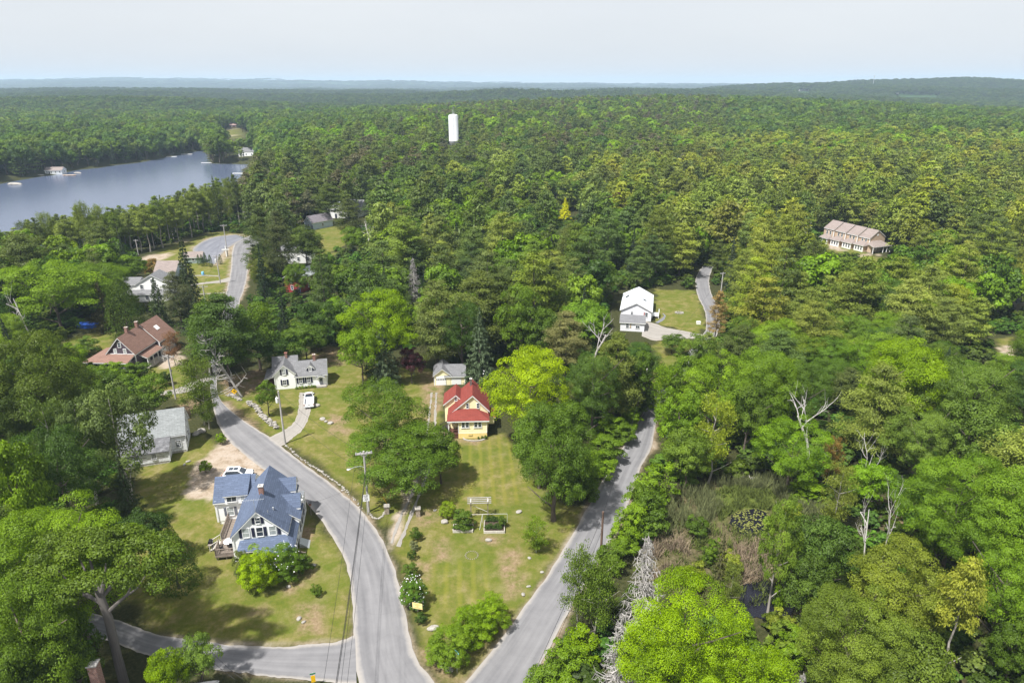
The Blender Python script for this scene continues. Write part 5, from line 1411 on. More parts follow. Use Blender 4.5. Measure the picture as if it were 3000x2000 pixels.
# --- the rest of the woods: instanced, one object for each sort of tree
def lod_mesh(name, crown, trunk):
    q, v = crown; n = len(q)
    tv = np.array(trunk.v); tf = [f for f in trunk.f if len(f) == 4]
    V = np.concatenate([q.reshape(-1, 3), tv]); F = np.concatenate([np.arange(n * 4).reshape(n, 4), np.array(tf) + n * 4])
    me = np_mesh(name, V, F)
    at = me.attributes.new('var', 'FLOAT', 'FACE'); at.data.foreach_set('value', np.concatenate([np.clip(v, 0, 1), np.full(len(tf), .4)]).astype(np.float32))
    me.materials.append(M_LEAFI); me.materials.append(M_BARK)
    me.polygons.foreach_set('material_index', np.r_[np.zeros(n, np.int32), np.ones(len(tf), np.int32)].astype(np.int32)); me.update()
    return bpy.data.objects.new(name, me)
LOD = {0: [lod_mesh('maple_far', gen_broad(700 + i, lobes=11 + 2 * (i % 4), zc=(.6, .56, .64)[i % 3], sub=5, per=50, leaf=.058, rz=.41, lob=(.16, .25), subr=.46), trunk_mb(720 + i, .6, .03, 3)) for i in range(6)],
       1: [lod_mesh('pine_far', gen_pine(740 + i, whorls=9 + i % 3, leaf=.085, dens=.36, z0=(.2, .3, .25, .15, .4, .1)[i], taper=(1.5, 2.4, 1.1, 1.6, 2.0, 1.0)[i]), trunk_mb(760 + i, .9, .022, 0)) for i in range(6)],
       2: [lod_mesh('spruce_far', gen_spruce(780 + i, levels=15, leaf=.085, dens=.42), trunk_mb(790 + i, .8, .02, 0)) for i in range(2)],
       3: [lod_mesh('shrub_far', gen_broad(800 + i, lobes=10, sub=4, per=34, leaf=.1, zc=.4, rz=.58, lob=(.18, .28), subr=.46), trunk_mb(810 + i, .3, .02, 2)) for i in range(3)],
       4: [lod_mesh('canopy_far', gen_broad(820 + i, lobes=26, sub=4, per=14, leaf=.07, zc=.5, rz=.5, lob=(.11, .18), subr=.5), trunk_mb(830 + i, .3, .03, 0)) for i in range(3)]}
def scatter(name, pts, scl, rot, tint, protos, label=None):
    n = len(pts)
    me = bpy.data.meshes.new(name); me.vertices.add(n); me.vertices.foreach_set('co', np.ascontiguousarray(pts, np.float32).ravel())
    def att(nm, ty, arr, key): a = me.attributes.new(nm, ty, 'POINT'); a.data.foreach_set(key, np.ascontiguousarray(arr).ravel())
    att('scl', 'FLOAT_VECTOR', scl.astype(np.float32), 'vector'); att('rot', 'FLOAT_VECTOR', np.stack([rf.normal(0, .045, n), rf.normal(0, .045, n), rot], 1).astype(np.float32), 'vector')
    att('tint', 'FLOAT_VECTOR', tint.astype(np.float32), 'vector'); att('pid', 'INT', rf.integers(0, len(protos), n).astype(np.int32), 'value')
    o = link(name, me); tag(o, label, 'wood' if label else None, kind='stuff')
    ng = bpy.data.node_groups.new(name, 'GeometryNodeTree')
    ng.interface.new_socket('Geometry', in_out='INPUT', socket_type='NodeSocketGeometry'); ng.interface.new_socket('Geometry', in_out='OUTPUT', socket_type='NodeSocketGeometry')
    N, L = ng.nodes, ng.links
    gi, go = N.new('NodeGroupInput'), N.new('NodeGroupOutput')
    ip = N.new('GeometryNodeInstanceOnPoints'); jn = N.new('GeometryNodeJoinGeometry')
    for p in protos:
        oi = N.new('GeometryNodeObjectInfo'); oi.inputs['Object'].default_value = p; oi.inputs['As Instance'].default_value = True; oi.transform_space = 'ORIGINAL'
        L.new(oi.outputs['Geometry'], jn.inputs[0])
    def named(nm, ty):
        a = N.new('GeometryNodeInputNamedAttribute'); a.data_type = ty; a.inputs[0].default_value = nm; return a.outputs[0]
    L.new(gi.outputs[0], ip.inputs['Points']); L.new(jn.outputs[0], ip.inputs['Instance'])
    ip.inputs['Pick Instance'].default_value = True
    L.new(named('pid', 'INT'), ip.inputs['Instance Index']); L.new(named('rot', 'FLOAT_VECTOR'), ip.inputs['Rotation']); L.new(named('scl', 'FLOAT_VECTOR'), ip.inputs['Scale'])
    L.new(ip.outputs[0], go.inputs[0])
    md = o.modifiers.new('scatter', 'NODES'); md.node_group = ng
    return o
FP, FS, FT, FK = [], [], [], []
def collect(x, y, w, h, t, k):
    FP.append(np.stack([x, y, hterr(x, y) - .2], 1)); FS.append(np.stack([w, w * rf.uniform(.9, 1.1, len(w)), h], 1)); FT.append(t); FK.append(k)
collect(x[far_idx], y[far_idx], w[far_idx], h[far_idx], tint[far_idx], kind[far_idx])
def band(y0, y1, sp, wmul, hmul, hr=(13, 19)):
    p = jitter(y0, y1, sp, wide=.80, extra=10); X, Y = p[:, 0], p[:, 1]
    k, t, _ = choose(X, Y)
    hgt = rf.uniform(*hr, len(X)) * hmul * np.where(k == 2, .9, 1); wd = hgt / hmul * np.where(k == 0, rf.uniform(.6, .9, len(X)), np.where(k == 1, rf.uniform(.52, .78, len(X)), .36)) * wmul
    b = blocked(X, Y, wd, hgt); g = ~b
    fade = np.interp(Y[g], [500, 1100, 1300, 2000, 5000], [1.1, 1.05, .85, .62, .45])[:, None] * np.stack([np.ones(g.sum()), np.ones(g.sum()), np.interp(Y[g], [500, 2500], [1, 1.7])], 1)   # distance haze painted into the tint: darker and bluer the farther off
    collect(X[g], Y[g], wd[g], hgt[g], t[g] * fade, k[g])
band(480, 1150, 7.6, 1.0, 1.0, (12, 23)); band(1150, 3200, 12.5, 1.35, 1.0)
FPa, FSa, FTa, FKa = map(np.concatenate, (FP, FS, FT, FK))
for k, nm, lb in ((0, 'maple_woods', 'leafy maple woods covering the hills to the horizon'), (1, 'pine_woods', 'pine woods on the hill round the white tower'), (2, 'spruce_woods', 'dark spruces mixed through the far woods')):
    s = FKa == k
    scatter(nm, FPa[s], FSa[s], rf.uniform(0, 6.28, s.sum()), FTa[s], LOD[k], lb)
FP, FS, FT, FK = [], [], [], []
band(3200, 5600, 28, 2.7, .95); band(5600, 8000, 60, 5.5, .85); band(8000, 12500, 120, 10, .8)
FPa, FSa, FTa = map(np.concatenate, (FP, FS, FT))
scatter('distant_woods', FPa, FSa, rf.uniform(0, 6.28, len(FPa)), FTa, LOD[4], 'hazy blue green woods on the far hills')
# undergrowth between the near trunks
p = jitter(46, 330, 3.4); X, Y = p[:, 0], p[:, 1]
wd = rf.uniform(2.2, 4.6, len(X)); hg = wd * rf.uniform(.5, 1.0, len(X))
b = blocked(X, Y, wd * .6, hg * .7)
sw_ = [P(u, v)[:2] for u, v in [(1880,1480),(1960,1420),(2330,1420),(2330,1800),(1960,1770)]]
b |= inpoly(X, Y, sw_)
X, Y, wd, hg = X[~b], Y[~b], wd[~b], hg[~b]
tt = np.array([(.075, .13, .02)]) * rf.uniform(.6, 1.5, (len(X), 1)) * np.stack([rf.uniform(.8, 1.3, len(X)), np.ones(len(X)), rf.uniform(.8, 1.4, len(X))], 1)
scatter('undergrowth', np.stack([X, Y, hterr(X, Y) - .1], 1), np.stack([wd, wd, hg], 1), rf.uniform(0, 6.28, len(X)), tt, LOD[3], 'green undergrowth covering the floor of the woods')
# ------------------------------------------------------------------ houses
# --- white farmhouse with the blue roof
h = House('farmhouse', 'white farmhouse with blue shingle roof, deck and porch at the bend of the street', (-33.6, 75.9, 0), 9.7, M_WHITE, M_BLUE)
h.gable(-3.45, 3.45, 0, 11.2, 0, 4.15, 7.6)                                   # main block, gable to the fork
h.gable(-7.6, -2.2, 9.0, 14.6, .55, 4.0, 6.25, axis='x', ends=(1, 0))          # wing towards the yard
h.W.box(-7.5, -3.4, 9.05, 14.5, 0, .55)
h.W.box(-6.15, -3.1, 8.62, 11.5, 3.5, 4.95); h.roof([(-6.35, 8.4, 5.0), (-2.9, 8.4, 5.0), (-2.9, 11.9, 6.42), (-6.35, 11.9, 6.42)], .14)
h.box(3.4, 4.55, 3.6, 10.6, 0, 3.4)                                            # side bay under the long slope
h.roof([(2.9, 3.4, 4.75), (4.85, 3.4, 3.35), (4.85, 7.3, 3.35), (2.9, 7.3, 4.75)], .16)
h.gable(2.0, 4.5, 5.6, 7.6, 3.0, 4.3, 5.55, axis='x', ends=(0, 1), ov=.2)
h.gable(.9, 3.6, 8.8, 10.9, 3.4, 5.1, 6.3, axis='x', ends=(0, 1), ov=.2)
# wrapping porch and sun room
h.box(-2.5, 3.3, -1.2, .05, 0, 2.6); h.box(-.35, 4.2, -2.3, -1.15, 0, 2.35); h.box(3.3, 4.3, -1.2, 3.7, 0, 2.6)
h.roof([(-2.85, -1.5, 2.5), (-.3, -1.5, 2.5), (1.2, .0, 3.4), (-1.35, .0, 3.4)], .16)
h.roof([(-2.85, -1.5, 2.5), (-1.35, .0, 3.4), (-2.6, .0, 3.2)], .1)
h.roof([(-.75, -2.65, 2.4), (4.6, -2.65, 2.4), (3.4, -.0, 3.52), (.9, -.0, 3.52)], .18)
h.roof([(-.75, -2.65, 2.4), (.9, -.0, 3.52), (-.4, -.9, 2.95)], .1)
h.roof([(4.6, -2.65, 2.4), (4.6, 3.6, 2.6), (3.47, 3.6, 3.75), (3.4, -.0, 3.52)], .18)
for x in (.1, 1.25, 2.4, 3.5): h.window(x, -2.32, 1.5, -90, .7, 1.15, 1, 1, glass=M_GLASSL)
h.window(-1.4, -1.22, 1.55, -90, 1.5, 1.3, 2, 1)
for x, g in ((-1.65, M_GLASSL), (.1, M_GLASS), (1.75, M_GLASSL)): h.window(x, -.02, 4.35, -90, .78, 1.35, 1, 2, glass=g)
for x in (-2.35, -.75, .8, 2.55):
    m = MB(); m.box(x - .19, x + .19, -.07, -.02, 3.65, 5.05)
    for k in range(8): m.box(x - .14, x + .14, -.085, -.07, 3.74 + k * .165, 3.83 + k * .165)
    m.build('shutter', M_SHUT, h.root)
h.window(.05, -.02, 6.1, -90, .55, .85, 1, 2, shut=M_SHUT)
h.window(-5.2, 8.6, 4.35, -90, 1.3, .85, 2, 1); h.window(-3.65, 8.6, 4.4, -90, .5, .75, 1, 2, glass=M_GLASSL)
h.window(-5.7, 8.98, 2.1, -90, .85, 1.3, 1, 2, shut=surf('grey_shutter', (.16, .17, .2), .6, .15, 8, bump=.1), glass=M_GLASSL)
h.window(-3.47, 7.6, 2.2, 180, .8, 1.3); h.window(-3.47, 3.0, 2.2, 180, 1.5, 1.9, 2, 1)
for y in (-.6, .6, 1.8, 3.0): h.window(4.32, y, 1.5, 0, .7, 1.2, 1, 2)
for y in (4.6, 6.6, 8.6): h.window(4.57, y, 1.7, 0, .75, 1.3, shut=M_SHUT)
h.window(4.52, 6.6, 4.1, 0, .5, .7)
h.door(4.32, 3.1, .2, 0)
for x in (-3.45, 3.45): h.corner(x, 0, 0, 4.0)
for x, y in ((-7.6, 9.0), (-7.6, 14.6)): h.corner(x, y, .5, 4.0)
h.chimney(.0, 4.4, 6.6, 8.6, .3)
m = MB(); m.box(1.55, 1.75, 2.3, 2.5, 5.9, 6.35); m.tube((1.2, 1.1, 6.2), (1.2, 1.1, 6.75), .05); h.part('roof_vent', m, M_ALU)
m = MB(); m.tube((0, -.35, 6.2), (0, -.35, 9.6), .025, n=6); m.tube((-1.3, -.35, 9.5), (1.3, -.35, 9.5), .018, n=5)
for k in range(9): m.tube((-1.2 + .3 * k, -.75 + .02 * k, 9.5), (-1.2 + .3 * k, .05 - .02 * k, 9.5), .01, n=4)
h.part('aerial', m, M_ALU)
m = MB(); m.box(4.35, 5.7, -1.9, -.9, .0, .55); m.box(4.35, 5.35, -1.9, -.9, .55, .75); railing(m, (4.4, -1.95, .5), (5.7, -1.95, .0), .9); railing(m, (4.4, -.85, .5), (5.7, -.85, .0), .9); h.part('steps', m, M_DECK)
m = MB(); m.add([(4.6, 1.6, .75), (5.9, 1.2, .02), (5.9, 3.0, .02), (4.6, 2.9, .75), (4.6, 1.6, 0), (4.6, 2.9, 0)], [(0, 1, 2, 3), (0, 4, 1), (3, 2, 5), (0, 3, 5, 4), (4, 5, 2, 1)]); h.part('bulkhead_door', m, M_ALU)
# deck with its railings
m = MB()
for k in range(20): m.box(-6.1, -3.5, .55 + k * .42, .93 + k * .42, .72, .8)
for x in (-6.0, -4.8, -3.7):
    for y in (.7, 3.5, 6.4, 8.7): m.box(x - .07, x + .07, y - .07, y + .07, 0, .72)
m.box(-6.1, -3.5, .5, .56, .5, .72); m.box(-6.16, -6.1, .5, 8.9, .5, .72)
dk = h.part('deck', m, M_DECK)
m = MB(); railing(m, (-6.1, .6, .8), (-3.6, .6, .8)); railing(m, (-6.1, .6, .8), (-6.1, 2.7, .8)); railing(m, (-6.1, 4.2, .8), (-6.1, 8.9, .8), .95); m.build('railing', M_DECK, dk)
m = MB()
for k in range(4): m.box(-6.5 - .3 * k, -6.15 - .3 * k, 2.8, 4.1, .5 - .18 * k, .6 - .18 * k)
railing(m, (-6.15, 2.75, .75), (-7.4, 2.75, .0), .9, 4); railing(m, (-6.15, 4.15, .75), (-7.4, 4.15, .0), .9, 4); m.build('stair', M_WOODP, dk)
FH = h.done()
def at(root, x, y, z=0):
    v = Matrix.Translation(root.location) @ root.rotation_euler.to_matrix().to_4x4() @ Vector((x, y, z)); return tuple(v)
# things standing on the deck and by it
r = empty('patio_table', at(FH, -4.7, 2.6, .8), 0, 'round white table on the wooden deck of the blue roofed house', 'table')
MB().lathe([(0, .7), (.74, .7), (.76, .72), (.74, .75), (0, .75)], n=28).build('tabletop', M_SIGNW, r)
for k in range(4): a = k * 1.571 + .6; MB().tube((.45 * math.cos(a), .45 * math.sin(a), 0), (.35 * math.cos(a), .35 * math.sin(a), .7), .025).build('leg', M_SIGNW, r)
for k, (px, py, lb) in enumerate([(-4.35, 1.55, 'dark patio chair in front of the round white table'), (-5.55, 1.7, 'dark patio chair at the open side of the round white table'), (-4.2, 4.0, 'dark patio chair behind the round white table')]):
    r = empty('patio_chair', at(FH, px, py, .8), k * 2.1, lb, 'chair', 'dark chairs round the white table')
    MB().box(-.24, .24, -.24, .24, .4, .45).build('seat', M_BLACK, r); MB().box(-.24, .24, .2, .25, .45, .95).build('backrest', M_BLACK, r)
    for sx in (-.2, .2):
        for sy in (-.2, .2): MB().tube((sx, sy, 0), (sx, sy, .4), .02).build('leg', M_BLACK, r)
def grill(name, loc, rz, label):
    r = empty(name, loc, rz, label, 'barbecue')
    MB().box(-.35, .35, -.25, .25, .35, .8).build('cabinet', M_BLACK, r)
    l_ = MB(); l_.add([(-.4, -.28, .82), (.4, -.28, .82), (.4, .28, .82), (-.4, .28, .82), (-.36, -.2, 1.05), (.36, -.2, 1.05), (.36, .2, 1.12), (-.36, .2, 1.12)], [(0, 1, 5, 4), (1, 2, 6, 5), (2, 3, 7, 6), (3, 0, 4, 7), (4, 5, 6, 7), (3, 2, 1, 0)]); l_.build('lid', M_BLACK, r)
    for sx in (-.62, .62): MB().box(sx - .2, sx + .2, -.22, .22, .76, .8).build('side_shelf', M_DECK, r)
    for sx in (-.3, .3): MB().tube((sx, -.2, 0), (sx, -.2, .35), .025).build('leg', M_BLACK, r)
    for sx in (-.36, .36): MB().tube((sx - .04, .2, .13), (sx + .04, .2, .13), .13, n=14).build('wheel', M_TYRE, r)
    MB().tube((-.25, -.33, .95), (.25, -.33, .95), .02).build('handle', M_ALU, r)
grill('grill', at(FH, -4.3, 4.9, .8), R(-70), 'black gas grill on the deck against the house wall')
grill('grill', at(FH, -7.5, 3.8, 0), R(100), 'black grill standing on the grass beside the deck stair')
tag(MB().lathe([(.0, 0), (.17, 0), (.2, .3), (.17, .32), (0, .3)], at(FH, -3.95, 6.0, .8), 14).build('planter', surf('terracotta', (.55, .17, .05), .8, .1, 5)), 'orange planter on the deck by the wall', 'planter')

# --- yellow bungalow with the red roof
h = House('bungalow', 'yellow bungalow with bright red roof at the top of the mown lawn', (-7.0, 109.4, 0), 3, M_YELLOW, M_RED)
h.gable(-4.3, 2.75, 2.3, 8.9, .9, 4.6, 7.5, xr=0, zl=3.85, eo=.3, ends=(1, 1), fascia=.26)
h.gable(-5.2, -1.4, 4.9, 9.3, .9, 4.75, 6.45, xr=-3.1, zl=4.75, ends=(1, 1), fascia=.24)
h.box(-2.62, 2.45, 0, 2.35, 1.05, 3.75)
h.box(2.7, 3.85, 2.9, 6.0, 1.3, 2.7); h.roof([(2.7, 2.6, 3.2), (4.15, 2.6, 2.7), (4.15, 6.3, 2.7), (2.7, 6.3, 3.2)], .12)
h.roof([(-4.65, -.35, 3.68), (2.95, -.35, 3.68), (.55, 2.35, 4.8), (-2.9, 2.35, 4.8)], .24)
h.roof([(-4.65, -.35, 3.68), (-2.9, 2.35, 4.8), (-4.65, 2.35, 3.68)], .2)
h.roof([(2.95, -.35, 3.68), (2.95, 2.35, 3.68), (.55, 2.35, 4.8)], .2)
m = MB(); m.box(-2.66, 2.49, -.04, 2.3, 0, 1.06); m.box(-4.25, 2.7, 2.35, 8.8, 0, .9); h.part('foundation', m, M_YELLOWF)
for x in (-1.75, .5):
    h.window(x, -.02, 2.75, -90, .52, 1.12, 1, 2, frame=M_TRIM); h.window(x + .72, -.02, 2.75, -90, .52, 1.12, 1, 2)
    h.trim(x - .42, x + 1.14, -.09, -.0, 2.02, 2.1)
for x in (-.95, .95): h.window(x, 2.28, 5.35, -90, .42, .9, 1, 2)
h.window(2.77, 5, 2.6, 0, .8, 1.2); h.window(-4.32, 6.2, 2.6, 180, .8, 1.2); h.window(-3.1, 4.88, 5.5, -90, .4, .6)
h.window(-.55, -.05, .78, -90, .6, .16, 1, 1, frame=M_YELLOWF)
for x in (-2.62, 2.45): h.trim(x - .05, x + .05, -.05, .06, 1.0, 3.7)
h.trim(-2.66, 2.49, -.05, -.03, 1.02, 1.08)
h.chimney(-.3, 7.0, 6.4, 8.6, .2, M_BRICKD)
m = MB(); m.box(-4.45, -2.68, -.05, 2.3, .75, .87); m.box(-4.4, -2.68, .0, .08, 0, .75); m.box(-4.45, -4.37, 0, 2.3, 0, .75); h.part('porch_floor', m, M_BROWNW)
m = MB(); railing(m, (-4.4, .02, .87), (-2.72, .02, .87), .85); railing(m, (-4.4, .02, .87), (-4.4, 2.2, .87), .85); h.part('railing', m, M_BROWNW)
for x, y in ((-4.4, .0), (-4.4, 2.2)): m = MB(); m.box(x - .08, x + .08, y - .08, y + .08, .8, 3.7); h.part('porch_post', m, M_TRIM)
h.door(-3.5, 2.28, .9, -90, .85, 2.0, M_YELLOW)
m = MB()
for k in range(4): m.box(-5.2 - .28 * k, -4.45 - .28 * k, 2.5, 3.9, 0, .75 - .17 * k)
railing(m, (-4.5, 2.5, .8), (-6.1, 2.5, .1), .85, 7); railing(m, (-4.5, 3.9, .8), (-6.1, 3.9, .1), .85, 7); h.part('steps', m, surf('black_rail_wood', (.03, .025, .025), .8, .2, 5))
YH = h.done()
m = MB(); m.prism([(-1.9, -.75), (1.1, -1.15), (2.2, .2), (1.7, 1.4), (-1.8, 1.2)], 0, .12)
o = m.build('paver_terrace', M_PAVER); o.location = at(YH, -5.3, .9, 0); o.rotation_euler = (0, 0, R(78)); tag(o, 'pink paver terrace beside the porch of the yellow bungalow', 'terrace')
m = MB()
for k in range(26):
    a = math.pi * (1.05 + .9 * k / 25); m.obox((2.0 * math.cos(a), 1.1 * math.sin(a), .07), (.12, .08, .1), Matrix.Rotation(a, 3, 'Z'))
o = m.build('flowerbed_edging', M_ROCK); o.location = at(YH, .2, -.1, 0); tag(o, 'curved stone edging of the bed in front of the yellow bungalow', 'edging')
for k, dx in enumerate((.9, 1.6, 2.2)): plant('shrub', *at(YH, dx, -.5)[:2], .5 + .15 * k, .6 + .12 * k, T['mid'], ('tiny', 'small', 'largest')[k] + ' foundation shrub in front of the yellow bungalow', 'shrub')

# --- yellow garage
h = House('garage', 'small yellow garage with grey roof behind the red roofed bungalow', (-13.2, 132.6, 0), 4, M_YELLOW, M_GREY, cat='garage')
h.gable(-3.25, .15, 0, 5.2, 0, 2.5, 3.85, xr=-1.55, zl=2.5, ends=(1, 1))
h.gable(-1.2, 3.2, .05, 5.1, 0, 2.2, 3.7, axis='x', ends=(0, 1))
h.door(-1.85, -.03, .05, -90, 2.1, 1.85, M_TRIM, 'garage_door', panes=6); h.trim(-2.98, -.72, -.06, -.0, 1.92, 2.04)
m = MB(); m.box(.35, 2.4, .0, .045, .1, 1.95); h.part('white_panel', m, M_TRIM)
h.corner(-3.25, 0, 0, 2.4, .08); h.corner(3.2, .05, 0, 2.1, .08)
h.done()

# --- white house with the truck
h = House('white_house', 'white cottage with grey roof and navy shutters behind the parked pickup', (-49.4, 130.1, 0), 13, M_WHITE, M_GREY)
h.gable(0, 4.1, 0, 5.2, 0, 3.55, 5.5, ends=(1, 0))
h.gable(-.35, 4.4, 2.4, 7.2, 0, 3.6, 5.55, axis='x')
h.gable(3.9, 10.45, .12, 5.6, 0, 2.8, 4.95, axis='x', ends=(0, 1))
h.gable(6.5, 8.0, .75, 2.4, 3.0, 4.0, 4.75, ends=(1, 0), ov=.15, eo=.15)
h.roof([(-2.1, -.2, 2.55), (.0, -.2, 3.2), (.0, 5.4, 3.2), (-2.1, 5.4, 2.55)], .16)
for y in (.0, 2.6, 5.1): m = MB(); m.box(-1.95, -1.83, y - .06, y + .06, 0, 2.5); h.part('porch_post', m, M_TRIM)
m = MB(); m.box(-2.0, -.02, -.1, 5.2, .0, .35); m.box(-1.9, -.1, 5.1, 5.2, .35, 2.5); h.part('porch_floor', m, M_BROWNW)
h.window(1.9, -.02, 1.55, -90, .62, 1.15, 2, 2, shut=M_SHUT); h.window(2.0, -.02, 3.85, -90, .62, 1.1, 2, 2, shut=M_SHUT, glass=M_GLASSL)
for x in (5.1, 6.75): h.window(x, .1, 1.6, -90, .62, 1.15, 2, 2, shut=M_SHUT)
h.window(7.25, .73, 3.7, -90, .48, .72, 2, 2, shut=M_SHUT)
h.window(10.47, 2.8, 1.6, 0, .7, 1.1); h.window(10.47, 2.8, 3.6, 0, .6, .8)
h.door(9.25, .1, .3, -90, .75, 1.6, surf('grey_door', (.3, .31, .36), .5, .1, 5))
h.gable(8.45, 10.05, -.55, .12, 2.15, 2.2, 2.65, ends=(1, 0), ov=.1, eo=.12)
for x in (8.55, 9.95): m = MB(); m.tube((x, -.45, 2.2), (x, .08, 1.75), .05, n=6); h.part('bracket', m, M_TRIM)
m = MB(); m.box(8.3, 10.3, -1.0, .1, 0, .3); h.part('stone_step', m, M_STONE)
h.chimney(8.1, 2.85, 4.6, 6.1, .28, M_BRICK, cap=False); h.chimney(2.3, 4.5, 5.2, 6.35, .25, M_BRICK, cap=False)
h.corner(0, 0, 0, 3.4, .09); h.corner(10.45, .12, 0, 2.7, .09)
WH = h.done()
for k in range(7): plant('shrub', *at(WH, 4.2 + k * .62, -.55)[:2], .75, .55 + .1 * (k % 3), (T['green'], T['olivey'], T['fresh'])[k % 3], 'low mixed bush in the flower bed along the white cottage', 'shrub', group='bushes along the white cottage')

# --- house with plum walls and brown roof
h = House('plum_house', 'house with plum shingled walls and brown roof beside the leaning utility pole', (-86.4, 140.2, 0), -3, M_PURPLE, M_BROWN)
h.gable(-3.1, 3.1, 0, 8.5, 0, 4.4, 7.9, ov=.35)
h.gable(-3.1, 4.0, 8.3, 15, 0, 4.2, 8.0, xr=.3, ov=.3, zl=4.2)
h.box(-7.2, 3.0, -2.0, .05, 0, 2.9); h.box(-7.2, -3.0, 0, 6, 0, 2.9)
h.roof([(-7.6, -2.4, 2.9), (2.6, -2.4, 2.9), (3.1, .0, 4.0), (-3.4, .0, 4.0)], .18)
h.roof([(-7.6, -2.4, 2.9), (-3.4, .0, 4.0), (-3.4, 6.2, 4.0), (-7.6, 6.2, 2.9)], .18)
h.roof([(3.0, 1.2, 3.6), (5.0, 1.2, 2.75), (5.0, 7.8, 2.75), (3.0, 7.8, 3.6)], .18)
h.window(0, -.02, 6.2, -90, .62, 1.05, 1, 2); h.window(-1.2, -.02, 4.75, -90, .55, .95, 1, 2, glass=M_GLASSL); h.window(1.0, -.02, 4.75, -90, .55, .95, 1, 2, glass=M_GLASSL)
h.trim(-3.1, 3.1, -.08, -.01, 4.02, 4.14); h.corner(3.1, 0, 0, 4.3, .1); h.corner(4.0, 8.3, 0, 4.1, .1); h.corner(-7.2, -2, 0, 2.8, .1)
for k in range(7): h.window(-6.3 + k * 1.4, -2.02, 1.7, -90, .95, 1.5, 1, 1)
for y in (1.4, 3.6, 5.6, 7.6): m = MB(); m.box(4.8, 4.95, y - .07, y + .07, 0, 2.7); h.part('porch_post', m, M_TRIM)
m = MB(); m.box(3.1, 5.0, 1.2, 7.8, .0, .5); railing(m, (4.9, 1.4, .5), (4.9, 5.0, .5), .9); h.part('porch_floor', m, M_WOODP)
m = MB()
for k in range(3): m.box(5.0 + .3 * k, 5.35 + .3 * k, 5.6, 7.2, 0, .42 - .14 * k)
railing(m, (5.0, 5.6, .5), (6.0, 5.6, 0), .9, 5); railing(m, (5.0, 7.2, .5), (6.0, 7.2, 0), .9, 5); h.part('steps', m, M_WOODP)
h.door(3.12, 4.6, .5, 0, .9, 2.0)
for y in (10.2, 13.2): h.door(4.02, y, .05, 0, 2.5, 2.5, M_TRIM, 'garage_door', panes=4)
h.chimney(-.1, 3.6, 7.4, 9.0, .3, M_BRICK, cap=False); h.chimney(.0, 7.4, 7.4, 9.0, .28, M_BRICK, cap=False)
m = MB(); m.slab([(1.7, 10.9, 6.72), (2.5, 10.9, 5.9), (2.5, 12.2, 5.9), (1.7, 12.2, 6.72)], .06); h.part('skylight', m, M_SIGNW)
h.done()

# --- old white barn
h = House('barn', 'old white barn with peeling paint and weathered grey roof', (-56.6, 104.6, 0), 18.5, M_PEEL, M_OLDROOF, trim=M_PEEL, cat='barn')
h.gable(-10, 0, 0, 6, .4, 3.8, 7.1, axis='x')
m = MB(); m.box(-10, -.02, .03, 5.97, 0, .4); m.box(-10, -2.4, -3.15, .0, 0, .45); h.part('foundation', m, M_ROCK)
h.box(-10, -2.3, -3.2, .05, .45, 2.45)
m = MB(); m.slab([(-10.2, -3.5, 2.4), (-2.15, -3.5, 2.4), (-2.15, .0, 3.6), (-10.2, .0, 3.6)], .12); h.part('lean_to_roof', m, M_MOSSROOF)
h.window(-1.15, -.02, 1.75, -90, .75, 1.2, 3, 4, frame=M_PEEL); h.window(-4.6, -3.22, 1.5, -90, .65, 1.0, 3, 4, frame=M_PEEL); h.window(-7.3, -3.22, 1.5, -90, .65, 1.0, 3, 4, frame=M_PEEL)
h.door(.02, 1.2, .3, 0, 1.3, 2.3, M_PEEL, 'barn_door'); h.window(.02, 3.4, 1.9, 0, .7, 1.1, 2, 2, frame=M_PEEL); h.window(.02, 3.0, 5.0, 0, .7, 1.0, 2, 2, frame=M_PEEL)
h.corner(0, 0, .3, 3.7, .1); h.corner(-2.3, -3.2, .4, 2.3, .1)
h.done()

# --- white ranch house and its garage
h = House('ranch_house', 'white ranch house with pale metal roof on the corner lawn', (33.4, 174.6, 0), -12, surf('pale_lilac_siding', (.72, .72, .76), .6, .04, 3, 'clap', bump=.06), M_METALR)
h.gable(-4.05, 4.05, 0, 15.2, 0, 3.0, 5.1, ov=.35)
h.window(-1.1, -.02, 2.1, -90, .5, .8, 1, 2); h.window(2.75, -.02, 1.9, -90, .65, 1.15, 1, 2)
m = MB(); m.box(2.05, 2.3, -.05, 0, 1.3, 2.55); h.part('shutter', m, M_REDP)
h.window(4.07, .7, 1.9, 0, .7, 1.15)
for y in (3, 6.5, 10, 13): h.window(4.07, y, 1.9, 0, .8, 1.1)
for x, y, z in ((-2.6, 10, 4.2), (-1.0, 11.5, 5.0), (-1.6, 6, 4.5), (2.2, 5.5, 4.4), (1.5, 1.3, 4.6)): m = MB(); m.tube((x, y, z - .6), (x, y, z + .5), .07); h.part('vent_pipe', m, M_ALU if y < 9 else M_BLACK)
m = MB(); m.slab([(1.6, 5.4, 4.46), (2.4, 5.4, 4.05), (2.4, 6.3, 4.05), (1.6, 6.3, 4.46)], .05); h.part('skylight', m, M_GLASS)
m = MB(); m.slab([(-3.4, 9.2, 3.62), (-2.5, 9.2, 4.1), (-2.5, 10.2, 4.1), (-3.4, 10.2, 3.62)], .05); h.part('skylight', m, M_GLASS)
m = MB(); m.box(4.1, 6.1, 3.0, 6.2, .6, .72); railing(m, (4.15, 3.05, .72), (6.05, 3.05, .72), .95); railing(m, (6.05, 3.05, .72), (6.05, 6.2, .72), .95)
for x in (4.3, 6.0):
    for y in (3.1, 6.1): m.box(x - .06, x + .06, y - .06, y + .06, 0, .65)
h.part('porch', m, M_TRIM)
RA = h.done()
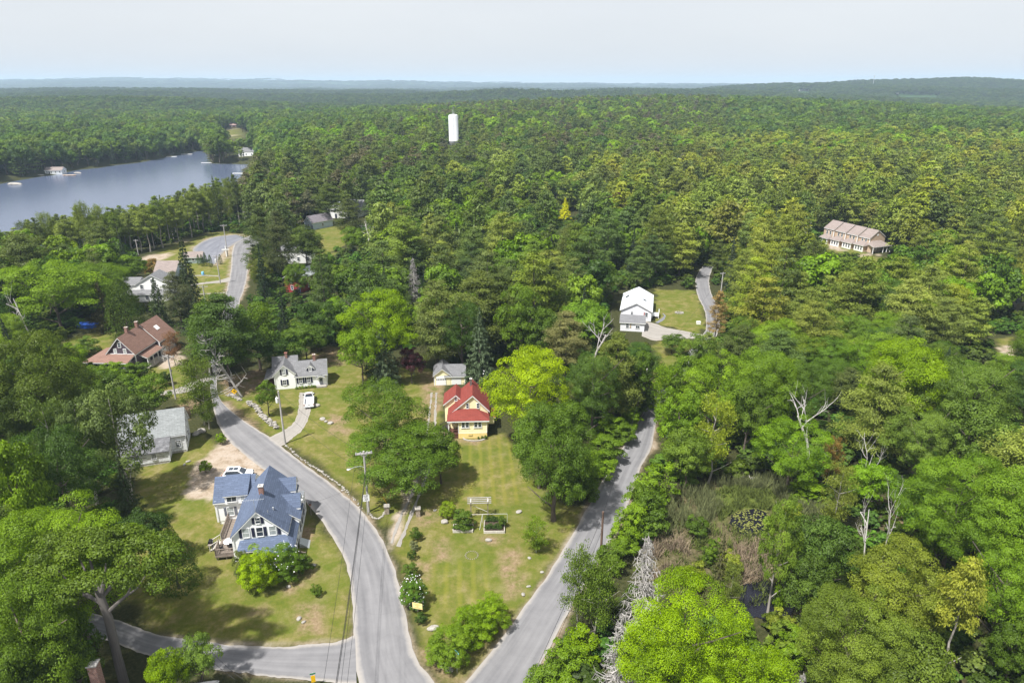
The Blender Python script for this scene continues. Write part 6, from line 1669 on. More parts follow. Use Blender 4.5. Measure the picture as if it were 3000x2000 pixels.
h = House('garage', 'white garage with grey roof in front of the pale ranch house', (31.0, 166.2, 0), -10, surf('pale_lilac_siding', (.72, .72, .76)), M_GREY, cat='garage')
h.gable(-3.0, 3.1, 0, 5.8, 0, 2.5, 3.5, axis='x'); h.window(-1.2, -.02, 1.5, -90, .7, 1.0, 1, 2); h.window(1.4, -.02, 1.3, -90, .9, .7, 2, 1)
m = MB(); m.box(-.55, -.25, -.06, -.01, .9, 2.1); h.part('shutter', m, surf('tan_shutter', (.4, .3, .2), .7, .1, 5)); h.door(3.12, 2.8, .05, 0, 2.4, 2.1, M_TRIM, 'garage_door')
h.done()

# --- row of tan town houses
h = House('row_house', 'row of four stepped tan town houses with taupe roofs in the pine wood', (138.6, 256.5, 0), 23, M_TAN, M_TAUPE)
for k in range(4):
    y0 = k * 4.95; dx = -.8 * k + .5
    h.gable(-4.0 + dx, 4.0 + dx, y0, y0 + 4.95, 0, 5.3 + .25 * k, 7.9 + .25 * k, ends=(1 if k == 0 else 1, 0), ov=.2)
    for yy in (1.6, 3.2): h.window(-4.02 + dx, y0 + yy, 4.4, 180, .75, 1.25, 1, 2)
    h.corner(-4.0 + dx, y0, 2.8, 5.2, .13)
    h.box(-6.2 + dx, -4.0 + dx, y0 + .5, y0 + 4.6, 0, 2.5)
    h.roof([(-6.6 + dx, y0 + .1, 2.5), (-4 + dx, y0 + 1.2, 3.6), (-4 + dx, y0 + 4, 3.6), (-6.6 + dx, y0 + 4.95, 2.5)], .14); h.roof([(-6.6 + dx, y0 + .1, 2.5), (-4 + dx, y0 + .1, 2.5), (-4 + dx, y0 + 1.2, 3.6)], .1)
    m = MB(); m.box(-6.26 + dx, -6.2 + dx, y0 + .5, y0 + 4.6, 0, 2.45); h.part('white_bay', m, M_TRIM)
    for yy in (1.3, 2.5, 3.7): h.window(-6.27 + dx, y0 + yy, 1.4, 180, .7, 1.3)
h.roof([(-5.2, -3.6, 2.6), (4.4, -3.6, 2.6), (2.0, .0, 4.1), (-2.2, .0, 4.1)], .16); h.roof([(-5.2, -3.6, 2.6), (-2.2, .0, 4.1), (-4.4, .0, 3.4)], .12); h.roof([(4.4, -3.6, 2.6), (5, 0, 2.8), (2.0, .0, 4.1)], .12)
h.box(-3.9, 1.2, -1.6, .02, 0, 2.6)
for x in (-3.0, -1.6): h.window(x, -1.62, 1.5, -90, .75, 1.4)
for x in (-4.9, .4, 2.3, 4.1): m = MB(); m.box(x - .1, x + .1, -3.4, -3.2, 0, 2.55); h.part('porch_post', m, M_TRIM)
m = MB(); m.tube((.3, -.06, 6.2), (.3, .03, 6.2), .42, n=20); h.part('round_window', m, M_SIGNW)
h.done()

# --- houses farther off, partly hidden by trees
def small_house(name, u, v, rz, L, D, ze, zr, wall, roof, label, axis='x', win=3, chim=False, cat='house', zb=0, door=True):
    x, y, z = G(u, v)
    h = House(name, label, (x, y, z), rz, wall, roof, cat=cat)
    h.gable(-L / 2, L / 2, 0, D, -.5, ze, zr, axis=axis)
    for k in range(win):
        xx = -L / 2 + L * (k + .5) / win; h.window(xx, -.02, 1.6, -90, .8, 1.2, 1, 2)
        if ze > 4.2: h.window(xx, -.02, 4.0 if ze > 4.8 else 3.6, -90, .8, 1.1, 1, 2)
    if axis == 'y': h.window(0, -.02, ze + (zr - ze) * .3, -90, .7, .9, 1, 2)
    if door: h.door(-L / 2 + L / max(1, win) * 1.0, -.02, .1, -90, .9, 2.0, M_SHUT)
    h.window(L / 2 + .02, D / 2, 1.6, 0, .8, 1.2); h.window(-L / 2 - .02, D / 2, 1.6, 180, .8, 1.2)
    if chim: h.chimney(L * .2, D / 2, zr - .4, zr + 1.1, .35, M_BRICK)
    return h
h = small_house('white_house', 455, 878, 4, 9.5, 6, 4.9, 7.6, M_WHITE, M_GREY, 'white house with grey roofs half hidden by dark spruces near the upper street', axis='y')
h.gable(-9.5, -4.5, 1.0, 6.0, 0, 4.6, 6.0, axis='x'); h.box(-9.3, 4.6, -2.0, .02, 0, 2.3); h.roof([(-9.6, -2.3, 2.3), (4.9, -2.3, 2.3), (4.9, 0.0, 3.1), (-9.6, 0.0, 3.1)], .15); h.window(-7, .98, 3.9, -90, .8, .7)
for k in range(4): h.window(-8 + k * 3.4, -2.02, 1.3, -90, .9, 1.0)
h.done()
small_house('cottage', 488, 828, 4, 6.5, 8, 3.6, 6.2, M_BLUEG, M_TAUPE, 'cottage with taupe brown roof behind the spruces by the upper street', win=2).done()
small_house('shed', 568, 772, 10, 6, 4, 2.4, 3.8, surf('grey_green_siding', (.3, .36, .35), .8, .08, 3, 'clap'), M_TAUPE, 'grey green shed beside the parking lot', win=1, cat='shed').done()
small_house('red_house', 858, 858, -22, 5.5, 9, 4.6, 6.4, M_REDW, surf('pale_grey_roof', (.42, .45, .46), .8, .1, 3, 'shingle'), 'dark red house with pale grey roof in the trees by the upper street', axis='y', win=1).done()
small_house('white_house', 862, 772, 8, 13, 7, 4.9, 6.8, M_WHITE, M_GREY, 'long white house behind the parked car near the upper street', win=4).done()
h = small_house('cottage', 905, 672, -38, 5.4, 11, 3.3, 5.8, M_BLUEG, surf('violet_grey_shingle', (.2, .18, .2), .9, .2, 2, 'shingle'), 'pale blue cottage with violet grey roof on a lawn', axis='y', win=1); h.done()
small_house('white_house', 985, 640, 0, 11, 8, 3.2, 6.6, M_WHITE, surf('pale_grey_roof', (.42, .45, .46)), 'white house with pale roof behind the spreading pine', axis='y', win=2).done()
h = small_house('white_house', 1040, 635, -12, 7, 8, 4.6, 7.4, M_WHITE, M_GREY, 'white house with grey cross gable beside the pale roofed one', axis='x', win=2); h.gable(-.5, 3.4, -3.5, 3, 0, 2.6, 4.8, axis='y'); h.done()
small_house('boathouse', 158, 511, 6, 12, 7, 2.9, 4.9, surf('pale_shore_paint', (.66, .68, .7), .7, .08, 3, 'clap'), M_TAUPE, 'white camp house on the far lake shore', win=4).done()
small_house('white_house', 722, 458, 0, 14, 8, 4.2, 7, M_WHITE, M_GREY, 'white house among the trees on the wooded point', win=3).done()
small_house('lodge', 692, 374, 5, 17, 9, 3.6, 6.2, M_BROWNW, surf('pink_brown_roof', (.4, .26, .24), .9, .08, 2, 'shingle'), 'brown lodge with pink brown roof above the curving drive', win=3).done()
small_house('cottage', 866, 484, 0, 9, 7, 3.2, 5.4, M_WHITE, M_BROWN, 'small white cottage with brown roof near the shore', win=2).done()
small_house('cottage', 846, 494, 12, 7, 5, 2.6, 4.2, M_WHITE, M_BROWN, 'lower white cottage with brown roof near the shore', win=1).done()
small_house('white_house', 1733, 726, -10, 8, 9, 4.8, 7.6, M_WHITE, M_GREY, 'white house half hidden behind brown pines in the middle wood', axis='y', win=2).done()
small_house('white_house', 2345, 685, 14, 9, 7, 4.6, 6.6, M_WHITE, M_TAUPE, 'white house behind the trees next to the tan row', win=2).done()
h = small_house('ranch_house', 3030, 925, -28, 9, 13, 3.0, 5.0, surf('beige_siding', (.6, .52, .44), .75, .06, 3, 'clap'), surf('navy_grey_shingle', (.1, .11, .14), .9, .15, 4, 'shingle'), 'beige house with dark roof cut by the picture edge', axis='y', win=1); h.done()
small_house('white_house', 2356, 268, 0, 30, 14, 6, 12, M_WHITE, M_GREY, 'far white house on the hill slope', win=5).done()
small_house('barn', 2325, 266, 0, 8, 8, 5, 8, M_WHITE, M_GREY, 'tiny far white outbuilding on the hill slope', win=1).done()
small_house('barn', 2203, 322, 5, 24, 12, 4, 7, M_WHITE, surf('pale_grey_roof', (.42, .45, .46)), 'far white building among the trees in the valley', win=3).done()
small_house('barn', 2620, 275, -15, 26, 12, 6, 9, M_WHITE, surf('pale_grey_roof', (.42, .45, .46)), 'pale far barn beside the tawny field on the hill', win=2).done()
small_house('white_house', 572, 268, 0, 26, 14, 6, 11, M_WHITE, M_GREY, 'tiny white house far off in the hazy valley', win=3).done()
# roof and chimney of the house at the bottom corner
x, y, z = P(400, 2010, 3.0)
h = House('cottage', 'grey roofed cottage with brick chimney at the bottom edge of the picture', (-33.2, 47.0, 0), 8, M_WHITE, M_GREY)
h.gable(-7.5, 3.5, 0, 6, 0, 2.4, 4.6, axis='x'); h.chimney(-7.5 + .6, 5.0, 3.5, 7.3, .42, M_BRICK); h.window(-1, -.02, 1.4, -90, .8, 1.1); h.done()

# --- water tower on the wooded hill
x, y, z = G(1331, 450)
r = empty('water_tower', (x, y, z), 0, 'tall white cylindrical water tower standing out of the wooded hill', 'water tower')
RT, HT = 28 / FPX * Q(x, y, z + 12)[2] / 2, 29.5
MB().lathe([(RT, 0), (RT, HT * .33), (RT + .12, HT * .335), (RT + .12, HT * .345), (RT, HT * .35), (RT, HT), (RT * .93, HT + .6), (RT * .6, HT + 1.15), (0.05, HT + 1.4)], n=48).build('tank', M_TANK, r, True)
m = MB(); m.lathe([(RT * .95, HT + .5), (RT * .97, HT + .5), (RT * .97, HT + .56), (RT * .95, HT + .56)], n=32); m.build('roof_rim', M_ALU, r)
m = MB(); m.tube((0, 0, HT + 1.2), (0, 0, HT + 9.5), .16, .05, 8); m.build('mast', M_ALU, r)
for k in range(3): MB().tube((.8 - .8 * k, .4 * k, HT + 1.0), (.8 - .8 * k, .4 * k, HT + 3.2 + k), .1, n=6).build('antenna', M_ALU, r)
m = MB()
for s_ in (-.25, .25): m.tube((s_, -RT - .18, .5), (s_, -RT - .18, HT), .04, n=4)
for k in range(40): m.tube((-.25, -RT - .18, .8 + k * .72), (.25, -RT - .18, .8 + k * .72), .03, n=4)
m.build('ladder', M_ALU, r)
x, y, z = G(2556, 258); hm = 34 / FPX * Q(x, y, z)[2]
r = empty('radio_mast', (x, y, z), 0, 'thin radio mast on the far wooded hill crest', 'mast')
m = MB()
for k in range(3): a = k * 2.094; m.tube((1.6 * math.cos(a), 1.6 * math.sin(a), 0), (.5 * math.cos(a), .5 * math.sin(a), hm), .35, .25, 5)
for k in range(16):
    for q in range(3): a, b = q * 2.094, (q + 1) * 2.094; f0, f1 = k / 16, (k + 1) / 16; m.tube(((1.6 - 1.1 * f0) * math.cos(a), (1.6 - 1.1 * f0) * math.sin(a), hm * f0), ((1.6 - 1.1 * f1) * math.cos(b), (1.6 - 1.1 * f1) * math.sin(b), hm * f1), .12, n=4)
m.build('lattice', M_ALU, r); MB().box(-2.6, 2.6, -.5, .5, hm - 2, hm).build('antenna', M_ALU, r)
x, y, z = G(2780, 238); r = empty('radio_mast', (x, y, z), 0, 'faint needle thin mast beyond the hill crest', 'mast'); MB().tube((0, 0, 0), (0, 0, 60), 1.0, .4, 6).build('pole', M_ALU, r); MB().tube((0, 0, 60), (0, 0, 66), .3, .2, 5).build('antenna', M_ALU, r)
# ------------------------------------------------------------------ utility poles, wires, signs
POLES = {}
def upole(key, u, vb, vt, label, arm=None, lamp=False, trans=False, mat=M_POLE, lean=(0, 0), armw=2.4, arm_rz=.2, double=False):
    x, y, z = G(u, vb)
    lo, hi = 1., 25.
    for _ in range(40):
        hh = (lo + hi) / 2
        if Q(x, y, z + hh)[1] > vt: lo = hh
        else: hi = hh
    r = empty('utility_pole', (x, y, z), arm_rz, label, 'utility pole', 'utility poles along the streets'); r.rotation_euler = (lean[0], lean[1], arm_rz)
    m = MB(); m.tube((0, 0, -.5), (0, 0, hh), .18, .13, 10); m.build('pole', mat, r)
    if arm:
        for k in range(2 if double else 1):
            yy = .14 if k == 0 else -.14
            m = MB(); m.box(-armw / 2, armw / 2, yy - .05, yy + .05, hh - .45, hh - .3)
            m.tube((-armw * .25, yy, hh - .4), (0, yy * .6, hh - 1.0), .025, n=5); m.tube((armw * .25, yy, hh - .4), (0, yy * .6, hh - 1.0), .025, n=5)
            a = m.build('crossarm', mat, r)
            for s in (-.45, -.2, .2, .45):
                MB().lathe([(.03, 0), (.06, .03), (.04, .08), (.06, .12), (.02, .18)], (armw * s, yy, hh - .3), 8).build('insulator', M_ALU, a)
    if trans:
        m = MB(); m.lathe([(.05, -.5), (.22, -.48), (.24, -.4), (.24, .4), (.22, .46), (.05, .52)], (-.4, 0, hh - 1.7), 14); m.tube((-.4, 0, hh - 1.2), (-.4, 0, hh - .95), .05); m.tube((-.2, 0, hh - 1.6), (0, 0, hh - 1.6), .04); m.build('transformer', M_SIGNW, r)
    if lamp:
        m = MB(); m.path([(0, 0, hh - 2.7), (-.6, -.1, hh - 2.35), (-1.4, -.2, hh - 2.3), (-2.1, -.3, hh - 2.45)], [.04, .035, .03, .03], 6); l_ = m.build('lamp_arm', M_ALU, r)
        m = MB(); m.lathe([(.02, -.05), (.14, -.04), (.17, .02), (.1, .1), (.02, .12)], (0, 0, 0), 12); o = m.build('lamp_head', M_ALU, l_); o.location = (-2.3, -.33, hh - 2.5); o.scale = (1.8, 1, 1)
    MB().box(-.14, .14, .1, .3, hh * .62, hh * .62 + .35).build('junction_box', M_ALU, r)
    POLES[key] = (x, y, z, hh, arm_rz)
    return r
upole('A', 1081, 1503, 1321, 'grey utility pole with double crossarm and street lamp at the wheel tracks', True, True, arm_rz=.25, double=True)
upole('B', 836, 1302, 1145, 'grey utility pole carrying a transformer beside the white cottage drive', None, False, True, arm_rz=.3)
upole('C', 515, 1168, 1040, 'pale utility pole with crossarm on the lawn of the plum house', True, arm_rz=-.1)
upole('D', 1759, 1644, 1498, 'brown bare utility pole on the verge of the second street', None, mat=M_POLEB)
upole('E', 1887, 1198, 1080, 'pale bare utility pole at the bend of the second street', None)
upole('F', 2112, 858, 798, 'utility pole with crossarm where the second street meets the wood', True, armw=1.7)
upole('G', 605, 905, 836, 'utility pole with T shaped top on the lower lawn of the upper street', True, armw=2.6, arm_rz=.05)
upole('H', 646, 832, 748, 'utility pole with transformer beside the upper street driveway', True, False, True, armw=2.4)
upole('I', 668, 752, 658, 'tall utility pole with crossarm beside the parking lot', True, armw=2.4)
upole('J', 406, 748, 702, 'brownish utility pole at the edge of the lake shore pines', True, armw=1.6, mat=M_POLE)
upole('K', 719, 650, 620, 'far utility pole beyond the parking lot', True, armw=1.4)
def top(k, dx=0, dz=-.15):
    x, y, z, h_, rz = POLES[k]; return Vector((x + dx * math.cos(rz), y + dx * math.sin(rz), z + h_ + dz))
def wire(a, b, sag, label, r=.016, name='power_line'):
    a, b = Vector(a), Vector(b); m = MB(); n = 18
    pts = [a.lerp(b, k / n) - Vector((0, 0, sag * 4 * (k / n) * (1 - k / n))) for k in range(n + 1)]
    m.path(pts, [r] * (n + 1), 4); tag(m.build(name, M_WIRE), label, 'cable', 'cables strung between the poles')
for k, dx in enumerate((-1.05, .5, 1.05)):
    wire(top('A', dx), (-14.5 + dx, 38, 11), .7, 'thin upper cable over the main street towards the fork')
for dz in (-3.4, -3.9): wire(top('A', 0, dz), (-15.2, 38, 8 + dz + 3.4), .8, 'thicker lower cable over the main street towards the fork', .03)
for dz in (-.2, -3.4): wire(top('B', 0, dz), top('A', 0, dz - .1), .8, 'cable along the lawn edge between the lamp pole and the transformer pole', .02)
for dz in (-.2, -3.0): wire(top('C', 0, dz), top('B', 0, dz), .7, 'cable from the plum house pole across the street bend', .018)
for dz in (-.3, -2.8): wire(top('D', 0, dz), (-2, 40, 7.5 + dz), .9, 'cable crossing over the second street towards the fork', .02)
wire(top('D', 0, -.3), top('E', 0, -.3), 1.0, 'cable along the second street between the two bare poles', .018); wire(top('E'), top('F'), 1.0, 'cable running on from the bend of the second street', .018)
wire(top('G'), top('H'), .6, 'cable along the upper street lawn'); wire(top('H'), top('I'), .6, 'cable beside the parking lot'); wire(top('G'), top('C'), .9, 'cable from the upper street to the plum house')
wire(top('A', 0, -3.0), P(1136, 1478, 0), .1, 'guy wire slanting from the lamp pole to the ground', .02, 'guy_wire')
o = MB(); a = Vector(top('A', 0, -3)); b = Vector(P(1136, 1478)); c = b + (a - b) * .22; o.tube(b, c, .05, n=6); tag(o.build('guy_guard', M_SIGNY), 'pale yellow guard sleeve on the guy wire of the lamp pole', 'guy guard')
wire(P(591, 1905, 2.5), P(690, 1990, 2.8), .3, 'black cable drooping over the side road', .02); wire(P(612, 1900, 2.5), P(712, 1988, 2.8), .3, 'second black cable drooping over the side road', .02)

def post_sign(name, u, vb, h_, w, sh, mat, label, texts=(), shape='rect', rz=0., post=M_ALU, tcol=M_BLACK, back=False, tilt=0):
    x, y, z = G(u, vb); r = empty(name, (x, y, z), rz, label, 'sign')
    MB().tube((0, .03, -.3), (0, .03, h_ + (sh * .4 if shape != 'arrow' else 0)), .04, n=8).build('post', post, r)
    m = MB()
    if shape == 'rect': m.box(-w / 2, w / 2, -.04, -.02, h_ - sh / 2, h_ + sh / 2)
    elif shape == 'diamond':
        m.add([(0, -.04, h_ - sh / 2), (w / 2, -.04, h_), (0, -.04, h_ + sh / 2), (-w / 2, -.04, h_), (0, -.02, h_ - sh / 2), (w / 2, -.02, h_), (0, -.02, h_ + sh / 2), (-w / 2, -.02, h_)], [(0, 1, 2, 3), (7, 6, 5, 4), (0, 4, 5, 1), (1, 5, 6, 2), (2, 6, 7, 3), (3, 7, 4, 0)])
    elif shape == 'oct':
        pts = [(w / 2 * math.cos(R(22.5 + 45 * k)), w / 2 * math.sin(R(22.5 + 45 * k))) for k in range(8)]
        m.add([(p[0], -.04, h_ + p[1]) for p in pts] + [(p[0], -.02, h_ + p[1]) for p in pts], [tuple(range(8)), tuple(range(15, 7, -1))] + [(k, 8 + k, 8 + (k + 1) % 8, (k + 1) % 8) for k in range(8)])
    p = m.build('board', mat, r)
    for t, dz, sz in texts:
        text_mesh('lettering', t, sz, tcol, p, Matrix.Translation((0, -.045, h_ + dz)) @ Matrix.Rotation(R(90), 4, 'X'))
    return r, p
r, p = post_sign('speed_limit_sign', 1078, 1506, 3.0, .95, 1.15, M_SIGNW, 'white speed limit sign on the foot of the lamp pole', [('SPEED', .4, .24), ('LIMIT', .18, .24), ('25', -.22, .55)], rz=.25)
r.location.y -= .25
r, p = post_sign('warning_sign', 690, 1172, 1.7, 1.25, 1.25, M_SIGNY, 'yellow diamond warning sign on the grass at the street bend', shape='diamond')
m = MB(); m.box(-.06, .06, -.05, -.041, 1.4, 1.75); m.add([(-.2, -.05, 1.7), (.2, -.05, 1.7), (0, -.05, 2.0)], [(0, 1, 2)]); m.build('arrow_symbol', M_BLACK, p)
r, p = post_sign('yard_sign', 1226, 1822, 2.1, 1.25, .85, M_SIGNP, 'pale yellow paper yard sign on a thin stake at the roadside', rz=-.25, post=M_DECK)
m = MB()
for k, wd in enumerate((.9, .55, .25, .75)): m.box(-wd / 2, wd / 2, -.047, -.041, 2.33 - k * .17, 2.4 - k * .17)
m.build('faded_lines', surf('faded_print', (.55, .38, .12), .7, .1, 5, bump=0), p)
r, p = post_sign('stop_sign', 1340, 1972, 2.2, .8, .8, M_ALU, 'grey backed stop sign with a teal street name plate at the fork', shape='oct', rz=2.2)
MB().box(-.45, .45, -.02, .02, 2.75, 2.95).build('name_plate', M_SIGNG, r)
x, y, z = P(921, 2012); r = empty('arrow_sign', (x, y, z), .3, 'yellow sign board with a small green plate at the bottom of the side road', 'sign')
MB().tube((0, .03, -.2), (0, .03, 2.0), .04).build('post', M_ALU, r); MB().box(-.22, .22, -.04, -.02, .75, 1.65).build('board', M_SIGNY, r); MB().box(-.3, .3, -.02, .02, 1.8, 1.95).build('name_plate', surf('green_plate', (.02, .16, .07), .5, .1, 4), r)
r, p = post_sign('notice_sign', 1141, 1500, .95, .4, .45, M_SIGNW, 'small white notice board beside the stone gate pillar', rz=-.2)
# bird box on its post by the street
x, y, z = P(912, 1508); r = empty('bird_box', (x, y, z), .2, 'small dark bird box on a post at the kerb of the blue roofed house', 'bird box')
MB().tube((0, 0, 0), (0, 0, 1.7), .05).build('post', M_DECK, r); MB().box(-.16, .16, -.14, .14, 1.7, 2.1).build('box', M_BROWNW, r); MB().slab([(-.22, -.2, 2.12), (.22, -.2, 2.12), (.22, .2, 2.2), (-.22, .2, 2.2)], .03).build('lid', M_BLACK, r)
wire((x, y, 2.0), P(1003, 1440, 0), .1, 'thin line from the bird box post across the street', .012)
# stone gate pillars of the wheel tracks
def rock_mb(seed, s=(1, 1, 1), n=2):
    bm = bmesh_ico(n); r_ = rng(seed); o_ = r_.uniform(0, 50, 3); vs = []
    for v in bm[0]:
        v = np.array(v); k = 1 + .5 * (fbm(v[0] * 1.3 + o_[0], v[1] * 1.3 + v[2] * 1.7 + o_[1], 3) - .5)
        vs.append(tuple(v * k * np.array(s)))
    m = MB(); m.add(vs, bm[1]); return m
_ico = {}
def bmesh_ico(n):
    if n not in _ico:
        import bmesh
        b = bmesh.new(); bmesh.ops.create_icosphere(b, subdivisions=n, radius=1); b.verts.index_update()
        _ico[n] = ([tuple(v.co) for v in b.verts], [tuple(v.index for v in f.verts) for f in b.faces]); b.free()
    return _ico[n]
for u, v, lb in ((1134, 1503, 'stone gate pillar with flat cap beside the notice board'), (1225, 1510, 'stone gate pillar with flat cap on the far side of the wheel tracks')):
    x, y, z = P(u, v); r = empty('gate_pillar', (x, y, z), .15, lb, 'pillar', 'pair of stone gate pillars')
    MB().box(-.32, .32, -.32, .32, 0, 1.25).build('shaft', surf('fieldstone', (.3, .25, .2), .95, .45, 3.5, None, .1, bump=1.0), r); MB().box(-.42, .42, -.42, .42, 1.25, 1.4).build('capstone', M_STONE, r)
# stones: edging rows, walls, single boulders
ROCKS = [rock_mb(900 + k, (1, .75, .5)).data('rock', M_STONE) for k in range(6)]
ROCKD = [rock_mb(930 + k, (1, .75, .5)).data('rock', surf('dull_stone', (.2, .18, .14), .95, .3, 3)) for k in range(2)]
def stone(u, v, size, label, group=None, name='stone', mesh=None, sz=None, z=None):
    x, y, z0 = P(u, v); o = link(name, mesh or ROCKS[rt.randrange(6)]); o.location = (x, y, gz(x, y) + size * .2); o.scale = (size, size * rt.uniform(.7, 1.2), size * rt.uniform(.7, 1.3) if sz is None else sz); o.rotation_euler = (rt.uniform(-.2, .2), rt.uniform(-.2, .2), rt.uniform(0, 6)); tag(o, label, 'stone', group); return o
def along(pts, n, jit=5):
    p = np.array(catmull(pts, 8)); s = np.r_[0, np.cumsum(np.hypot(*np.diff(p, axis=0).T))]; t = np.linspace(0, s[-1], n)
    return [(np.interp(a, s, p[:, 0]) + rt.uniform(-jit, jit), np.interp(a, s, p[:, 1]) + rt.uniform(-jit, jit) * .6) for a in t]
for u, v in along([(838,1305),(880,1342),(930,1375),(985,1412),(1020,1440)], 46, 2.5): stone(u, v, rt.uniform(.14, .3), 'pale stone of the edging row between the lawn and the street', 'edging stones along the street lawn')
for u, v in along([(1003,1428),(1030,1455),(1062,1488)], 12, 5): stone(u, v, rt.uniform(.12, .26), 'scattered pale stone beside the foot of the lamp pole', 'stones by the lamp pole')
for u, v in along([(1084,1505),(1095,1517),(1110,1518),(1124,1508),(1128,1498)], 13, 1): stone(u, v, .22, 'stone of the small ring edging beside the gate pillar', 'ring of edging stones')
for k in range(18): a = k / 18 * 6.283; x0, y0, _ = P(1382, 1626); o = link('stone', ROCKD[k % 2]); o.location = (x0 + .85 * math.cos(a), y0 + .85 * math.sin(a), .04); o.scale = (.13, .1, .09); o.rotation_euler = (0, 0, a); tag(o, 'stone of the round fire ring on the mown lawn', 'stone', 'fire ring stones')
def stone_wall(pts, n, label, hgt=.6, wid=.45):
    m = MB(); r_ = rng(len(label)); b = bmesh_ico(1)
    for u, v in along(pts, n, 0):
        x, y, _ = P(u, v)
        for q in range(6):
            s = r_.uniform(.14, .32); c = np.array([x + r_.normal(0, wid * .5), y + r_.normal(0, wid * .5), r_.uniform(.05, hgt)]); o_ = r_.uniform(0, 9); rot = Matrix.Rotation(r_.uniform(0, 6), 3, 'Z')
            m.add([tuple(c + np.array(rot @ Vector(v2)) * s * np.array([1.1, .8, .6]) * (1 + .25 * math.sin(9 * v2[0] + o_))) for v2 in b[0]], b[1])
    o = m.build('stone_wall', M_STONE); tag(o, label, 'stone wall'); return o
stone_wall([(728,1182),(750,1195),(765,1215),(785,1235),(812,1257)], 40, 'tumbled dry stone wall on the grass beside the young maple')
stone_wall([(674,1158),(690,1162),(706,1172)], 12, 'short line of fieldstones below the yellow diamond sign', .3)
for u, v, s, lb in [(1268,1842,.8,'large white boulder at the road end of the long thicket'),(1432,1583,.5,'white flat stone below the raised garden beds'),(1302,1530,.6,'flat pale stone on the lawn near the wheel tracks'),(1520,1500,.5,'pale stone on the lawn by the second street trees'),(1533,1742,.4,'pale stone close to the second street kerb'),(1299,1950,.45,'round pale stone in the sand at the fork'),(1316,1962,.5,'pinkish stone in the sand at the fork'),(1275,1495,.3,'little stone at the edge of the bare patch'),
    (1551,1635,.3,'small stone beside the second street kerb on the lawn'),(1588,1676,.28,'little pale stone on the grass edge of the second street'),(1549,1718,.3,'small pale stone near the thicket and second street'),(590,1264,.9,'long flat ledge stone on the grass by the bush at the bend'),(575,1272,.7,'flat pale rock next to the ledge stone'),(552,1352,.45,'flat stone on the grass before the barn'),(540,1362,.35,'little stone on the grass before the barn'),
    (928,1189,.7,'long pale ledge on the grass beside the pickup'),(945,1228,.6,'pale ledge rock in the bare patch of the cottage lawn'),(968,1240,.6,'wide pale ledge rock in the bare patch'),(955,1235,.4,'small pale rock in the bare patch'),(876,1812,.35,'pale ledge in the lawn of the blue roofed house'),(890,1822,.3,'second pale ledge in the lawn of the blue roofed house'),(845,1719,.35,'stone on the edge of the flower bed'),(920,1655,.35,'stone edging the flower bed by the steps'),(45,541,5.,'pale boulder at the lake edge near the picture border'),(228,508,3.,'grey rock ledge on the far lake shore'),(120,515,3.,'pale rocks below the camp house')]:
    if v < 620: x, y, z = P(u, v, WATER_Z); o = link('boulder', ROCKS[2]); o.location = (x, y, z + .3); o.scale = (s, s * .6, s * .5); tag(o, lb, 'boulder')
    else: stone(u, v, s, lb, name='boulder' if s > .7 else 'stone')
# slatted stand, raised beds and the white frame
x, y, z = P(1405, 1512); r = empty('garden_stand', (x, y, z), .05, 'tall grey stand with a slatted top on the mown lawn', 'garden stand')
for sx in (-1.25, 1.25):
    for sy in (-.25, .25): MB().box(sx - .06, sx + .06, sy - .06, sy + .06, 0, 2.7).build('leg', M_DECK, r)
m = MB()
for k in range(4): m.box(-1.75, 1.75, -.5 + k * .3, -.36 + k * .3, 2.55 + k * .12, 2.63 + k * .12)
m.build('slatted_top', surf('grey_slat', (.27, .26, .25), .9, .2, 5, 'bark'), r)
for sx in (-1.25, 1.25): MB().box(sx - .08, sx + .08, -.5, .62, 2.78, 2.86).build('batten', M_WOODP, r)
m = MB(); m.box(-1.2, 1.2, -.3, -.25, .5, .6); m.tube((-1.2, -.2, 2.2), (1.2, -.2, .9), .04, n=5); m.build('brace', M_WOODP, r)
def bed(u, v, w, d, label):
    x, y, z = P(u, v); r = empty('raised_bed', (x, y, z), .02, label, 'raised bed'); m = MB(); t = .08
    m.box(-w / 2, w / 2, 0, t, 0, .4); m.box(-w / 2, w / 2, d - t, d, 0, .4); m.box(-w / 2, -w / 2 + t, t, d - t, 0, .4); m.box(w / 2 - t, w / 2, t, d - t, 0, .4); m.build('frame', M_WOODP, r)
    MB().box(-w / 2 + t, w / 2 - t, t, d - t, .05, .32).build('soil', surf('dark_soil', (.06, .045, .03), .95, .3, 5), r)
    return r
bed(1356, 1560, 2.9, 1.6, 'long low raised bed of greens below the dark shrub'); bed(1448, 1562, 3.0, 2.7, 'larger raised bed inside the white pipe frame')
for k in range(8): a = P(1332 + k * 7, 1552); plant('shrub', a[0], a[1], .7, .5, (.09, .16, .02), 'leafy vegetable plant in the long low raised bed', 'plant', 'vegetable plants in the long raised bed', z=.3)
for k in range(9): a = P(1428 + (k % 5) * 9, 1552 - (k // 5) * 22); plant('shrub', a[0], a[1], .9, .6 + .3 * (k % 2), (.055, .1, .018), 'leafy plant in the larger raised bed', 'plant', 'plants in the larger raised bed', z=.3)
plant('shrub', *P(1472, 1545)[:2], 1.3, 2.0, T['mid'], 'tall dark bush at the end of the larger raised bed', 'shrub', z=.2)
x, y, z = P(1448, 1540); r = empty('pipe_frame', (x, y, z), .02, 'white pipe frame standing over the larger raised bed', 'frame')
for a, b in (((-1.7, .8, 0), (-1.7, .8, 1.5)), ((1.9, .8, 0), (1.9, .8, 1.5)), ((-1.7, .8, 1.5), (1.9, .8, 1.5)), ((-1.7, .8, 1.5), (-2.1, -1.0, 0.1))): MB().tube(a, b, .028, n=8).build('pipe', surf('chalky_pipe', (.45, .45, .44), .6, .1, 4), r)

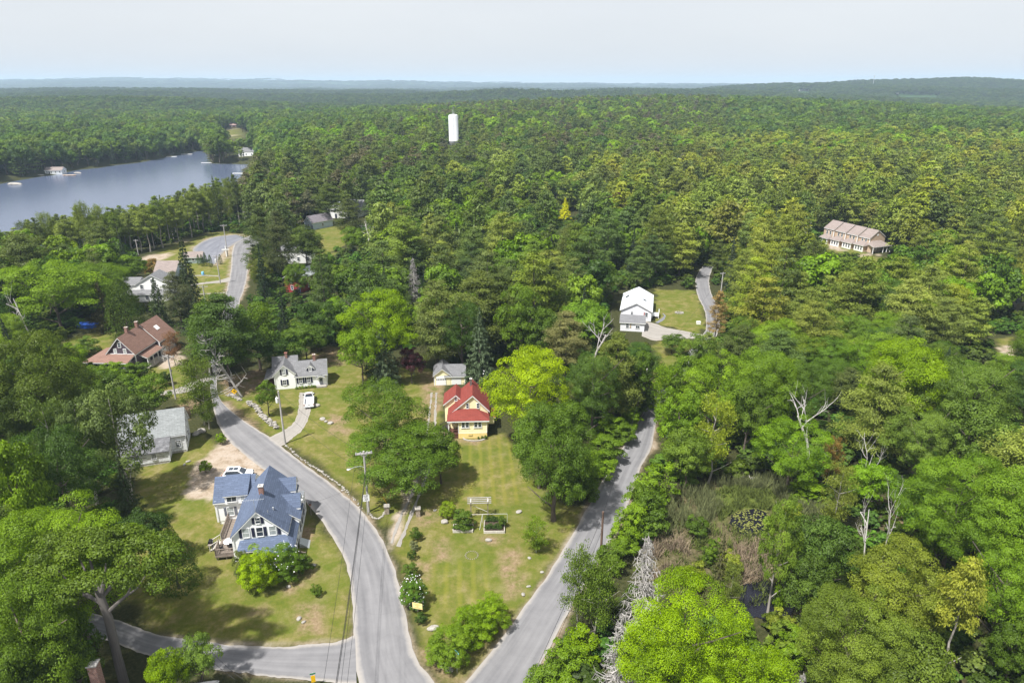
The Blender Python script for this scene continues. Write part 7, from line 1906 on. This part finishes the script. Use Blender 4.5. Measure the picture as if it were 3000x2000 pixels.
# ------------------------------------------------------------------ vehicles
def prof_body(m, prof, half, inset=0.0, n=5):
    """solid from a side outline (x, z) swept across the width with rounded shoulders"""
    ws = [(-half, .06), (-half + .07, .02), (-half + .22, 0), (half - .22, 0), (half - .07, .02), (half, .06)]
    c = np.mean(np.array(prof), 0); k = len(prof); vs = []
    for w, sh in ws:
        for x_, z_ in prof: vs.append((x_ + (c[0] - x_) * sh * .35, w, z_ + (c[1] - z_) * sh * 1.1))
    fs = [tuple(range(k))[::-1], tuple(range(5 * k, 6 * k))]
    for j in range(5):
        for i in range(k): fs.append((j * k + i, j * k + (i + 1) % k, (j + 1) * k + (i + 1) % k, (j + 1) * k + i))
    m.add(vs, [f[::-1] for f in fs]); return m
def wheels(r, xs, half, rad=.36):
    for x_ in xs:
        for s in (-1, 1):
            w = MB(); w.tube((x_, s * (half - .22), rad), (x_, s * (half + .01), rad), rad, n=20); o = w.build('wheel', M_TYRE, r)
            q = MB(); q.tube((x_, s * (half + .0), rad), (x_, s * (half + .03), rad), rad * .62, n=14); q.build('rim', M_ALU, o)
def cabin(r, sec, half, mat=M_CARW):
    """greenhouse: lower outline to roof outline; returns roof and panes"""
    (x0, x1, z0), (x2, x3, z1) = sec; hi = half - .2
    m = MB(); vs = [(x0, -half, z0), (x1, -half, z0), (x1, half, z0), (x0, half, z0), (x2, -hi, z1), (x3, -hi, z1), (x3, hi, z1), (x2, hi, z1)]
    m.add(vs, [(0, 1, 5, 4), (1, 2, 6, 5), (2, 3, 7, 6), (3, 0, 4, 7), (4, 5, 6, 7)]); o = m.build('cabin', mat, r)
    def pane(a, b, c, d, nm, k=.9):
        P4 = [Vector(vs[i]) for i in (a, b, c, d)]; ce = sum(P4, Vector()) / 4; nrm = (P4[1] - P4[0]).cross(P4[3] - P4[0]).normalized()
        q = [ce + (p_ - ce) * k + nrm * .018 for p_ in P4]; g = MB(); g.add([tuple(p_) for p_ in q], [(0, 1, 2, 3)]); g.build(nm, M_GLASS, r)
    pane(0, 1, 5, 4, 'side_window', .86); pane(1, 2, 6, 5, 'windscreen', .9); pane(2, 3, 7, 6, 'side_window', .86); pane(3, 0, 4, 7, 'rear_window', .84)
    return o
def suv(loc, rz, label, paint=M_CARW):
    r = empty('parked_car', loc, rz, label, 'car')
    prof_body(MB(), [(-2.3, .45), (-2.33, .8), (-2.2, 1.02), (-.9, 1.08), (.9, 1.05), (2.0, .95), (2.3, .78), (2.33, .45), (2.1, .3), (-2.1, .3)], .92).build('body', paint, r)
    cabin(r, ((-2.2, 1.25, 1.0), (-1.75, .35, 1.62)), .86, paint)
    for x_ in (-1.05, -.25):
        m = MB(); m.box(x_ - .36, x_ + .36, -.5, .5, 1.62, 1.64); m.build('roof_glass', M_GLASS, r)
    for s in (-1, 1):
        MB().tube((-1.6, s * .6, 1.68), (.2, s * .6, 1.68), .025, n=6).build('roof_rail', M_ALU, r); MB().box(.75, .95, s * .95 - .09, s * .95 + .09, 1.0, 1.15).build('mirror', paint, r)
        MB().box(2.16, 2.3, s * .66 - .2, s * .66 + .2, .72, .88).build('headlight', M_GLASS, r); MB().box(-2.32, -2.2, s * .74 - .14, s * .74 + .14, .85, 1.05).build('tail_light', M_TAIL, r)
    MB().box(2.2, 2.36, -.6, .6, .4, .66).build('grille', M_BLACK, r); wheels(r, (-1.4, 1.42), .9)
    return r
x, y, z = P(688, 1415); suv((x, y + 1.7, z), R(4), 'white car with roof windows parked behind the blue roofed house')
x, y, z = P(878, 757); suv((x, y, z), R(-8), 'silver white car parked in front of the long white house', surf('silver_car_paint', (.6, .62, .66), .25, .03, 2, spec=.6, bump=0))
# pickup seen from behind
x, y, z = P(897, 1196); r = empty('pickup_truck', (x, y + 2.4, 0), R(90) + R(-9), 'white pickup truck with open bed parked at the head of the curved drive', 'pickup truck')
r.rotation_euler.z = R(105)
prof_body(MB(), [(.55, .5), (.55, 1.12), (2.5, 1.1), (2.72, .95), (2.75, .5), (2.5, .38), (-2.5, .38), (-2.7, .5), (-2.7, .55), (.4, .6)], .95).build('body', M_CARW, r)
m = MB()
for s in (-1, 1): m.box(-2.7, .6, s * .95 - .09 if s > 0 else -.95, .95 if s > 0 else -.86, .55, 1.15)
m.box(.5, .6, -.86, .86, .58, 1.15); b_ = m.build('bed_sides', M_CARW, r)
MB().box(-2.6, .5, -.86, .86, .56, .62).build('bed_floor', surf('bed_liner', (.5, .5, .52), .5, .1, 4), r)
tg = MB().box(-2.76, -2.68, -.86, .86, .58, 1.13).build('tailgate', M_CARW, r); MB().box(-2.78, -2.755, -.16, .16, .92, 1.0).build('handle', M_BLACK, tg)
MB().box(-2.9, -2.7, -.93, .93, .42, .58).build('bumper', M_ALU, r); MB().box(-2.915, -2.9, -.16, .16, .45, .56).build('number_plate', M_SIGNW, r)
for s in (-1, 1): MB().box(-2.77, -2.69, s * .9 - .06, s * .9 + .06, .72, 1.08).build('tail_light', M_TAIL, r); MB().box(1.55, 1.72, s * 1.08 - .13, s * 1.08 + .13, 1.12, 1.32).build('mirror', M_BLACK, r)
cabin(r, ((.55, 2.0, 1.1), (.72, 1.45, 1.78)), .9); MB().box(.6, .66, -.5, .5, 1.78, 1.82).build('brake_light', M_TAIL, r); wheels(r, (-1.75, 1.75), .93, .4)

# ------------------------------------------------------------------ other small things
x, y, z = P(258, 958); m = MB(); m.prism([(-2.3, -1.1), (2.2, -1.3), (2.4, 1.0), (-2.2, 1.2)], 0, .9); m.add([(-2.4, -1.2, .9), (2.3, -1.4, .9), (2.5, 1.1, .9), (-2.3, 1.3, .9), (-1.9, 0, 1.5), (2.0, -.1, 1.45)], [(0, 1, 5, 4), (2, 3, 4, 5), (1, 2, 5), (3, 0, 4)])
o = m.build('tarp_heap', M_TARP); o.location = (x, y, z); tag(o, 'bright blue tarpaulin over a heap at the edge of the wood', 'tarpaulin')
for u, v, l_, w_, rz, lb in [(203,513,9,2,.1,'pale boat dock on the far shore beside the camp house'),(503,459,9,2.5,.1,'small pale dock under the far spruces'),(547,452,10,2.5,.1,'second pale dock farther along the far shore'),(605,477,9,1.6,0,'low dock at the tip of the wooded point'),(705,508,12,2,0,'white dock by the near bank of the inlet')]:
    x, y, z = P(u, v, WATER_Z + .5); r = empty('dock', (x, y, z), rz, lb, 'dock'); MB().box(-l_ / 2, l_ / 2, -w_ / 2, w_ / 2, -.12, .1).build('deck', M_SIGNW if u != 203 else surf('tan_dock', (.6, .45, .33), .8, .1, 2), r)
    for sx in (-.4, .4): MB().tube((sx * l_, 0, -2), (sx * l_, 0, .6), .15).build('pile', M_POLEB, r)
x, y, z = P(664, 752); r = empty('wooden_cross', (x, y, z), .1, 'white wooden cross on the grass beside the upper street', 'cross'); MB().box(-.14, .14, -.08, .08, 0, 4.0).build('upright', M_SIGNW, r); MB().box(-1.35, 1.35, -.18, -.08, 2.6, 2.9).build('crosspiece', M_SIGNW, r)
x, y, z = P(595, 806); r = empty('rain_barrel', (x, y, z), 0, 'light blue barrel on the lawn of the upper street', 'barrel'); MB().lathe([(.35, 0), (.45, .3), (.45, .9), (.36, 1.2), (.05, 1.22)], n=14).build('drum', surf('sky_blue_plastic', (.2, .5, .75), .4, .05, 3), r)
x, y, z = P(2046, 949); m = MB().box(-.5, .5, -.35, .35, 0, .6).box(-.55, .55, -.4, .4, .6, .68); o = m.build('storage_box', M_SIGNW); o.location = (x, y, z); tag(o, 'small white box on the ranch house lawn', 'box')
x, y, z = P(1990, 917); m = MB()
for k in range(12): a = k / 12 * 6.283; m.obox((1.0 * math.cos(a), .7 * math.sin(a), .12), (.25, .16, .14), Matrix.Rotation(a, 3, 'Z'))
o = m.build('flowerbed_edging', M_STONE); o.location = (x, y, z); tag(o, 'ring of pale stones on the ranch house lawn', 'edging')
x, y, z = P(1418, 1103); m = MB(); m.lathe([(.9, 0), (1.0, .2), (1.0, 1.0), (.8, 1.15), (.05, 1.2)], n=16); o = m.build('oil_tank', M_SIGNW); o.location = (x, y, z); tag(o, 'pale round tank behind the yellow bungalow', 'tank')
for k in range(4):
    x, y, z = P(2185 + 8 * k, 1402 + 3 * (k % 2)); pass
x, y, z = P(2194, 1406); m = MB(); r_ = rng(5)
for k in range(16): a = r_.uniform(0, 6.28); m.path([(r_.normal(0, .5), r_.normal(0, .3), .1), (r_.normal(0, .5) + math.cos(a), r_.normal(0, .3) + math.sin(a) * .6, .7), (r_.normal(0, .5) + 1.9 * math.cos(a), r_.normal(0, .3) + 1.1 * math.sin(a), .9)], [.07, .05, .02], 5)
o = m.build('brush_pile', M_DEAD); o.location = (x, y, z); tag(o, 'pile of bleached branches at the far rim of the swamp', 'brush pile')
# reeds and sedge in the swamp
def reeds(name, polys, n, hgt, mat, label, seed, wide=.05, lean=.25):
    r_ = rng(seed); V = []
    for poly in polys:
        w = np.array(flat(poly)); lo, hi = w.min(0), w.max(0); p_ = r_.uniform(lo, hi, (n * 3, 2)); cl = fbm(p_[:, 0] / 1.6, p_[:, 1] / 1.6, seed, 3); p_ = p_[inpoly(p_[:, 0], p_[:, 1], w.tolist()) & (cl > .42)][:n]
        z_ = hterr(p_[:, 0], p_[:, 1]); hh = hgt * r_.uniform(.5, 1.2, len(p_)); a = r_.uniform(0, 6.28, len(p_)); le = r_.normal(0, lean, (len(p_), 2)) * hh[:, None]
        b = np.stack([p_[:, 0], p_[:, 1], z_ - .1], 1); d = np.stack([np.cos(a), np.sin(a), 0 * a], 1) * wide; t = b + np.stack([le[:, 0], le[:, 1], hh], 1)
        V.append(np.stack([b - d, b + d, t + d * .3, t - d * .3], 1))
    V = np.concatenate(V); me = np_mesh(name, V.reshape(-1, 3), np.arange(len(V) * 4).reshape(-1, 4)); me.materials.append(mat); o = link(name, me); tag(o, label, 'reeds', kind='stuff')
reeds('reeds', [[(1900,1500),(1960,1445),(2080,1440),(2120,1480),(2080,1540),(2000,1560),(1900,1580)], [(2090,1425),(2260,1405),(2330,1440),(2320,1490),(2250,1440)], [(2330,1480),(2420,1500),(2400,1580),(2320,1600)]], 2600, 2.0, surf('green_tan_reed', (.125, .14, .055), .9, .5, .8, bump=0), 'tall mixed green and tan reeds round the swamp', 41)
reeds('dry_reeds', [[(1900,1590),(2000,1580),(2030,1640),(2000,1720),(1900,1700)], [(2150,1600),(2240,1580),(2250,1690),(2160,1710)]], 1300, 1.2, surf('dry_pink_reed', (.2, .155, .105), .95, .4, .7, bump=0), 'matted dry pinkish reeds in the middle of the swamp', 42, .05, .5)
reeds('sedge', [[(1900,1520),(2140,1540),(2330,1600),(2330,1770),(2000,1760)], [(2040,1580),(2140,1600),(2130,1700),(2050,1690)], [(2080,1450),(2150,1420),(2260,1440),(2290,1480),(2250,1495),(2180,1485),(2110,1530)], [(2330,1490),(2420,1500),(2400,1540),(2330,1530)]], 3800, .8, surf('green_sedge', (.085, .11, .02), .9, .4, .8, bump=0), 'green sedge growing through the swamp', 43, .07, .4)
rl = rng(8); w = np.array(flat([(2140,1500),(2200,1488),(2250,1500),(2260,1550),(2200,1575),(2145,1550)])); n = 420
p_ = rl.uniform(w.min(0), w.max(0), (n, 2)); p_ = p_[inpoly(p_[:, 0], p_[:, 1], w.tolist())]; zz = gz(*P(2200, 1530)[:2]) + .15
V = []
for a in p_: s = rl.uniform(.08, .2); t = rl.uniform(0, 6.28); V.append([(a[0] + s * math.cos(t + k * 1.571), a[1] + s * math.sin(t + k * 1.571), zz + (.02 if k % 2 else .09) * rl.random()) for k in range(4)])
V = np.array(V); me = np_mesh('lily_leaves', V.reshape(-1, 3), np.arange(len(V) * 4).reshape(-1, 4)); me.materials.append(surf('lily_pad', (.14, .15, .035), .7, .4, 2, bump=0)); tag(link('lily_leaves', me), 'floating lily leaves on the swamp pool', 'lily leaves', kind='stuff')
# ------------------------------------------------------------------ air between the camera and the far hills
hz = MB().box(-16000, 16000, -60, 17000, -30, 165)
hm_ = bpy.data.materials.new('haze'); hm_.use_nodes = True; hm_.node_tree.nodes.clear()
ho = hm_.node_tree.nodes.new('ShaderNodeOutputMaterial'); hv = hm_.node_tree.nodes.new('ShaderNodeVolumePrincipled')
hv.inputs['Color'].default_value = (.62, .81, 1.0, 1); hv.inputs['Density'].default_value = HAZE; hv.inputs['Anisotropy'].default_value = 0
hm_.node_tree.links.new(hv.outputs[0], ho.inputs['Volume'])
tag(hz.build('haze', hm_), kind='stuff')
